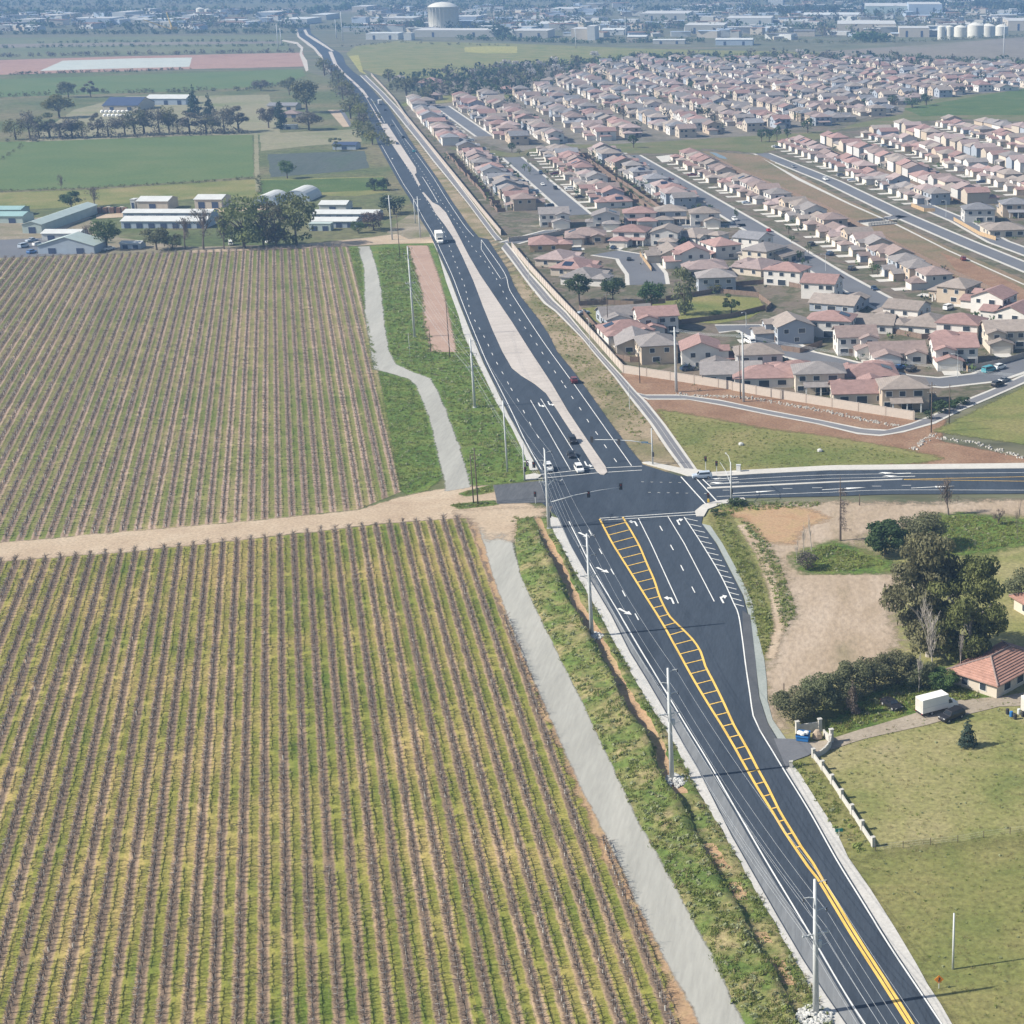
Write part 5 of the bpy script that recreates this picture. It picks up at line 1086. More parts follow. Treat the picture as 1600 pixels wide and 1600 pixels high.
# ================================================================ WALLS, FENCES, POLES, SIGNALS, SIGNS
M_wallm = flat_mat('tan_block_wall', (.44, .385, .34), .9, .1, 1.2)
M_pil = flat_mat('block_pilaster', (.40, .34, .295), .9, .1, 1.2)
M_steel = flat_mat('galvanised_steel', (.52, .54, .55), .5, .08, 1.5)
M_dark = flat_mat('dark_metal', (.04, .04, .042), .6, .1)
M_pole = flat_mat('weathered_pole_wood', (.12, .095, .075), .95, .25, 2)
M_wire = flat_mat('aluminium_wire', (.55, .57, .60), .4, .05)
M_brass = flat_mat('signal_yellow', (.62, .42, .06), .6, .05)
M_lens = flat_mat('signal_lens', (.25, .03, .02), .4, .05)
M_sgreen = flat_mat('sign_green', (.02, .20, .16), .5, .05)
M_sblue = flat_mat('sign_blue', (.03, .16, .30), .5, .05)
M_sorange = flat_mat('sign_orange', (.70, .24, .03), .5, .05)
def wall_run(name, pts, h, label, seg=4.8, px=True, grp=None):
    P = [G(*p) for p in pts] if px else pts
    o = empty(name, tuple(P[0]), 0, label, 'wall', grp); S_ = walk(P, seg)
    S_ = S_ + [(P[-1], S_[-1][1])]
    for i, ((a, d), (b, _)) in enumerate(zip(S_, S_[1:])):
        L = (b-a).length
        if L < .6: continue
        c = (a+b)/2 - P[0]; rz = math.atan2((b-a).y, (b-a).x)
        w = MB().box((0, 0, h/2+.05), (L-.36, .2, h)).box((0, 0, h+.10), (L-.36, .3, .1)).build('wall_panel', M_wallm, o); w.location = (c.x, c.y, 0); w.rotation_euler = (0, 0, rz)
        p = MB().box((0, 0, h/2+.15), (.36, .36, h+.16)).box((0, 0, h+.2), (.46, .46, .1)).build('pilaster', M_pil, o); p.location = (a.x-P[0].x, a.y-P[0].y, 0); p.rotation_euler = (0, 0, rz)
    return o
wall_run('sound_wall', [(580, 118), (600, 139), (617, 158), (632, 181), (657, 212), (682, 243), (715, 284), (750, 328), (783, 368)], 2.3, 'long tan block wall between the far houses and the bike path')
wall_run('sound_wall', [(800, 388), (827, 421), (855, 452), (882, 481), (903, 503), (932, 535), (952, 558), (974, 583)], 2.5, 'tan block wall along the bike path below the estate entrance')
wall_run('sound_wall', [(974, 583), (1060, 596), (1144, 609)], 2.5, 'tan block wall on the red soil beside the tall steel pole', 9)
wall_run('sound_wall', [(1144, 610), (1200, 620), (1248, 628), (1340, 643), (1430, 657)], 2.5, 'tan block wall behind the curving side path', 9)
wall_run('sound_wall', [(795, 378), (850, 372), (880, 366)], 1.9, 'short tan wall along the estate entrance street')
def fence(pts, h, label, mat=M_wood, grp='wooden fences of the estate'):
    P = dense([G(*p) for p in pts], 2.4); o = empty('wooden_fence', tuple(P[0]), 0, label, 'fence', grp)
    mb = MB(); ps = MB()
    for a, b in zip(P, P[1:]):
        c = (a+b)/2-P[0]; mb.box((c.x, c.y, h/2+.05), ((b-a).length-.1, .06, h), math.atan2((b-a).y, (b-a).x))
        ps.box((a.x-P[0].x, a.y-P[0].y, h/2+.1), (.14, .14, h+.15))
    tag(mb.build('fence_panel', mat, o), kind='stuff'); tag(ps.build('fence_post', mat, o), kind='stuff')
for pts, lab, m_ in [([(893, 236), (940, 268), (985, 304), (1020, 330)], 'brown fence between the backs of the two near rows', M_wood), ([(1118, 250), (1190, 284), (1290, 326), (1380, 374), (1470, 420), (1548, 455)], 'long brown fence between the long row and the drainage strip', M_wood), ([(1271, 228), (1350, 258), (1430, 290), (1500, 318)], 'brown fence between rows of the far block', M_wood),
    ([(1196, 484), (1140, 498), (1056, 508), (1050, 496)], 'dark brown fence along the lower edge of the empty lot', M_fascia), ([(1186, 464), (1120, 458), (1040, 470)], 'brown fence along the upper edge of the empty lot', M_wood), ([(1186, 466), (1205, 480), (1197, 488)], 'brown fence at the end of the empty lot', M_wood), ([(905, 478), (950, 476), (990, 478), (1040, 474)], 'dark fence behind the trees by the wall', M_fascia),
    ([(1424, 323), (1444, 331), (1461, 331)], 'orange-brown fence at the far street corner', M_woodl), ([(1490, 345), (1530, 368), (1556, 376)], 'yellow new fence at the far block corner house', M_woodl), ([(1512, 580), (1560, 571), (1610, 556)], 'grey-brown fence along the bottom street', M_pil), ([(1503, 570), (1512, 582)], 'short bright red-brown fence at the bottom corner house', M_orange), ([(1220, 548), (1250, 552), (1285, 540)], 'tan fence behind the bulb houses', M_wood),
    ([(1205, 442), (1255, 452), (1290, 462)], 'red-brown fence below the solar-roofed house', M_wood), ([(1120, 450), (1190, 444), (1205, 432)], 'brown fence below the blue-grey back', M_wood), ([(1000, 400), (1018, 424)], 'orange wooden fence beside the short court', M_woodl), ([(870, 365), (930, 360), (1020, 356)], 'grey fence behind the crossing street', M_pil),
    ([(905, 484), (935, 520), (962, 522)], 'dark fence inside the wall by the lone house', M_wood), ([(955, 560), (985, 566), (1010, 566)], 'red-brown fence in the yard at the wall corner', M_wood), ([(1330, 552), (1345, 560)], 'short brown fence between the two white houses', M_wood), ([(1390, 520), (1440, 530), (1470, 528)], 'tan fence with arbour in the middle yards', M_wood)]:
    fence(pts, 1.8, lab, m_)
b0, b1 = G(1350, 352), G(1394, 348); o = empty('culvert_bridge', tuple(b0), 0, 'small dark culvert bridge crossing the drainage strip', 'bridge'); c = (b1-b0)/2; rz = math.atan2(c.y, c.x)
MB().box((c.x, c.y, .3), (c.length*2, 9, .5), rz).build('deck', M_conc, o)
for s in (-4.4, 4.4):
    rl = MB()
    for k in range(11): rl.box((c.x*k/5 - s*math.sin(rz), c.y*k/5 + s*math.cos(rz), 1.1), (.12, .12, 1.3), rz)
    for z in (.9, 1.3, 1.7): rl.box((c.x - s*math.sin(rz), c.y + s*math.cos(rz), z), (c.length*2, .1, .22), rz)
    rl.build('railing', M_dark, o)
# fences of the single back yards
fm = MB()
for a, b in (((-7.4, 11), (-7.4, 15)), ((-7.4, 15), (7.4, 15))):
    fm.box(((a[0]+b[0])/2, (a[1]+b[1])/2, .95), (abs(b[0]-a[0]) or .08, abs(b[1]-a[1]) or .08, 1.8))
# ---- steel power poles
def ground_of(px): g = G(*px); return Vector((g.x, g.y, 0))
POLES = [((1275, 1585), 1374), ((1050, 1220), 1044), ((925, 995), 834), ((858, 826), 703), ((742, 637), 530), ((648, 527), 385)]
LINE_P = [ground_of(p) for p, _ in POLES]; ROAD_D = [(LINE_P[min(i+1, 5)] - LINE_P[max(i-1, 0)]).normalized() for i in range(6)]
WH = [HT(p, t) for p, t in POLES]
plab = ['pale steel power pole nearest the camera, with stones round its foot', 'pale steel power pole beside the yellow hatching', 'pale steel power pole beside the turn lanes', 'steel power pole at the intersection corner beside the signal mast', 'steel power pole in the tall weeds above the intersection', 'slim steel power pole at the end of the salmon dirt strip']
arms = []
for i, (g, H) in enumerate(zip(LINE_P, WH)):
    d = ROAD_D[i]; n = Vector((d.y, -d.x, 0)); n = n if n.x > 0 else -n
    o = empty('power_pole', tuple(g), math.atan2(n.y, n.x), plab[i], 'power pole', 'steel power poles along the highway')
    MB().tube([(0, 0, 0), (0, 0, H*.5), (0, 0, H)], [.42, .32, .2], 10).build('pole', M_steel, o, True)
    MB().lathe([(.6, 0), (.6, .25), (0, .25)], 10).build('base_plate', M_steel, o)
    at = []
    for k, (z, s) in enumerate(((H-.5, 1), (H-2.4, -1), (H-4.3, 1))):
        a = MB().tube([(0, 0, z-.2), (s*.8, 0, z+.05), (s*1.5, 0, z+.1)], [.09, .07, .05], 6).build('davit_arm', M_steel, o)
        MB().tube([(s*1.5, 0, z+.1), (s*1.5, 0, z-.45)], [.07, .07], 6).build('insulator', M_dark, a); at.append(g + n*s*1.5 + Vector((0, 0, z-.4)))
    zc = H*.60
    c = MB().box((0, 0, zc), (3.4, .16, .18)).tube([(-1.2, 0, zc), (0, 0, zc-.9)], .04, 4).tube([(1.2, 0, zc), (0, 0, zc-.9)], .04, 4).build('crossarm', M_steel, o)
    for x in (-1.6, -.8, .8, 1.6):
        MB().tube([(x, 0, zc+.08), (x, 0, zc+.5)], [.07, .05], 6).build('insulator', M_steel, c); at.append(g + n*x + Vector((0, 0, zc+.5)))
    if i in (0, 1): MB().lathe([(.28, 0), (.3, .9), (.1, 1.0), (0, 1.0)], 10, (.55, 0, H*.50)).build('transformer', M_steel, o, True)
    if i < 4: MB().tube([(0, 0, H*.50), (1.6, 0, H*.52)], [.05, .04], 5).build('cable_bracket', M_steel, o)
    at.append(g + n*.5 + Vector((0, 0, H*.47))); arms.append(at)
off = LINE_P[0] - LINE_P[1]
arms = [[p + off for p in arms[0]]] + arms
for i, (A, B) in enumerate(zip(arms, arms[1:])):
    for a, b in zip(A, B):
        pts = [a + (b-a)*(t/14) - Vector((0, 0, 1.3*4*(t/14)*(1-t/14))) for t in range(15)]
        tag(MB().tube(pts, .022, 3, cap=False).build('power_line', M_wire), f"thin overhead wire in the {['span below the nearest pole', 'first span between steel poles', 'second span beside the hatching', 'third span at the turn lanes', 'fourth span above the intersection', 'fifth span along the weeds'][i]}", 'wire', f"overhead wires of the {ORD[i]} span")
def rocks(px, r0, n, label):
    g = G(*px); o = None; mb = MB(); r = random.Random(n)
    for _ in range(n):
        a = r.uniform(0, 6.28); q = r0*math.sqrt(r.random()); s = r.uniform(.18, .42); z = .12+.35*(1-q/r0)
        mb.lathe([(0, -s*.6), (s, -s*.2), (s*.8, s*.4), (0, s*.65)], 5, (g.x+q*math.cos(a), g.y+q*math.sin(a)*1.1, z + r.uniform(0, .2)))
    tag(mb.build('rock_pile', M_rock2), label, 'rocks', kind='stuff')
M_rock2 = ground_mat('riprap_stone', [(.42, .42, .40), (.58, .58, .56)], 1.2, 3, finecon=.4)
rocks((1272, 1590), 2.2, 190, 'pale stones heaped round the nearest pole foot'); rocks((1056, 1222), 2.1, 170, 'pale stones heaped round the second pole foot'); rocks((927, 996), 1.9, 130, 'pale stones heaped round the third pole foot')
def simple_pole(px, top, r0, r1, mat, label, name='power_pole', arm=0, cat='power pole', grp=None, arms_z=(.93,), ang=0):
    g = G(*px); H = HT(px, top); o = empty(name, (g.x, g.y, 0), ang, label, cat, grp)
    MB().tube([(0, 0, 0), (0, 0, H*.5), (0, 0, H)], [r0, (r0+r1)/2, r1], 8).build('pole', mat, o, True)
    for z in arms_z if arm else ():
        c = MB().box((0, 0, H*z), (arm, .14, .16)).build('crossarm', mat, o)
        for x in (-.45, -.15, .15, .45): MB().tube([(x*arm, 0, H*z), (x*arm, 0, H*z+.35)], .06, 5).build('insulator', M_steel, c)
    return o, H
simple_pole((793, 738), 626, .26, .15, M_steel, 'plain steel pole at the weeds corner above the intersection')
simple_pole((657, 372), 307, .36, .2, M_steel, 'steel pole by the farm gate, right of the pair', arm=3)
simple_pole((613, 375), 305, .40, .22, M_steel, 'tallest pale steel pole by the farm gate', arm=3)
simple_pole((649, 349), 312, .25, .15, M_steel, 'short steel pole close behind the farm gate pole')
simple_pole((625, 402), 334, .17, .12, M_pole, 'leaning wooden pole between the gravel path and farm gate', arm=2.2)
simple_pole((703, 558), 466, .16, .11, M_pole, 'dark wooden pole at the lower end of the salmon strip')
simple_pole((673, 549), 510, .12, .09, M_pole, 'short dark wooden post in the weeds left of the salmon strip', cat='post', name='wooden_post')
simple_pole((641, 560), 520, .07, .05, M_steel, 'thin grey leaning stake in the yellow weeds', cat='post', name='marker_stake')
simple_pole((747, 789), 700, .17, .12, M_pole, 'front one of two dark wooden poles on the grass island')
simple_pole((740, 787), 712, .16, .11, M_pole, 'rear one of two dark wooden poles on the grass island')
simple_pole((1057, 613), 511, .46, .24, M_steel, 'tall pale steel pole before the estate wall', arm=2.6)
simple_pole((1162, 628), 519, .38, .2, M_steel, 'right-hand tall steel pole of the pair before the wall', arm=3.6)
simple_pole((1157, 624), 540, .18, .12, M_pole, 'brown wooden pole touching the right tall steel pole')
simple_pole((1000, 599), 545, .13, .1, M_dark, 'dark slim post at the corner of the block wall', cat='post', name='steel_post')
simple_pole((950, 512), 457, .16, .11, M_pole, 'dark wooden pole beside the shed-like house', arm=1.8)
simple_pole((1455, 676), 597, .17, .12, M_pole, 'wooden pole with crossarms at the bend of the side path', arm=2.4, arms_z=(.93, .78))
simple_pole((1483, 662), 600, .15, .1, M_pole, 'wooden pole right of the one at the side path bend')
simple_pole((1489, 1515), 1427, .17, .12, M_steel, 'weathered grey pole standing in the lower right meadow')
for px, t, lab in (((435, 74), 38, 'left one of the far lattice poles by the highway bend'), ((440, 72), 44, 'right one of the far lattice poles by the highway bend'), ((536, 64), 18, 'tall far pole right of the highway bend'), ((526, 60), 30, 'short far pole right of the highway bend'), ((978, 62), 26, 'tall thin far pole before the industrial yards'), ((1568, 94), 36, 'tall thin far pole above the dense estate'), ((900, 75), 45, 'thin far pole over the green strip')):
    simple_pole(px, t, .7, .4, M_steel, lab, arm=7)
def pole_wires(A, B, dz, grp):
    for k in (-1, 0, 1):
        a, b = A + Vector((k*.3, k*1.1, 0)), B + Vector((k*.3, k*1.1, 0)); pts = [a + (b-a)*(t/10) - Vector((0, 0, dz*4*(t/10)*(1-t/10))) for t in range(11)]
        tag(MB().tube(pts, .025, 3, cap=False).build('power_line', M_wire), 'thin overhead wire ' + grp, 'wire', 'overhead wires ' + grp)
pA, pB = ground_of((1057, 613)) + Vector((0, 0, HT((1057, 613), 515))), ground_of((1162, 628)) + Vector((0, 0, HT((1162, 628), 524)))
pole_wires(pA, pB, .6, 'between the two tall poles before the wall'); pole_wires(pB, ground_of((1760, 690)) + Vector((0, 0, 16)), 2, 'from the right tall pole towards the corner lawn')
# ---- traffic signals
def head(parent, loc, rz, sc=1.0):
    h = MB().box((0, 0, 0), (.42, .26, 1.15)).box((0, .10, 0), (.66, .04, 1.4)).build('signal_head', M_dark, parent); h.location = loc; h.rotation_euler = (0, 0, rz); h.scale = (sc,)*3
    for k, z in enumerate((.36, 0, -.36)): MB().lathe([(.15, 0), (0, .03)], 8).build('lens', M_lens if k == 0 else M_dark, h).matrix_local = Matrix.Translation((0, -.14, z)) @ Matrix.Rotation(math.pi/2, 4, 'X')
def signal(px, top, arm_end, heads, label, lum=None, hz=0, sign=None):
    g = G(*px); H = HT(px, top); o = empty('traffic_signal', (g.x, g.y, 0), 0, label, 'traffic signal')
    MB().tube([(0, 0, 0), (0, 0, H)], [.24, .13], 8).build('pole', M_steel, o, True)
    if arm_end:
        e = G(*arm_end) - g; s = Vector((0, 0, e.z-.7)); pts = [s, s + (Vector((e.x, e.y, e.z))-s)*.35 + Vector((0, 0, .45)), s + (Vector((e.x, e.y, e.z))-s)*.7 + Vector((0, 0, .35)), Vector((e.x, e.y, e.z))]
        MB().tube(pts, [.14, .11, .09, .06], 7).build('mast_arm', M_steel, o, True)
        for t in heads:
            p = s + (Vector((e.x, e.y, e.z))-s)*t + Vector((0, 0, -.1 if t < 1 else .1)); head(o, tuple(p), hz, 1.15)
        if sign:
            p = s + (Vector((e.x, e.y, e.z))-s)*.12; b = MB().box((0, 0, 0), (1.7, .06, .45)).build('street_sign', M_sblue, o); b.location = (p.x, p.y, p.z+.25)
    if lum:
        e = G(*lum) - g; L = MB().tube([(0, 0, H-.4), (e.x*.4, e.y*.4, H+.3), (e.x, e.y, e.z)], [.08, .06, .05], 6).build('lamp_arm', M_steel, o)
        MB().box((e.x, e.y, e.z-.05), (.75, .3, .15), math.atan2(e.y, e.x)).build('lamp_head', M_steel, L)
    head(o, (.25, -.25, 3.0), hz, .9)
    return o
signal((859, 824), 757, (970, 761, 6.6), [.55, 1.0], 'signal mast with long arm over the road at the near-side kerb', (877, 750, 9.5), .3)
signal((820, 751), 692, (834, 727, 5.6), [.35, 1.0], 'signal mast with short arm beside the farm road', None, 0)
signal((1020, 727), 669, (925, 687, 6.4), [.55, 1.0], 'signal mast with arm reaching over the far lanes', None, math.pi-.3, True)
signal((1143, 786), 722, None, [], 'slender corner signal pole carrying two curved lamp arms', (1134, 708, 9.5), math.pi/2)
g = G(1143, 786); e = G(1125, 722, 8) - g; MB().tube([(0, 0, 4.6), (e.x*.5, e.y*.5, 7), (e.x, e.y, 8)], [.08, .06, .04], 6).build('lamp_arm', M_steel, [o for o in COL.objects if o.get('label', '').startswith('slender corner')][0])
def ped(px, top, label, mat=M_steel, hmat=None):
    g = G(*px); H = HT(px, top); o = empty('pedestrian_signal', (g.x, g.y, 0), 0, label, 'traffic signal'); MB().tube([(0, 0, 0), (0, 0, H)], .08, 6).build('pole', mat, o); head(o, (0, -.2, H-.3), 0, .95)
    if hmat: MB().box((0, -.1, H-1.6), (.5, .3, .8)).build('push_button_box', hmat, o)
ped((837, 787), 770, 'short signal post on the farm road corner'); ped((1107, 788), 772, 'short signal post with yellow box at the lower right corner', M_steel, M_brass); ped((1103, 738), 715, 'signal post behind the silver car'); ped((1120, 742), 722, 'lone signal post on the lawn edge')
g = G(1154, 738); cb = empty('control_cabinet', (g.x, g.y, .1), 0, 'grey signal control cabinet on the lawn edge', 'cabinet'); MB().box((0, 0, .95), (1.1, .8, 1.8)).box((0, 0, 1.9), (1.2, .9, .1)).build('housing', M_steel, cb); MB().box((0, -.42, .95), (.95, .04, 1.55)).build('door', M_trim, cb); MB().box((0, 0, .05), (1.5, 1.2, .12)).build('base', M_conc, cb)
for x, y, lab in ((1158, 696, 'pale boulder on the triangular lawn, left one'), (1281, 706, 'pale boulder on the triangular lawn, right one')):
    g = G(x, y); tag(MB().lathe([(0, -.1), (.8, .1), (.75, .5), (.35, .75), (0, .8)], 7, (g.x, g.y, .1)).build('boulder', M_rock2), lab, 'boulder')
# street lamp posts along the bike path and in the estate
def lamp(px, top, label, ang=0):
    g = G(*px); H = HT(px, top); o = empty('street_lamp', (g.x, g.y, 0), ang, label, 'street lamp', 'street lamps')
    MB().tube([(0, 0, 0), (0, 0, H)], [.11, .07], 6).build('pole', M_steel, o); MB().tube([(0, 0, H-.1), (.9, 0, H+.25), (1.7, 0, H+.2)], .045, 5).build('arm', M_steel, o); MB().box((1.9, 0, H+.17), (.6, .28, .13)).build('lamp_head', M_steel, o)
for px, t, lab, a in (((1496, 590), 554, 'street lamp at the bottom street corner', 3), ((984, 640), 600, 'slim pale lamp on the bike path verge', 2), ((922, 545), 500, 'slim pale lamp halfway along the bike path', 2), ((827, 440), 405, 'slim pale lamp by the upper bike path', 2), ((1166, 512), 488, 'street lamp at the cul-de-sac bulb', 4), ((1290, 424), 398, 'street lamp on the long straight street', 3), ((1478, 340), 314, 'street lamp at the far block corner', 3), ((1004, 412), 388, 'street lamp in the short court', 3)): lamp(px, t, lab, a)
# ---- road signs of the lower right
g = G(1311, 1312); o = empty('street_sign', (g.x, g.y, 0), .2, 'green street name sign on the verge below the white pillars', 'road sign'); MB().tube([(0, 0, 0), (0, 0, 1.7)], .05, 6).build('post', M_steel, o); MB().box((0, 0, 1.6), (1.15, .05, .55)).build('sign_plate', M_sgreen, o)
g = G(1467, 1545); o = empty('warning_sign', (g.x, g.y, 0), .1, 'orange diamond warning sign with black bent arrow in the meadow edge', 'road sign'); MB().tube([(0, 0, 0), (0, 0, 1.3)], .05, 6).build('post', M_steel, o)
q = .62; s = MB().add([(0, -.04, 1.4-q), (q, -.04, 1.4), (0, -.04, 1.4+q), (-q, -.04, 1.4), (0, .02, 1.4-q), (q, .02, 1.4), (0, .02, 1.4+q), (-q, .02, 1.4)], [(0, 1, 2, 3), (7, 6, 5, 4), (0, 4, 5, 1), (1, 5, 6, 2), (2, 6, 7, 3), (3, 7, 4, 0)]).build('sign_plate', M_sorange, o)
MB().box((-.04, -.06, 1.25), (.12, .03, .3)).box((.05, -.06, 1.45), (.12, .03, .3)).add([(-.12, -.06, 1.56), (.22, -.06, 1.56), (.05, -.06, 1.76)], [(0, 1, 2)]).build('arrow_symbol', M_dark, s)
# ---- white boundary wall with pillars and curved gate wings
M_bwall = flat_mat('white_block', (.47, .455, .425), .9, .15, 1.5)
WP_ = [(1271, 1184), (1285, 1203), (1300, 1225), (1315, 1248), (1331, 1272), (1347, 1297), (1364, 1323)]
P = [G(*p) for p in WP_]; o = empty('boundary_wall', tuple(P[0]), 0, 'low white wall with square pillars round the fenced meadow', 'wall')
for i, p in enumerate(P):
    MB().box((p.x-P[0].x, p.y-P[0].y, .8), (.5, .5, 1.6), .5).box((p.x-P[0].x, p.y-P[0].y, 1.64), (.62, .62, .1), .5).build('pillar', M_bwall, o)
    if i: a, b = P[i-1], p; c = (a+b)/2-P[0]; MB().box((c.x, c.y, .45), ((b-a).length-.6, .22, .9), math.atan2((b-a).y, (b-a).x)).build('wall_panel', M_bwall, o)
def wing(pts, h0, h1, label, pil):
    P = dense([G(*p) for p in pts], .8); o = empty('gate_wall', tuple(P[0]), 0, label, 'wall'); n = len(P)-1
    for i, (a, b) in enumerate(zip(P, P[1:])):
        h = h0 + (h1-h0)*(i/n)**1.5; c = (a+b)/2-P[0]; MB().box((c.x, c.y, h/2), ((b-a).length+.05, .28, h), math.atan2((b-a).y, (b-a).x)).build('wall_segment', M_bwall, o)
    for k in pil: c = P[k]-P[0]; MB().box((c.x, c.y, h1/2+.2), (.6, .6, h1+.4), .4).box((c.x, c.y, h1+.45), (.76, .76, .12), .4).build('pillar', M_bwall, o)
wing([(1271, 1184), (1280, 1182), (1290, 1176), (1297, 1169), (1299, 1160)], .9, 2.0, 'curved white gate wall at the lower side of the drive', (-1,))
wing([(1246, 1146), (1262, 1144), (1281, 1142)], 1.6, 1.8, 'white wall behind the blue dumpster', (0, -1))
wing([(1287, 1148), (1291, 1155), (1296, 1160)], 1.0, 1.6, 'short dark gate leaf end wall beside the drive', ())
g = G(1236, 1200); tag(MB().box((g.x, g.y, .6), (.5, .5, 1.2)).box((g.x, g.y, 1.25), (.62, .62, .12)).build('marker_pillar', M_bwall), 'single white pillar at the corner of drive and highway', 'pillar')
g = G(1255, 1158); o = empty('dumpster', (g.x, g.y, .18), -.25, 'blue dumpster heaped with pale bags before the white wall', 'dumpster')
M_dblue = flat_mat('dumpster_blue', (.03, .16, .42), .5, .1)
MB().add([(-1, -.7, .1), (1, -.7, .1), (1, .7, .1), (-1, .7, .1), (-1.1, -.85, 1.2), (1.1, -.85, 1.2), (1.1, .85, 1.5), (-1.1, .85, 1.5)], [(0, 1, 5, 4), (1, 2, 6, 5), (2, 3, 7, 6), (3, 0, 4, 7), (3, 2, 1, 0)]).box((0, -.9, .95), (2.2, .1, .12)).build('bin', M_dblue, o)
for x, y in ((-.6, 0), (.5, .2), (0, -.3)): MB().lathe([(0, 0), (.5, .1), (.45, .45), (0, .6)], 7, (x, y, 1.1)).build('bag', M_trim, o)
g = G(1277, 1154); tag(MB().lathe([(0, 0), (.9, .1), (.8, .9), (.4, 1.5), (0, 1.6)], 8, (g.x, g.y, .1)).build('debris_heap', M_bare), 'tan heap of debris beside the blue dumpster', 'heap')
# wire fence across the meadow
P = [G(*p) for p in [(1368, 1330), (1440, 1322), (1500, 1316), (1544, 1308), (1576, 1304), (1640, 1296)]]; D = walk(P, 4.2); o = empty('wire_fence', tuple(P[0]), 0, 'sagging wire fence with thin posts across the lower meadow', 'fence')
for p, d in D: MB().box((p.x-P[0].x, p.y-P[0].y, .6), (.1, .1, 1.2)).build('fence_post', M_pole, o)
for z in (.35, .7, 1.1): MB().tube([(p.x-P[0].x, p.y-P[0].y, z) for p, d in D], .007, 3, cap=False).build('fence_wire', M_steel, o)
for px, t, lab in (((1225, 1095), 1068, 'dark wooden post standing before the hedge'), ((1343, 790), 772, 'short post on the bank below the side road')): simple_pole(px, t, .12, .1, M_pole, lab, 'wooden_post', cat='post')

# ================================================================ VEHICLES
def paint(name, c): 
    m = flat_mat(name, c, .28, .04, spec=.5); return m
PAINT = {'white': paint('white_car_paint', (.75, .75, .74)), 'black': paint('black_car_paint', (.02, .02, .024)), 'silver': paint('silver_blue_car_paint', (.42, .48, .56)), 'dark red': paint('dark_red_car_paint', (.16, .025, .03)), 'red': paint('red_car_paint', (.42, .04, .04)), 'dark blue': paint('dark_blue_car_paint', (.025, .05, .10)), 'teal': paint('teal_car_paint', (.06, .28, .33)), 'grey': paint('grey_car_paint', (.20, .21, .23)), 'blue': paint('blue_car_paint', (.05, .14, .34))}
M_tyre = flat_mat('tyre_rubber', (.02, .02, .02), .9, .1); M_rim = flat_mat('wheel_rim', (.35, .35, .36), .4, .1)
M_hl = flat_mat('headlight_glass', (.65, .66, .66), .2, .05); M_tl = flat_mat('taillight_glass', (.30, .02, .02), .3, .05)
# stations: x, half width, sill z, belt z, roof z, roof half width (front of the car at +x)
CARS = {'sedan': (4.7, [(2.35, .70, .35, .62, .62, .60), (2.2, .86, .25, .76, .76, .74), (1.0, .91, .22, .92, .92, .82), (.35, .91, .22, .95, 1.38, .66), (-.75, .91, .22, .97, 1.44, .66), (-1.55, .90, .22, .98, 1.05, .74), (-2.25, .85, .28, .98, .98, .72), (-2.35, .74, .40, .80, .80, .62)], (1.4, -1.4)),
 'suv': (5.0, [(2.5, .78, .40, .75, .75, .70), (2.35, .94, .30, .98, .98, .84), (1.25, .97, .28, 1.10, 1.10, .90), (.65, .97, .28, 1.12, 1.72, .76), (-1.9, .97, .28, 1.14, 1.78, .76), (-2.35, .95, .30, 1.14, 1.40, .80), (-2.5, .86, .40, 1.05, 1.05, .76)], (1.55, -1.5)),
 'pickup': (5.6, [(2.8, .80, .42, .80, .80, .72), (2.65, .97, .34, 1.05, 1.05, .86), (1.5, .99, .32, 1.15, 1.15, .90), (.95, .99, .32, 1.16, 1.78, .78), (-.7, .99, .32, 1.16, 1.80, .78), (-.95, .99, .32, 1.16, 1.16, .92), (-2.7, .98, .34, 1.16, 1.16, .92), (-2.8, .92, .45, 1.05, 1.05, .84)], (1.75, -1.7)),
 'van': (5.3, [(2.65, .80, .40, .85, .85, .74), (2.5, .96, .30, 1.05, 1.05, .86), (1.7, 1.0, .28, 1.25, 1.75, .84), (1.2, 1.0, .28, 1.25, 2.1, .82), (-2.45, 1.0, .28, 1.25, 2.1, .82), (-2.65, .96, .35, 1.2, 1.6, .80)], (1.7, -1.6))}
CM = {}
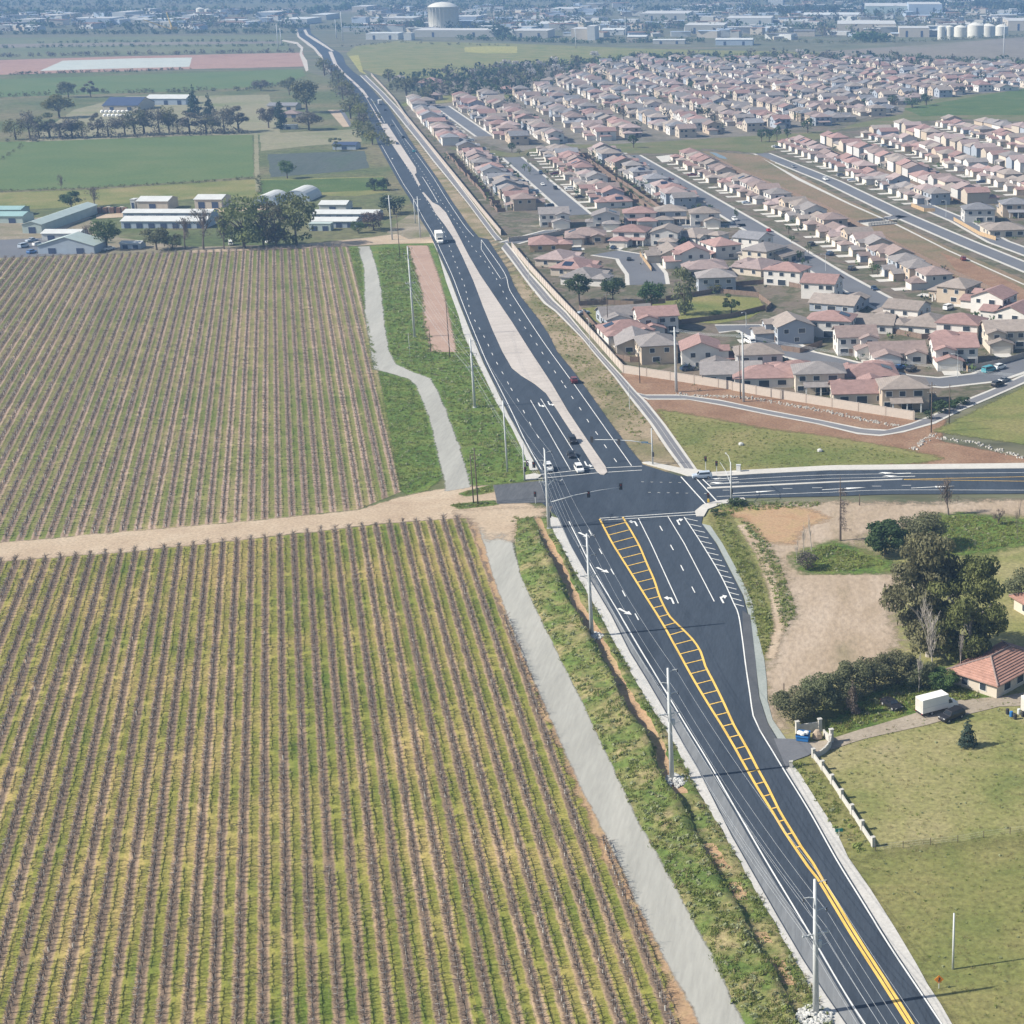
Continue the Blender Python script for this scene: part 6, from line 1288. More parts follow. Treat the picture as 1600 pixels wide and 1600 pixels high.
def car_meshes(kind):
    if kind in CM: return CM[kind]
    L, st, ax = CARS[kind]; mb = MB(); V = []; F = []
    for x, w, zs, zb, zr, wr in st: V += [(x, -w*.94, zs), (x, -w, (zs+zb)/2), (x, -w*.96, zb), (x, -wr, zr), (x, wr, zr), (x, w*.96, zb), (x, w, (zs+zb)/2), (x, w*.94, zs)]
    for i in range(len(st)-1):
        for k in range(8): F.append((i*8+k, (i+1)*8+k, (i+1)*8+(k+1) % 8, i*8+(k+1) % 8))
    F += [tuple(range(8)), tuple(reversed(range((len(st)-1)*8, len(st)*8)))]
    body = MB().add(V, F).mesh('body', [PAINT['white']]); gl = MB()
    up = [s for s in st if s[4]-s[3] > .42]; i0 = st.index(up[0]); i1 = st.index(up[-1])
    e = .012
    for sgn in (-1, 1):     # side glass
        a, b = st[i0], st[i1]; f = lambda s, t: (s[0], sgn*((s[1]*.96)*(1-t)+s[5]*t+e), s[3]*(1-t)+s[4]*t)
        q = [f(a, .1), f(b, .1), f(b, .88), f(a, .88)]; q[0] = (q[0][0]+.35*(st[i0-1][0]-a[0]), q[0][1], q[0][2]); gl.add(q if sgn < 0 else q[::-1], [(0, 3, 2, 1)])
        if sgn: gl.add([(x, y*1.0, z) for x, y, z in q], [(0, 1, 2, 3)])
    for a, b, s_ in ((st[i0-1], st[i0], 1), (st[i1+1], st[i1], -1)):      # windscreen and rear glass
        t0, t1 = .08, .9; la = (a[0]*(1-t0)+b[0]*t0, a[4]*(1-t0)+b[4]*t0, a[5]*(1-t0)+b[5]*t0); lb = (a[0]*(1-t1)+b[0]*t1, a[4]*(1-t1)+b[4]*t1, a[5]*(1-t1)+b[5]*t1)
        gl.add([(la[0]+s_*.01, -la[2]*.92, la[1]+.015), (la[0]+s_*.01, la[2]*.92, la[1]+.015), (lb[0]+s_*.01, lb[2]*.92, lb[1]+.015), (lb[0]+s_*.01, -lb[2]*.92, lb[1]+.015)], [(0, 1, 2, 3), (3, 2, 1, 0)])
    wm = MB(); r = .35
    wm.tube([(0, -.12, 0), (0, .12, 0)], r, 12, 0); wm.tube([(0, -.13, 0), (0, .13, 0)], r*.6, 10, 1)
    hl = MB().box((0, 0, 0), (.08, .34, .16)).mesh('headlight', [M_hl]); tl = MB().box((0, 0, 0), (.08, .26, .2)).mesh('taillight', [M_tl])
    CM[kind] = (body, gl.mesh('window_glass', [M_glass]), wm.mesh('wheel', [M_tyre, M_rim]), hl, tl); return CM[kind]
def car(px, toward, kind, color, label, group=None, cat='car', z=.16, world=False, full=True):
    g = px if world else G(*px); t = toward if world else G(*toward); d = t - g; body, gl, wm, hl, tl = car_meshes(kind); L, st, ax = CARS[kind]
    o = empty('pickup_truck' if kind == 'pickup' else 'van' if kind == 'van' else 'car', (g.x, g.y, z), math.atan2(d.y, d.x), label, cat, group)
    b = link('body', body, o); omat(b, PAINT[color]); link('window_glass', gl, o)
    for x in ax:
        for s in (-1, 1): w = link('wheel', wm, o); w.location = (x, s*st[2][1]*.92, .35)
    if full:
        for s in (-1, 1):
            h = link('headlight', hl, o); h.location = (st[1][0]+.06, s*.62, st[1][3]-.14); h = link('taillight', tl, o); h.location = (st[-2][0]-.06, s*.66, st[-2][3]-.2)
    return o
car((897, 598), (885, 576), 'suv', 'dark red', 'dark red car driving up the right-hand carriageway')
car((895, 692), (908, 713), 'suv', 'black', 'black car waiting third in the left-turn lane')
car((893, 714), (906, 735), 'sedan', 'black', 'small black car waiting between black and white cars')
car((905, 737), (918, 758), 'suv', 'white', 'white car stopped over the crosswalk line')
car((857, 735), (869, 756), 'suv', 'white', 'white car in the outer lane beside the power pole')
car((1097, 748), (1060, 750), 'suv', 'silver', 'silver-blue car turning at the crosswalk of the side road')
for px, tw, k, c, lab in (((602, 173), (609, 183), 'sedan', 'black', 'dark car on the far highway behind the van'), ((612, 197), (606, 188), 'sedan', 'grey', 'grey car on the far highway'), ((630, 216), (622, 203), 'suv', 'black', 'dark car below the grey one on the far highway'), ((647, 238), (640, 227), 'sedan', 'teal', 'teal car on the outer lane of the far highway'), ((600, 219), (607, 231), 'suv', 'silver', 'pale car on the left carriageway by the trees'), ((621, 226), (628, 238), 'sedan', 'dark blue', 'dark blue car beside the far median')):
    car(px, tw, k, c, lab, full=False)
def box_truck(px, toward, label, L=4.6, W_=2.3, Hb=2.5, z=.16, sc=1.0):
    g = G(*px); d = G(*toward) - g; o = empty('box_truck', (g.x, g.y, z), math.atan2(d.y, d.x), label, 'truck'); o.scale = (sc,)*3
    MB().box((-.9, 0, .75+Hb/2), (L, W_, Hb)).build('cargo_box', M_trim, o); MB().box((-.9, 0, .66), (L, .9, .2)).box((-.9-L/2, 0, .5), (.15, W_*.95, .2)).build('chassis', M_dark, o)
    x0 = L/2-.9+.05; V = []
    for x, zt, w in ((x0, 2.25, .95), (x0+.6, 2.25, .95), (x0+1.15, 1.45, .98), (x0+2.0, 1.25, .94), (x0+2.15, .9, .88)): V += [(x, -w, .45), (x, w, .45), (x, w*.94, zt), (x, -w*.94, zt)]
    F = [(i*4+k, i*4+(k+1) % 4, (i+1)*4+(k+1) % 4, (i+1)*4+k) for i in range(4) for k in range(4)] + [(3, 2, 1, 0), (16, 17, 18, 19)]
    MB().add(V, F).build('cab', M_trim, o)
    gl = MB()
    for s in (-1, 1): gl.add([(x0+.1, s*.97, 1.4), (x0+.95, s*.99, 1.4), (x0+.6, s*.93, 2.1), (x0+.1, s*.93, 2.1)], [(0, 1, 2, 3), (3, 2, 1, 0)])
    gl.add([(x0+1.13, -.85, 1.52), (x0+1.13, .85, 1.52), (x0+.64, .8, 2.24), (x0+.64, -.8, 2.24)], [(0, 1, 2, 3), (3, 2, 1, 0)]).build('window_glass', M_glass, o)
    wm = car_meshes('van')[2]
    for x in (x0+1.3, -1.6):
        for s in (-1, 1): w = link('wheel', wm, o); w.location = (x, s*.95, .38); w.scale = (1.1, 1.3, 1.1)
    MB().box((-.9-L/2-.02, 0, .75+Hb/2), (.05, W_*.88, Hb*.88)).box((-.9-L/2-.05, 0, .95), (.04, W_*.8, .08)).build('rear_door', M_conc, o)
    for s in (-1, 1): t = MB().box((0, 0, 0), (.06, .2, .16)).build('taillight', M_tl, o); t.location = (-.9-L/2-.05, s*W_*.42, .66); t = MB().box((0, 0, 0), (.08, .3, .2)).build('headlight', M_hl, o); t.location = (x0+2.1, s*.68, .95)
    MB().box((-.9, -W_/2-.01, 1.7), (L*.98, .02, .06)).build('rub_rail', M_steel, o)
    return o
box_truck((1463, 1112), (1520, 1097), 'white box truck parked on the grass before the tiled house', 5.3, 2.3, 2.45, .1, 1.02)
box_truck((687, 379), (700, 405), 'white box truck coming down the left carriageway beside the median', 7.5, 2.5, 2.9, .16, 1.25)
box_truck((594, 164), (586, 152), 'white truck far up the highway', 5, 2.4, 2.6, .16, 1.2)
car((1393, 1106), (1412, 1117), 'sedan', 'black', 'black car parked on the grass in front of the hedge', z=.22)
car((1487, 1124), (1466, 1132), 'suv', 'black', 'black car parked on the gravel drive below the box truck', z=.12)
g = G(1606, 1112); o = empty('storage_container', (g.x, g.y, .1), .35, 'white container at the frame edge below the tiled house', 'container'); MB().box((1.4, 0, 1.35), (4.5, 2.3, 2.6)).build('body', M_trim, o); MB().box((-.88, 0, 1.3), (.06, 2.0, 2.3)).build('door', M_conc, o)
for k in range(6):
    g = G(1574+k*6, 1116+(k % 3)*4); tag(MB().lathe([(0, 0), (.32, 0), (.32, .9), (.25, .95), (0, .95)], 8, (g.x, g.y, .1)).build('barrel', [M_dark, M_dblue, M_dark, M_steel][k % 4]), ['dark barrel first of the clutter by the container', 'blue barrel in the clutter by the container', 'dark barrel in the middle of the clutter', 'grey metal barrel in the clutter by the container', 'dark barrel behind the clutter', 'blue barrel last of the clutter at the frame edge'][k], 'barrel', 'barrels by the container')
# parked cars of the estate
EST = [((1545, 582), (1570, 575), 'van', 'teal', 'teal van parked on the bottom street'), ((1562, 577), (1585, 570), 'suv', 'white', 'white car parked beyond the teal van'), ((1559, 604), (1580, 597), 'suv', 'black', 'black car parked across from the teal van'), ((1569, 597), (1590, 590), 'sedan', 'grey', 'grey car parked ahead of the black one'), ((1405, 577), (1425, 572), 'sedan', 'blue', 'blue car on the driveway of the low white house'), ((1424, 580), (1440, 572), 'suv', 'black', 'black car beside the blue one on the driveway'), ((1482, 484), (1500, 478), 'van', 'white', 'white van on the broad driveway near the tall end house'), ((1331, 422), (1345, 416), 'suv', 'black', 'black car on a driveway halfway down the long row'), ((1297, 399), (1312, 393), 'suv', 'dark blue', 'dark blue car on a driveway of the long row'), ((1268, 384), (1284, 378), 'suv', 'black', 'black car on an upper driveway of the long row'), ((1366, 453), (1376, 460), 'sedan', 'dark blue', 'dark blue car parked on the long straight street'), ((1201, 362), (1195, 357), 'sedan', 'red', 'red car parked at the street bend'), ((1148, 345), (1156, 350), 'suv', 'white', 'white car at the corner of the crossing street'),
 ((983, 407), (985, 398), 'sedan', 'black', 'black car parked in the short court'), ((912, 491), (930, 488), 'sedan', 'silver', 'pale car on the grass below the trees by the wall'), ((1075, 579), (1090, 577), 'suv', 'dark blue', 'dark blue car behind the wall beside the big white house'), ((1172, 537), (1186, 543), 'van', 'white', 'white van at the cul-de-sac bulb'), ((848, 290), (854, 296), 'sedan', 'white', 'white car on the cul-de-sac street, upper'), ((868, 296), (876, 303), 'suv', 'black', 'black car on the cul-de-sac street'), ((884, 330), (891, 337), 'suv', 'grey', 'grey car at the end of the cul-de-sac street'), ((845, 272), (851, 277), 'suv', 'dark blue', 'dark blue car far up the cul-de-sac street'), ((1004, 262), (1012, 267), 'van', 'white', 'white van far up the long street'), ((1240, 262), (1252, 268), 'sedan', 'grey', 'grey car on the strip street'), ((1290, 282), (1302, 287), 'suv', 'white', 'white car on the strip street'), ((1505, 407), (1500, 402), 'suv', 'dark red', 'dark red car on the far corner street')]
rr = random.Random(9); pool = [q for q in DRV if 215 < proj((q[2][0], q[2][1], 0))[1] < 460]
for q in rr.sample(pool, 30):
    a, b = Vector(((q[0][0]+q[1][0])/2, (q[0][1]+q[1][1])/2, 0)), Vector(((q[2][0]+q[3][0])/2, (q[2][1]+q[3][1])/2, 0)); t = rr.choice([0, 1]); n_ = Vector((q[1][0]-q[0][0], q[1][1]-q[0][1], 0)).normalized()*rr.choice((-1.2, 1.2))
    car(a*.35+b*.65+n_, (b if t else a)+n_, rr.choice(['sedan', 'suv', 'suv', 'pickup']), rr.choice(['white', 'black', 'grey', 'silver', 'dark blue', 'dark red']), 'small car standing on a driveway of the estate rows', 'cars on the driveways of the rows', z=.12, world=True, full=False)
for px, tw, k, c, lab in EST: car(px, tw, k, c, lab, 'cars parked in the estate', full=False)
for px, tw, k, c, lab in [((50, 378), (62, 376), 'pickup', 'silver', 'silver pickup in the farm yard, uppermost'), ((37, 387), (50, 384), 'van', 'silver', 'pale van in the farm yard, middle one'), ((50, 396), (62, 393), 'suv', 'blue', 'blue car in the farm yard, lowest one'), ((170, 391), (182, 389), 'pickup', 'white', 'white pickup under the green farm tree'), ((361, 383), (361, 390), 'van', 'white', 'white van parked below the bare trees'), ((425, 380), (440, 378), 'pickup', 'white', 'white pickup parked under the eucalyptus clump'), ((60, 384), (72, 382), 'suv', 'white', 'white car beside the workshop')]:
    car(px, tw, k, c, lab, 'cars parked at the farm', z=.08, full=False)

# ================================================================ FARM BUILDINGS, FIELDS, FAR INDUSTRY
F_ = lambda n, c, **k: flat_mat(n, c, .6, .1, .3, **k)
M_metal_w, M_metal_g, M_metal_b, M_metal_t = F_('white_metal_roof', (.53, .54, .53)), F_('green_grey_metal', (.40, .47, .45)), F_('blue_grey_siding', (.36, .42, .50)), F_('tan_siding', (.48, .43, .36))
M_navy = F_('dark_blue_roof', (.05, .07, .13)); M_rust = flat_mat('rusty_brown', (.22, .13, .09), .9, .3, 1); M_teal = F_('teal_roof', (.25, .38, .38)); M_pale = F_('pale_industrial_wall', (.42, .41, .37)); M_flatroof = F_('flat_roof_grey', (.50, .49, .47)); M_tank = F_('white_tank_paint', (.62, .60, .54))
def barn(name, x0, x1, y, depth, h, label, wall=M_metal_w, roof=M_metal_w, rf='x', doors=2, cat='building', pitch=.22, y1=None, grp=None):
    a, b = G(x0, y), G(x1, y if y1 is None else y1); L = (b-a).length; o = empty(name, tuple(a), math.atan2((b-a).y, (b-a).x), label, cat, grp)
    w = MB(); r = MB(); w.box((L/2, depth/2, h/2), (L, depth, h))
    if rf in 'xy': gable(r, w, 0, L, 0, depth, h, rf, pitch, .4, .15)
    elif rf == 'h': hip(r, 0, L, 0, depth, h, .35)
    else: r.box((L/2, depth/2, h+.15), (L+.3, depth+.3, .3))
    w.build('wall', wall, o); r.build('roof', roof, o)
    for k in range(doors):
        c = L*(k+.5)/doors; MB().box((c, -.05, h*.36), (min(3.2, L/doors*.5), .12, h*.7)).build('door', M_navy if wall != M_navy else M_dark, o)
    return o
def fld(name, pts, mat, z=.04, amp=.6): return sheet(name, wobble(pts + [pts[0]], amp, 12, len(pts)), z, mat, px=False)
M_pale_f = ground_mat('dry_pale_field', [(.17, .175, .09), (.24, .22, .14), (.15, .17, .07)], .02, .3, finecon=.25)
M_darkcrop = ground_mat('dark_crop', [(.055, .075, .065), (.075, .09, .08), (.06, .09, .06)], .05, .5, finecon=.25, stretch=4, rot=1.2)
M_redf = ground_mat('red_soil_field', [(.26, .15, .12), (.33, .205, .165), (.29, .18, .14)], .02, .2, finecon=.2)
M_plastic = ground_mat('grey_plastic_field', [(.36, .40, .38), (.44, .47, .44), (.38, .40, .37)], .03, .3, finecon=.12)
M_yel_f = ground_mat('yellow_mustard', [(.26, .26, .07), (.33, .30, .09), (.20, .22, .07)], .02, .3)
M_dull = ground_mat('dull_green_field', [(.10, .125, .06), (.13, .145, .075), (.16, .16, .09)], .008, .1, finecon=.2)
M_brownf = ground_mat('grey_brown_field', [(.16, .14, .115), (.20, .175, .145), (.15, .145, .10)], .006, .1, finecon=.2)
fld('green_field', [(-60, 226), (0, 222), (200, 216), (394, 207), (397, 276), (300, 283), (155, 293), (0, 298), (-60, 300)], M_green)
fld('pasture', [(-60, 303), (0, 301), (155, 296), (398, 280), (600, 276), (606, 300), (560, 306), (420, 308), (300, 311), (140, 322), (0, 330), (-60, 333)], M_meadow2, .05)
fld('dry_field', [(405, 209), (470, 206), (556, 202), (566, 222), (480, 228), (408, 236)], M_pale_f); fld('dark_crop_field', [(418, 241), (500, 238), (570, 236), (576, 262), (540, 268), (422, 277)], M_darkcrop); fld('green_field', [(402, 282), (500, 280), (600, 277), (606, 296), (500, 301), (404, 304)], M_grass, .07)
fld('green_field', [(-60, 128), (0, 124), (300, 114), (472, 108), (478, 118), (430, 134), (300, 142), (0, 152), (-60, 155)], M_green, .06); fld('farm_yard', [(115, 172), (200, 150), (300, 150), (420, 148), (440, 210), (300, 212), (40, 222), (60, 210)], M_pale_f, .06)
fld('red_field', [(-60, 97), (0, 94), (200, 88), (474, 82), (477, 104), (300, 108), (0, 117), (-60, 119)], M_redf, .08); fld('plastic_field', [(62, 111), (98, 95), (200, 91.5), (300, 90), (296, 104.5), (150, 108)], M_plastic, .12, .3)
fld('plain_field', [(-60, 60), (200, 57), (440, 55), (455, 80), (200, 86), (-60, 95)], M_dull, .06); fld('plain_field', [(-60, 70), (200, 66), (440, 64), (442, 68), (200, 71), (-60, 76)], M_brownf, .09)
fld('plain_field', [(-60, 20), (300, 14), (800, 10), (800, 14), (300, 22), (-60, 30)], M_brownf, .06); fld('plain_field', [(560, 30), (660, 26), (900, 26), (900, 34), (640, 40), (560, 44)], M_brownf, .06)
fld('green_field', [(541, 84), (556, 72), (620, 64), (800, 68), (1000, 76), (1280, 82), (1290, 92), (1000, 92), (830, 105), (690, 125), (625, 130), (560, 106)], M_meadow2, .05, 1); fld('mustard_field', [(726, 74), (760, 72), (808, 72.5), (808, 83), (760, 84), (726, 81)], M_yel_f, .12); fld('mustard_field', [(545, 88), (560, 86), (568, 112), (575, 118), (562, 112)], M_yel_f, .12, .3)
fld('brown_field', [(1280, 81), (1420, 72), (1600, 58), (1720, 56), (1720, 100), (1600, 99), (1450, 93), (1290, 93)], M_brownf, .09, 1)
sheet('farm_track', wobble([(397, 208), (403, 208), (406, 280), (408, 300), (400, 300), (398, 280), (397, 208)], .3, 5, 50), .12, M_pale_f, px=False)
sheet('farm_yard', wobble([(-60, 406), (0, 404), (300, 394), (545, 384), (640, 378), (676, 374), (668, 352), (650, 330), (625, 345), (600, 368), (480, 382), (300, 386), (190, 372), (150, 350), (120, 330), (60, 340), (-60, 350), (-60, 406)], .5, 5, 51), .08, ground_mat('farm_yard_ground', [(.13, .14, .06), (.22, .19, .13), (.32, .27, .21)], .06, .8, finecon=.3), px=False)
sheet('parking_yard', [(-60, 378), (0, 375), (70, 372), (130, 378), (150, 396), (60, 401), (-60, 405)], .12, M_street)
sheet('headland_track', wobble([(300, 392), (450, 384), (560, 374), (620, 366), (640, 374), (676, 370), (680, 380), (600, 382), (545, 385), (300, 396), (300, 392)], .3, 4, 52), .13, M_dirt, px=False)
sheet('farm_lane', wobble([(62, 366), (100, 340), (122, 332), (145, 340), (110, 352), (90, 370), (62, 366)], .3, 4, 53), .12, M_dirt, px=False); sheet('farm_lane', wobble([(150, 336), (260, 328), (420, 322), (420, 328), (260, 336), (150, 342), (150, 336)], .3, 4, 54), .12, M_dirt, px=False)
# the tiled houses at the right edge
def tiled_house(C, A, w2, h, label):
    c, a = G(*C), G(*A); L = (a-c).length; d = (a-c).normalized(); n = Vector((-d.y, d.x, 0)); n = n if n.x > 0 else -n
    o = empty('house', tuple(c), math.atan2(n.y, n.x), label, 'house'); ly = d.dot(Vector((-n.y, n.x, 0))); y0, y1 = (0, L) if ly > 0 else (-L, 0)
    MB().box((w2/2, (y0+y1)/2, h/2), (w2, L, h)).build('wall', WALL['cream'], o); r = MB(); hip(r, 0, w2, y0, y1, h, .40, .8); rf = r.build('roof', ROOF_RED, o)
    k = (L+1.6)/2; e = h-.8*.4+.22; zt = e + k*.40
    rc = MB(); R0, R1 = (k-.8, (y0+y1)/2, zt+.05), (w2+.8-k, (y0+y1)/2, zt+.05)
    for p, q in ((R0, R1), (R0, (-.8, y0-.8, e+.05)), (R0, (-.8, y1+.8, e+.05)), (R1, (w2+.8, y0-.8, e+.05)), (R1, (w2+.8, y1+.8, e+.05))): rc.tube([p, q], .16, 6)
    rc.build('ridge_cap', ROOF['brown'], rf)
    co = MB()                               # raised tile courses
    for i in range(1, int(k/.55)):
        t = i*.55/k
        for s, yy in ((1, y0-.8), (-1, y1+.8)): co.box((w2/2, yy+s*k*t, e+k*.4*t+.04), (w2+1.6-2*k*t-.1, .12, .1))
        for s, xx in ((1, -.8), (-1, w2+.8)): co.box((xx+s*k*t, (y0+y1)/2, e+k*.4*t+.04), (.12, L+1.6-2*k*t-.1, .1))
    tag(co.build('tile_courses', ROOF_RED, rf), kind='stuff')
    for f in (.3, .7): wn_ = link('window', WIN['a'], o); wn_.location = (-.03, y0+L*f, 1.5); wn_.rotation_euler = (0, 0, -math.pi/2)
    for f in (.2, .45, .75): wn_ = link('window', WIN['b'], o); wn_.location = (w2*f, y0-.03, 1.5)
    return o
tiled_house((1557, 1092), (1487, 1069), 16, 3.0, 'low cream house with red-brown tiled hip roof beside the box truck')
tiled_house((1640, 985), (1584, 952), 14, 3.0, 'tiled house mostly beyond the frame edge behind the eucalyptus')
# farm buildings
barn('barn', 36, 66, 365, 62, 4.2, 'long green-grey metal barn standing end-on beside the yard', M_metal_g, M_metal_g, 'y', 1, pitch=.3)
barn('barn', 190, 322, 357, 13, 3.4, 'long low white barn nearest the bare trees', M_metal_b, M_metal_w, 'x', 7); barn('barn', 193, 330, 343, 10, 3.2, 'long low white barn behind the nearest one', M_metal_b, M_metal_w, 'x', 6)
barn('shed', 215, 263, 329, 14, 4.6, 'white metal shed with tan wall behind the long barns', M_metal_t, M_metal_w, 'x', 1); barn('shed', 305, 347, 326, 14, 4.6, 'tan metal shed right of the white one', M_metal_t, M_metal_w, 'x', 2); barn('trailer', 205, 212, 328, 5, 5, 'tall narrow white trailer beside the brown stacks', M_metal_w, M_metal_w, 'f', 1)
barn('barn', 488, 590, 344, 11, 3.0, 'long white-roofed poultry barn right of the eucalyptus', M_metal_b, M_metal_w, 'x', 6); barn('barn', 486, 556, 356, 11, 3.0, 'shorter white-roofed barn nearer the vineyard', M_metal_b, M_metal_w, 'x', 4); barn('trailer', 483, 517, 361, 5, 3.2, 'grey office trailer with dark windows', M_metal_g, M_metal_g, 'f', 2); barn('shed', 499, 541, 330, 12, 3.2, 'white flat-topped shed behind the poultry barns', M_metal_w, M_metal_w, 'x', 1)
barn('workshop', 60, 148, 397, 14, 3.6, 'grey gabled workshop beside the parking yard', M_metal_b, M_metal_g, 'y', 2, pitch=.30); barn('shed', 66, 124, 376, 10, 3.2, 'pale shed behind the grey workshop', M_metal_w, M_metal_w, 'x', 2); barn('shed', -30, 36, 349, 12, 3.4, 'teal-roofed shed at the frame edge, nearer one', M_metal_g, M_teal, 'x', 2); barn('shed', -30, 33, 338, 10, 3.2, 'teal-roofed shed at the frame edge, farther one', M_metal_g, M_teal, 'x', 2)
barn('carport', 188, 220, 389, 6, 2.4, 'white carport roof below the green farm tree', M_metal_b, M_metal_w, 'x', 2)
def quonset(x0, x1, y, depth, label):
    a, b = G(x0, y), G(x1, y); r = (b-a).length/2; o = empty('quonset_hut', tuple((a+b)/2), 0, label, 'building'); n = 12; s = MB(); e = MB()
    V = [(r*math.cos(math.pi*k/n), yy, r*.8*math.sin(math.pi*k/n)) for yy in (0, depth) for k in range(n+1)]; s.add(V, [(k, k+1, n+2+k, n+1+k) for k in range(n)]).build('roof', M_metal_w, o); e.add([(x, y_+(.1 if y_ == 0 else -.1), z) for x, y_, z in V], [tuple(range(n+1)), tuple(range(n+1, 2*n+2))]).build('end_wall', M_metal_b, o)
    MB().box((0, -.05, 1.6), (3.2, .3, 3.2)).build('door', M_navy, o)
quonset(394, 433, 321, 22, 'arched metal hut, left of the pair behind the eucalyptus'); quonset(441, 484, 315, 22, 'arched metal hut, right of the pair behind the eucalyptus')
for k in range(9): 
    g = G(155+k*5.2, 333-(k % 2)*1.5); tag(MB().box((g.x, g.y, 1.3), (2.0, 2.4, 2.6), .1).box((g.x, g.y, 2.7), (1.7, 2.1, .2), .1).build('crate_stack', [M_rust, M_dark, M_rust, M_metal_t][k % 4]), f"{['rusty', 'dark', 'rusty', 'tan'][k % 4]} stack of farm bins, {ORD[k]} from the bare tree", 'crates', 'stacks of farm bins')
barn('shed', 161, 216, 173, 34, 4, 'broad shed with dark blue roof in the far farmyard', M_metal_t, M_navy, 'x', 2, pitch=.3); barn('barn', 228, 291, 164, 22, 5, 'long white-roofed barn beside the dark conifers', M_metal_b, M_metal_w, 'x', 3)
for k in range(14):
    g = G(160+(k % 7)*6.5+(k//7)*4, 176+(k//7)*6); tag(MB().lathe([(0, 0), (1.6, 0), (1.6, 1.2), (.8, 1.9), (0, 2)], 7, (g.x, g.y, .05)).build('hay_bale', M_trim), 'white wrapped bale below the dark-roofed shed', 'bale', 'wrapped bales in the far farmyard')
barn('farmhouse', 418, 462, 172, 16, 3.4, 'grey-roofed farmhouse left of the big tree', WALL['cream'], ROOF['slate'], 'x', 2); barn('house', 438, 466, 184, 12, 3, 'low house below the grey farmhouse', WALL['tan'], ROOF['brown'], 'h', 2); barn('shed', 520, 556, 234, 12, 3, 'low dark shed beside the dry field', M_metal_b, M_navy, 'x', 1); barn('shed', 440, 462, 202, 6, 2.6, 'small pale shed below the farmhouse trees', M_metal_w, M_metal_w, 'f', 1)
sheet('farm_lane', [(512, 172), (530, 172), (546, 198), (536, 199)], .12, M_dirt); sheet('farm_lane', [(530, 172), (536, 171), (551, 197), (546, 198)], .14, M_street)
# ---- far industry: white tank, warehouses, silos
g = G(689, 45); r = 23.5/pxm(45); H = HT((689, 45), 12); o = empty('storage_tank', (g.x, g.y+r, 0), 0, 'huge white domed storage tank on the plain', 'tank')
MB().lathe([(r, 0), (r, H), (r*1.01, H), (r*1.01, H+1)], 48).build('shell', M_tank, o, True); MB().lathe([(r*1.0, H+.6), (r*.85, H+3.5), (r*.5, H+6.5), (r*.15, H+7.6), (0, H+7.8)], 48).build('dome', M_tank, o, True)
for k in range(24): a = 2*math.pi*k/24; MB().box((r*1.008*math.cos(a), r*1.008*math.sin(a), H/2), (.3, .5, H), a).build('rib', M_tank, o)
IND = [(645, 772, 58, 60, 9, M_pale, 'long pale warehouse in front of the white tank'), (572, 622, 62, 40, 8, M_metal_w, 'white warehouse left of the tank'), (631, 643, 63, 20, 9, M_metal_w, 'small white block left of the tank'), (607, 646, 36, 60, 8, M_pale, 'low pale warehouse far behind the tank'), (550, 573, 19, 80, 10, M_metal_t, 'yellowish shed far above the highway bend'), (713, 745, 36, 60, 10, M_metal_b, 'blue-grey block right of the tank'), (800, 856, 60, 60, 10, M_pale, 'white-fronted warehouse right of the field trees'), (893, 918, 62, 50, 14, M_metal_t, 'tall tan plant building'), (918, 930, 63, 40, 18, M_metal_w, 'white tower block beside the tan plant'), (834, 880, 46, 80, 8, M_metal_b, 'low grey warehouse behind the tan plant'), (1000, 1074, 33, 120, 12, M_pale, 'broad pale warehouse at the horizon rows'), (1070, 1131, 53, 80, 12, M_pale, 'cream warehouse in the middle of the plain'), (1135, 1205, 41, 90, 12, M_metal_w, 'long white warehouse behind the cream one'), (1118, 1176, 71, 30, 7, M_metal_b, 'long dark low warehouse by the green strip'), (1200, 1223, 12, 140, 14, M_metal_w, 'white warehouse at the top edge'), (1225, 1262, 42, 60, 9, M_metal_w, 'white plant building left of the broad tan roof'), (1308, 1400, 52, 110, 13, M_metal_t, 'broad tan-roofed warehouse above the dense estate'), (1405, 1452, 58, 60, 12, M_metal_t, 'tan warehouse beside the silos'), (1352, 1420, 22, 160, 14, M_metal_g, 'grey-green hall near the top edge'), (1420, 1472, 25, 120, 20, M_metal_b, 'tall blue-grey hall near the top edge'), (1575, 1640, 48, 100, 14, M_metal_t, 'tan hall right of the big tanks'), (1256, 1350, 29, 60, 6, M_flatroof, 'long low grey shed row'), (980, 1010, 66, 30, 7, M_metal_t, 'small tan depot by the green strip'), (1020, 1070, 69, 20, 5, M_pale, 'pale truck depot by the green strip'),
 (25, 57, 40, 50, 9, M_metal_w, 'pale barn cluster far left'), (112, 172, 39, 60, 10, M_metal_b, 'long dark-walled hall far left'), (176, 197, 31, 80, 12, M_metal_w, 'white hall behind the dark-walled one'), (205, 232, 39, 40, 8, M_pale, 'pale sheds right of the dark-walled hall'), (236, 268, 38, 40, 8, M_metal_b, 'grey sheds left of the yellow crane'), (285, 320, 33, 60, 9, M_metal_w, 'white sheds right of the yellow crane'), (60, 86, 33, 60, 9, M_metal_b, 'grey farm hall far left'), (40, 58, 50, 30, 7, M_metal_w, 'white shed at the far left track'), (440, 480, 38, 80, 8, M_metal_w, 'white sheds beyond the highway bend'), (486, 510, 31, 80, 8, M_pale, 'pale shed beyond the highway bend'), (400, 430, 29, 80, 10, M_metal_b, 'grey hall beyond the highway bend'), (345, 380, 40, 40, 8, M_metal_t, 'tan shed left of the highway bend'), (940, 975, 55, 40, 7, M_metal_w, 'white low shed behind the tan depot'), (1480, 1530, 12, 120, 12, M_pale, 'pale hall at the top right edge'), (860, 900, 22, 100, 9, M_flatroof, 'grey far hall above the tan plant')]
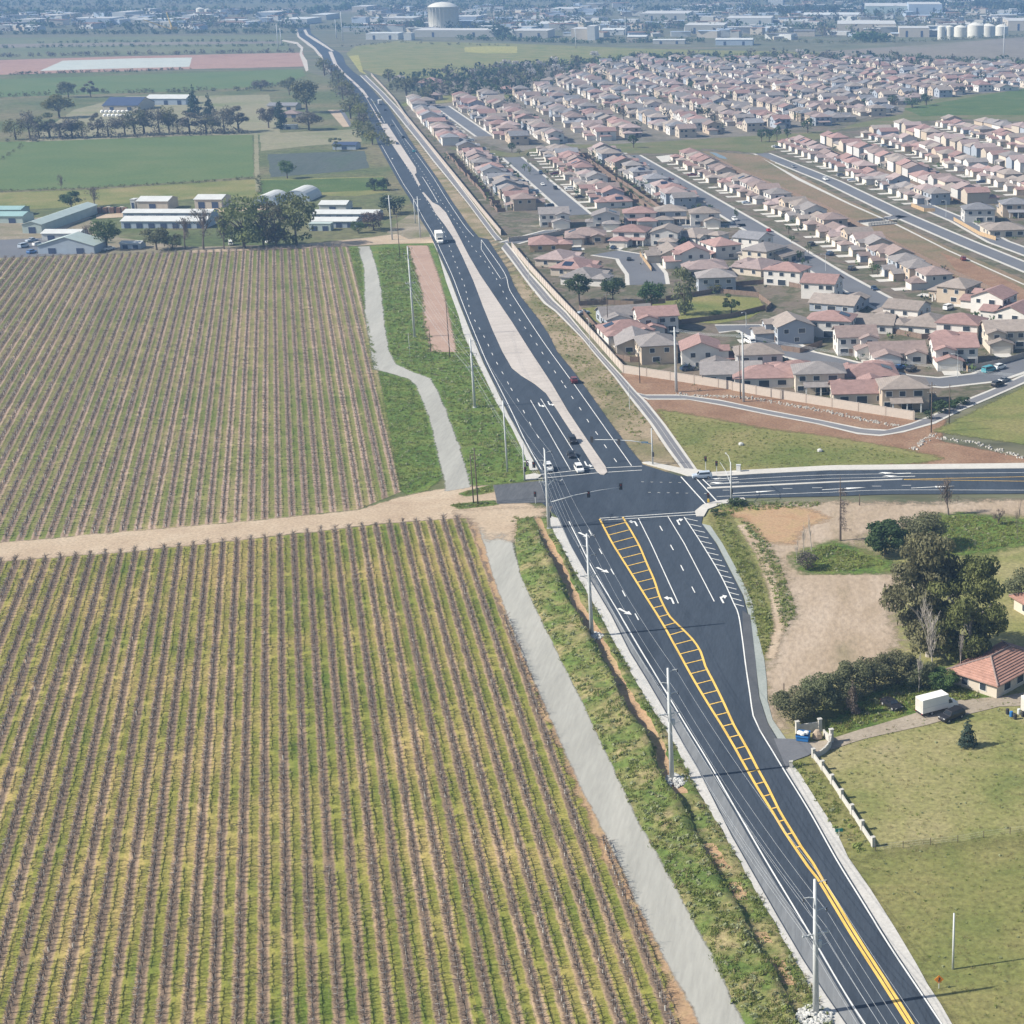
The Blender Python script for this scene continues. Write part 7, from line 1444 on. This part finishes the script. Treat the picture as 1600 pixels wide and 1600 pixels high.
for x0, x1, y, d, h, m_, lab in IND: barn('warehouse', x0, x1, y, d, h, lab, m_, M_flatroof if h > 8 else M_metal_w, 'f' if h > 7 else 'x', 0 if x1-x0 < 45 else 2, 'warehouse', .1)
def silo(x0, x1, y, top, label):
    g = G((x0+x1)/2, y); r = (x1-x0)/2/pxm(y); H = HT(((x0+x1)/2, y), top); o = empty('silo', (g.x, g.y+r, 0), 0, label, 'silo', 'silos and tanks on the plain'); MB().lathe([(r, 0), (r, H)], 24).build('shell', M_tank, o, True); MB().lathe([(r*1.02, H), (r*.5, H+r*.25), (0, H+r*.35)], 24).build('roof', M_tank, o, True)
for a in [(1465, 1477, 62, 42, 'slim silo, left one of the pair'), (1478, 1490, 62, 42, 'slim silo, right one of the pair'), (1491, 1511, 58, 43, 'small white tank between silos and big tanks'), (1512, 1538, 60, 40, 'big white tank, left one'), (1534, 1556, 58, 41, 'big white tank, middle one'), (1555, 1576, 56, 42, 'big white tank, right one'), (305, 318, 24, 14, 'far silo at the left horizon, left one'), (319, 328, 24, 15, 'far silo at the left horizon, right one')]: silo(*a)
g = G(270, 47); o = empty('crane', (g.x, g.y, 0), .4, 'yellow crane boom standing among far sheds', 'crane'); MB().tube([(0, 0, 0), (-6, 0, 26)], [1.4, .7], 4).build('boom', M_brass, o); MB().box((2, 0, 2.5), (9, 5, 4)).build('cab', M_brass, o); MB().tube([(0, 0, 0), (-40, 0, 16)], [1.2, .6], 4).build('jib', M_brass, o)
# ---- far trees
def st(px, h, w, kind, leaf, label, grp, n=160, size=.07, v=3):
    me = small_mesh(kind, n, size, 90 + random.randrange(v), leaf, M_bark); small_tree('tree', px, px[1]-h, w, me, label, grp)
CON = [(890, 114), (893, 118), (908, 121), (1022, 112), (1034, 112), (1017, 124), (1028, 124), (1062, 134), (1077, 134), (1083, 104), (1107, 93), (1119, 93), (1155, 110), (1145, 122), (1165, 116), (1172, 136), (1187, 102), (1170, 104), (1224, 88), (1267, 153), (1391, 112), (1375, 112), (1362, 117), (1335, 106), (1532, 126), (1547, 126), (1570, 136), (1567, 116), (856, 148), (864, 148), (846, 152), (680, 129), (690, 127), (700, 126), (715, 132), (725, 138), (733, 141), (745, 138), (755, 134), (765, 129), (775, 126), (990, 118), (1000, 108), (880, 104), (1050, 102), (1240, 98), (1260, 122), (1300, 118), (1420, 130), (1460, 140), (1480, 120)]
for x, y in CON: st((x, y), random.uniform(12, 21), random.uniform(8, 12), 'column' if random.random() < .5 else 'cone', L_con, 'dark conifer standing among the far estate roofs', 'dark conifers of the far estate', 200)
for x, y in [(825, 112), (845, 110), (870, 115), (830, 122), (866, 104), (930, 95), (1250, 92), (792, 108), (808, 110), (780, 112)]: st((x, y), 17, 19, 'round', L_white, 'pale blossoming tree at the edge of the far estate', 'blossoming trees of the far estate', 220)
for x, y, h, w in [(635, 150, 30, 38), (608, 132, 26, 28), (665, 157, 20, 28), (648, 140, 22, 26), (620, 142, 22, 26), (676, 146, 18, 24), (700, 142, 16, 22)]: st((x, y), h, w, 'round', L_bush, 'rounded tree inside the far end of the wall', 'trees inside the far end of the wall', 420, .055)
for x, y, h, w in [(990, 231, 22, 20), (1190, 222, 22, 17), (1202, 222, 23, 18), (1214, 220, 25, 18), (1262, 208, 25, 28), (1425, 168, 16, 34), (1394, 164, 16, 24), (1447, 165, 20, 24), (800, 238, 16, 18), (1230, 216, 16, 16)]: st((x, y), h, w, 'round', L_oak, 'dark round tree along the creek corridor', 'dark trees along the creek', 420, .055)
cl = [c for c in rand_in([(690, 120), (830, 104), (1000, 92), (1290, 90), (1600, 100), (1600, 138), (1420, 160), (1320, 185), (1180, 200), (900, 214), (800, 200), (720, 170)], 150)]
for i, c in enumerate(cl):
    p = proj((c[0], c[1], 0)); lf, kd, lab = [(L_oak, 'round', 'dark round'), (L_hazy, 'round', 'bare grey'), (L_bush, 'bush', 'grey-green'), (L_con, 'column', 'dark narrow')][i % 4]
    s = pxm(p[1]); st(p, random.uniform(5, 9)*s, random.uniform(5, 8)*s, kd, lf, lab + ' tree between the roofs of the far estate', lab + ' trees between far roofs', 140)
for i, c in enumerate(rand_in([(735, 240), (830, 330), (960, 322), (1080, 330), (1200, 350), (1440, 450), (1300, 440), (1200, 395), (1000, 250), (860, 236)], 62)):
    p = proj((c[0], c[1], 0)); s = pxm(p[1]); st(p, random.uniform(2.8, 6)*s, random.uniform(2.4, 4.6)*s, 'round', [L_green, L_oak, L_oak, L_bush][i % 4], 'small yard tree between the nearer houses', 'yard trees of the nearer rows', 90, .09)
# hedgerows, tree belts and scrub of the far plain (each one mass)
def belt(name, pts, n, hm, label, leaf, wid=5.0):
    P = [G(*p) for p in pts]; L = sum((b-a).length for a, b in zip(P, P[1:])); S_ = walk(P, L/n); r = np.random.default_rng(n); Vs = []; Fs = []; o = 0
    for p, d in S_:
        h = hm*r.uniform(.5, 1.2); w = h*r.uniform(.5, .9); V, F = cards(26, [(0, 0, h*.5, w, w, h*.5)], h*.2, int(r.integers(1e6)), .6); V = V + np.array([p.x + r.normal(0, wid), p.y + r.normal(0, wid), 0]); Vs.append(V); Fs.append(F+o); o += len(V)
    F = np.concatenate(Fs); tag(link(name, raw_mesh(name, np.concatenate(Vs), F, np.zeros(len(F), int), [leaf])), label, 'trees', kind='stuff')
for i, (pts, n, h, leaf) in enumerate([([(-40, 54), (230, 53), (470, 52)], 150, 7, L_oak), ([(60, 68), (250, 66), (440, 65)], 70, 4, L_oak), ([(-40, 76), (120, 74), (300, 73), (460, 72)], 90, 4, L_oak), ([(-40, 90), (200, 86), (460, 82)], 110, 5, L_hazy), ([(-40, 118), (90, 115), (180, 113), (290, 109)], 90, 3, L_oak), ([(-40, 154), (100, 147), (290, 144), (400, 140), (470, 128)], 130, 4, L_bush), ([(-40, 301), (60, 298), (155, 294), (300, 286), (396, 279)], 120, 1.6, L_bush), ([(0, 24), (300, 20), (470, 24)], 110, 12, L_oak), ([(0, 44), (200, 42), (420, 44), (560, 46)], 120, 9, L_oak), ([(540, 50), (580, 46), (640, 42), (660, 44)], 60, 10, L_oak), ([(480, 22), (560, 14), (700, 14), (900, 18)], 120, 14, L_oak), ([(740, 44), (800, 40), (1000, 44), (1150, 46), (1300, 44)], 160, 9, L_oak), ([(720, 62), (800, 64), (900, 68), (1100, 66)], 110, 7, L_oak), ([(770, 54), (780, 58), (800, 62)], 14, 14, L_con), ([(1010, 20), (1100, 16), (1250, 22), (1400, 12), (1600, 14)], 150, 14, L_con), ([(1220, 24), (1250, 24), (1330, 24)], 34, 16, L_con), ([(1340, 62), (1365, 66), (1385, 64)], 50, 12, L_oak), ([(1440, 8), (1520, 12), (1600, 22)], 90, 18, L_con), ([(1180, 64), (1300, 68), (1420, 66), (1600, 58)], 110, 5, L_bush), ([(700, 128), (830, 106), (1000, 92), (1280, 90)], 190, 6, L_oak), ([(1280, 90), (1450, 94), (1600, 100)], 90, 6, L_oak), ([(540, 74), (620, 66), (700, 70), (800, 72)], 50, 3, L_bush), ([(0, 10), (300, 6), (800, 4), (1200, 4), (1600, 4)], 220, 14, L_oak), ([(600, 228), (575, 200), (560, 175), (545, 150), (520, 128)], 90, 5, L_bush), ([(400, 278), (408, 305)], 16, 2, L_bush), ([(-40, 262), (0, 252), (35, 226)], 30, 1.5, L_bush)]):
    belt('tree_belt', pts, n, h, ['far dark tree belt across the plain', 'low scrub line across the far fields'][h < 6] + '', leaf, 1.0 if h < 3 else 5)
belt('tree_belt', [(30, 221), (120, 217), (250, 213), (385, 209)], 60, 4, 'low scrub under the row of trees along the green field', L_hazy, 4)
xy = rand_in([(700, 122), (830, 106), (1000, 93), (1290, 91), (1600, 101), (1600, 136), (1420, 160), (1320, 187), (1180, 204), (900, 218), (800, 205), (720, 178)], 420)
Vs = []; Fs = []; o_ = 0
for x, y in xy:
    h = rng.uniform(4, 9); w = h*rng.uniform(.28, .5); V, F = cards(22, [(0, 0, h*.55, w, w, h*.45)], h*.16, int(rng.integers(1e6)), .6); V = V + np.array([x, y, 0]); Vs.append(V); Fs.append(F+o_); o_ += len(V)
F = np.concatenate(Fs); tag(link('estate_trees', raw_mesh('estate_trees', np.concatenate(Vs), F, rng.integers(0, 3, len(F)//22).repeat(22), [L_oak, L_con, L_hazy])), 'many small dark trees between the roofs of the far estate', 'trees', kind='stuff')
xy2 = np.concatenate([rand_in([(600, 150), (640, 122), (700, 112), (830, 106), (860, 125), (800, 150), (700, 156), (650, 158)], 170), rand_in([(700, 116), (830, 104), (1000, 92), (1290, 90), (1600, 100), (1600, 112), (1290, 108), (1000, 116), (850, 130)], 260), rand_in([(560, 58), (660, 48), (900, 56), (1200, 62), (1600, 50), (1600, 6), (1200, 8), (560, 12)], 700), rand_in([(-40, 54), (470, 46), (470, 14), (-40, 16)], 260)])
Vs = []; Fs = []; o_ = 0
for x, y in xy2:
    h = rng.uniform(5, 12) if y < 2500 else rng.uniform(8, 16); w = h*rng.uniform(.35, .8); V, F = cards(18, [(0, 0, h*.5, w, w, h*.5)], h*.2, int(rng.integers(1e6)), .6); V = V + np.array([x, y, 0]); Vs.append(V); Fs.append(F+o_); o_ += len(V)
F = np.concatenate(Fs); tag(link('far_trees', raw_mesh('far_trees', np.concatenate(Vs), F, rng.integers(0, 4, len(F)//18).repeat(18), [L_oak, L_con, L_bush, L_hazy])), 'scattered trees of the far town and the park behind the wall', 'trees', kind='stuff')
tw = MB()
for x, y in np.concatenate([rand_in([(560, 60), (660, 50), (900, 58), (1200, 64), (1600, 52), (1600, 8), (1200, 9), (560, 14)], 330), rand_in([(-40, 52), (470, 46), (470, 18), (-40, 20)], 90)]):
    a, b, h = rng.uniform(10, 46), rng.uniform(10, 30), rng.uniform(3.5, 9); tw.box((x, y, h/2), (a, b, h), rng.uniform(-.5, .3), int(rng.integers(0, 5))).box((x, y, h+.25), (a*1.03, b*1.03, .5), 0, int(rng.integers(2, 7)))
tag(tw.build('far_town', [M_pale, M_metal_t, M_flatroof, M_metal_b, M_metal_w, M_rust, ROOF['slate']]), 'jumble of small pale buildings of the far town', 'buildings', kind='stuff')
for x0, x1, y, d_, w_, r_, lab in ((650, 690, 136, 22, 'cream', 'terracotta', 'long red-roofed house in the trees behind the far wall'), (778, 802, 146, 16, 'cream', 'terracotta', 'red-roofed house right of the dark conifer row'), (612, 628, 128, 14, 'white', 'tan', 'pale house in the trees at the far wall end'), (664, 688, 156, 10, 'tan', 'brown', 'long low shed on the green patch behind the wall'), (730, 750, 118, 14, 'white', 'grey', 'white house behind the dark conifer row'), (845, 868, 132, 14, 'white', 'tan', 'pale house below the blossoming trees')):
    barn('house', x0, x1, y, d_, 4, lab, WALL[w_], ROOF[r_], 'h', 2)
soft('park_grass', [(625, 165), (650, 152), (720, 148), (800, 148), (790, 154), (700, 160), (650, 166)], .12, M_meadow2, 6)
Vs = []; Fs = []; o_ = 0
for q in DRV:
    p = proj((q[2][0], q[2][1], 0))
    if p[1] < 205: continue
    ex = Vector((q[1][0]-q[0][0], q[1][1]-q[0][1], 0)).normalized(); ey = Vector((q[2][0]-q[1][0], q[2][1]-q[1][1], 0)).normalized(); c0 = Vector((q[0][0], q[0][1], 0))
    for _ in range(6):
        s = random.choice((-1, 1)); u_ = c0 + ex*(random.uniform(6, 10) if s > 0 else random.uniform(-3.5, -.8)) + ey*random.uniform(-19, 5) if random.random() < .8 else c0 + ex*random.uniform(-4, 9) - ey*random.uniform(19, 24)
        h = random.uniform(.5, 1.6) if random.random() < .8 else random.uniform(2, 3.4); w = h*random.uniform(.5, .9); V, F = cards(12, [(0, 0, h*.45, w, w, h*.5)], h*.26, int(rng.integers(1e6)), .5); V = V + np.array([u_.x, u_.y, .05]); Vs.append(V); Fs.append(F+o_); o_ += len(V)
F = np.concatenate(Fs); tag(link('garden_shrubs', raw_mesh('garden_shrubs', np.concatenate(Vs), F, rng.integers(0, 3, len(F)//12).repeat(12), [L_oak, L_green, L_con])), 'small garden shrubs round the estate houses', 'shrubs', kind='stuff')
# backyard fences of the rows
fy = fm.mesh('yard_fence', [M_wood])
for o in [o for o in COL.objects if o.get('group') in ('houses between wall and cul-de-sac', 'houses across the cul-de-sac', 'houses on the near side of the long street', 'houses backing onto the drainage strip')]:
    f = link('yard_fence', fy); f.location = (o.location.x, o.location.y, .02); f.rotation_euler = o.rotation_euler; tag(f, 'brown wooden fence round a back yard of the nearer rows', 'fence', 'back yard fences of the nearer rows')

# ---------------------------------------------------------------- haze over the plain
hz = MB().box((0, 13000, 67.5), (17900, 26200, 141)).build('haze', [])
m, nt, b = newmat('haze_air'); nt.nodes.remove(b)
pv = nt.nodes.new('ShaderNodeVolumePrincipled'); pv.inputs['Density'].default_value = 1.75e-4; pv.inputs['Color'].default_value = (.30, .54, .95, 1)
nt.links.new(pv.outputs[0], nt.nodes['Material Output'].inputs['Volume'])
hz.data.materials.append(m); tag(hz, kind='stuff')
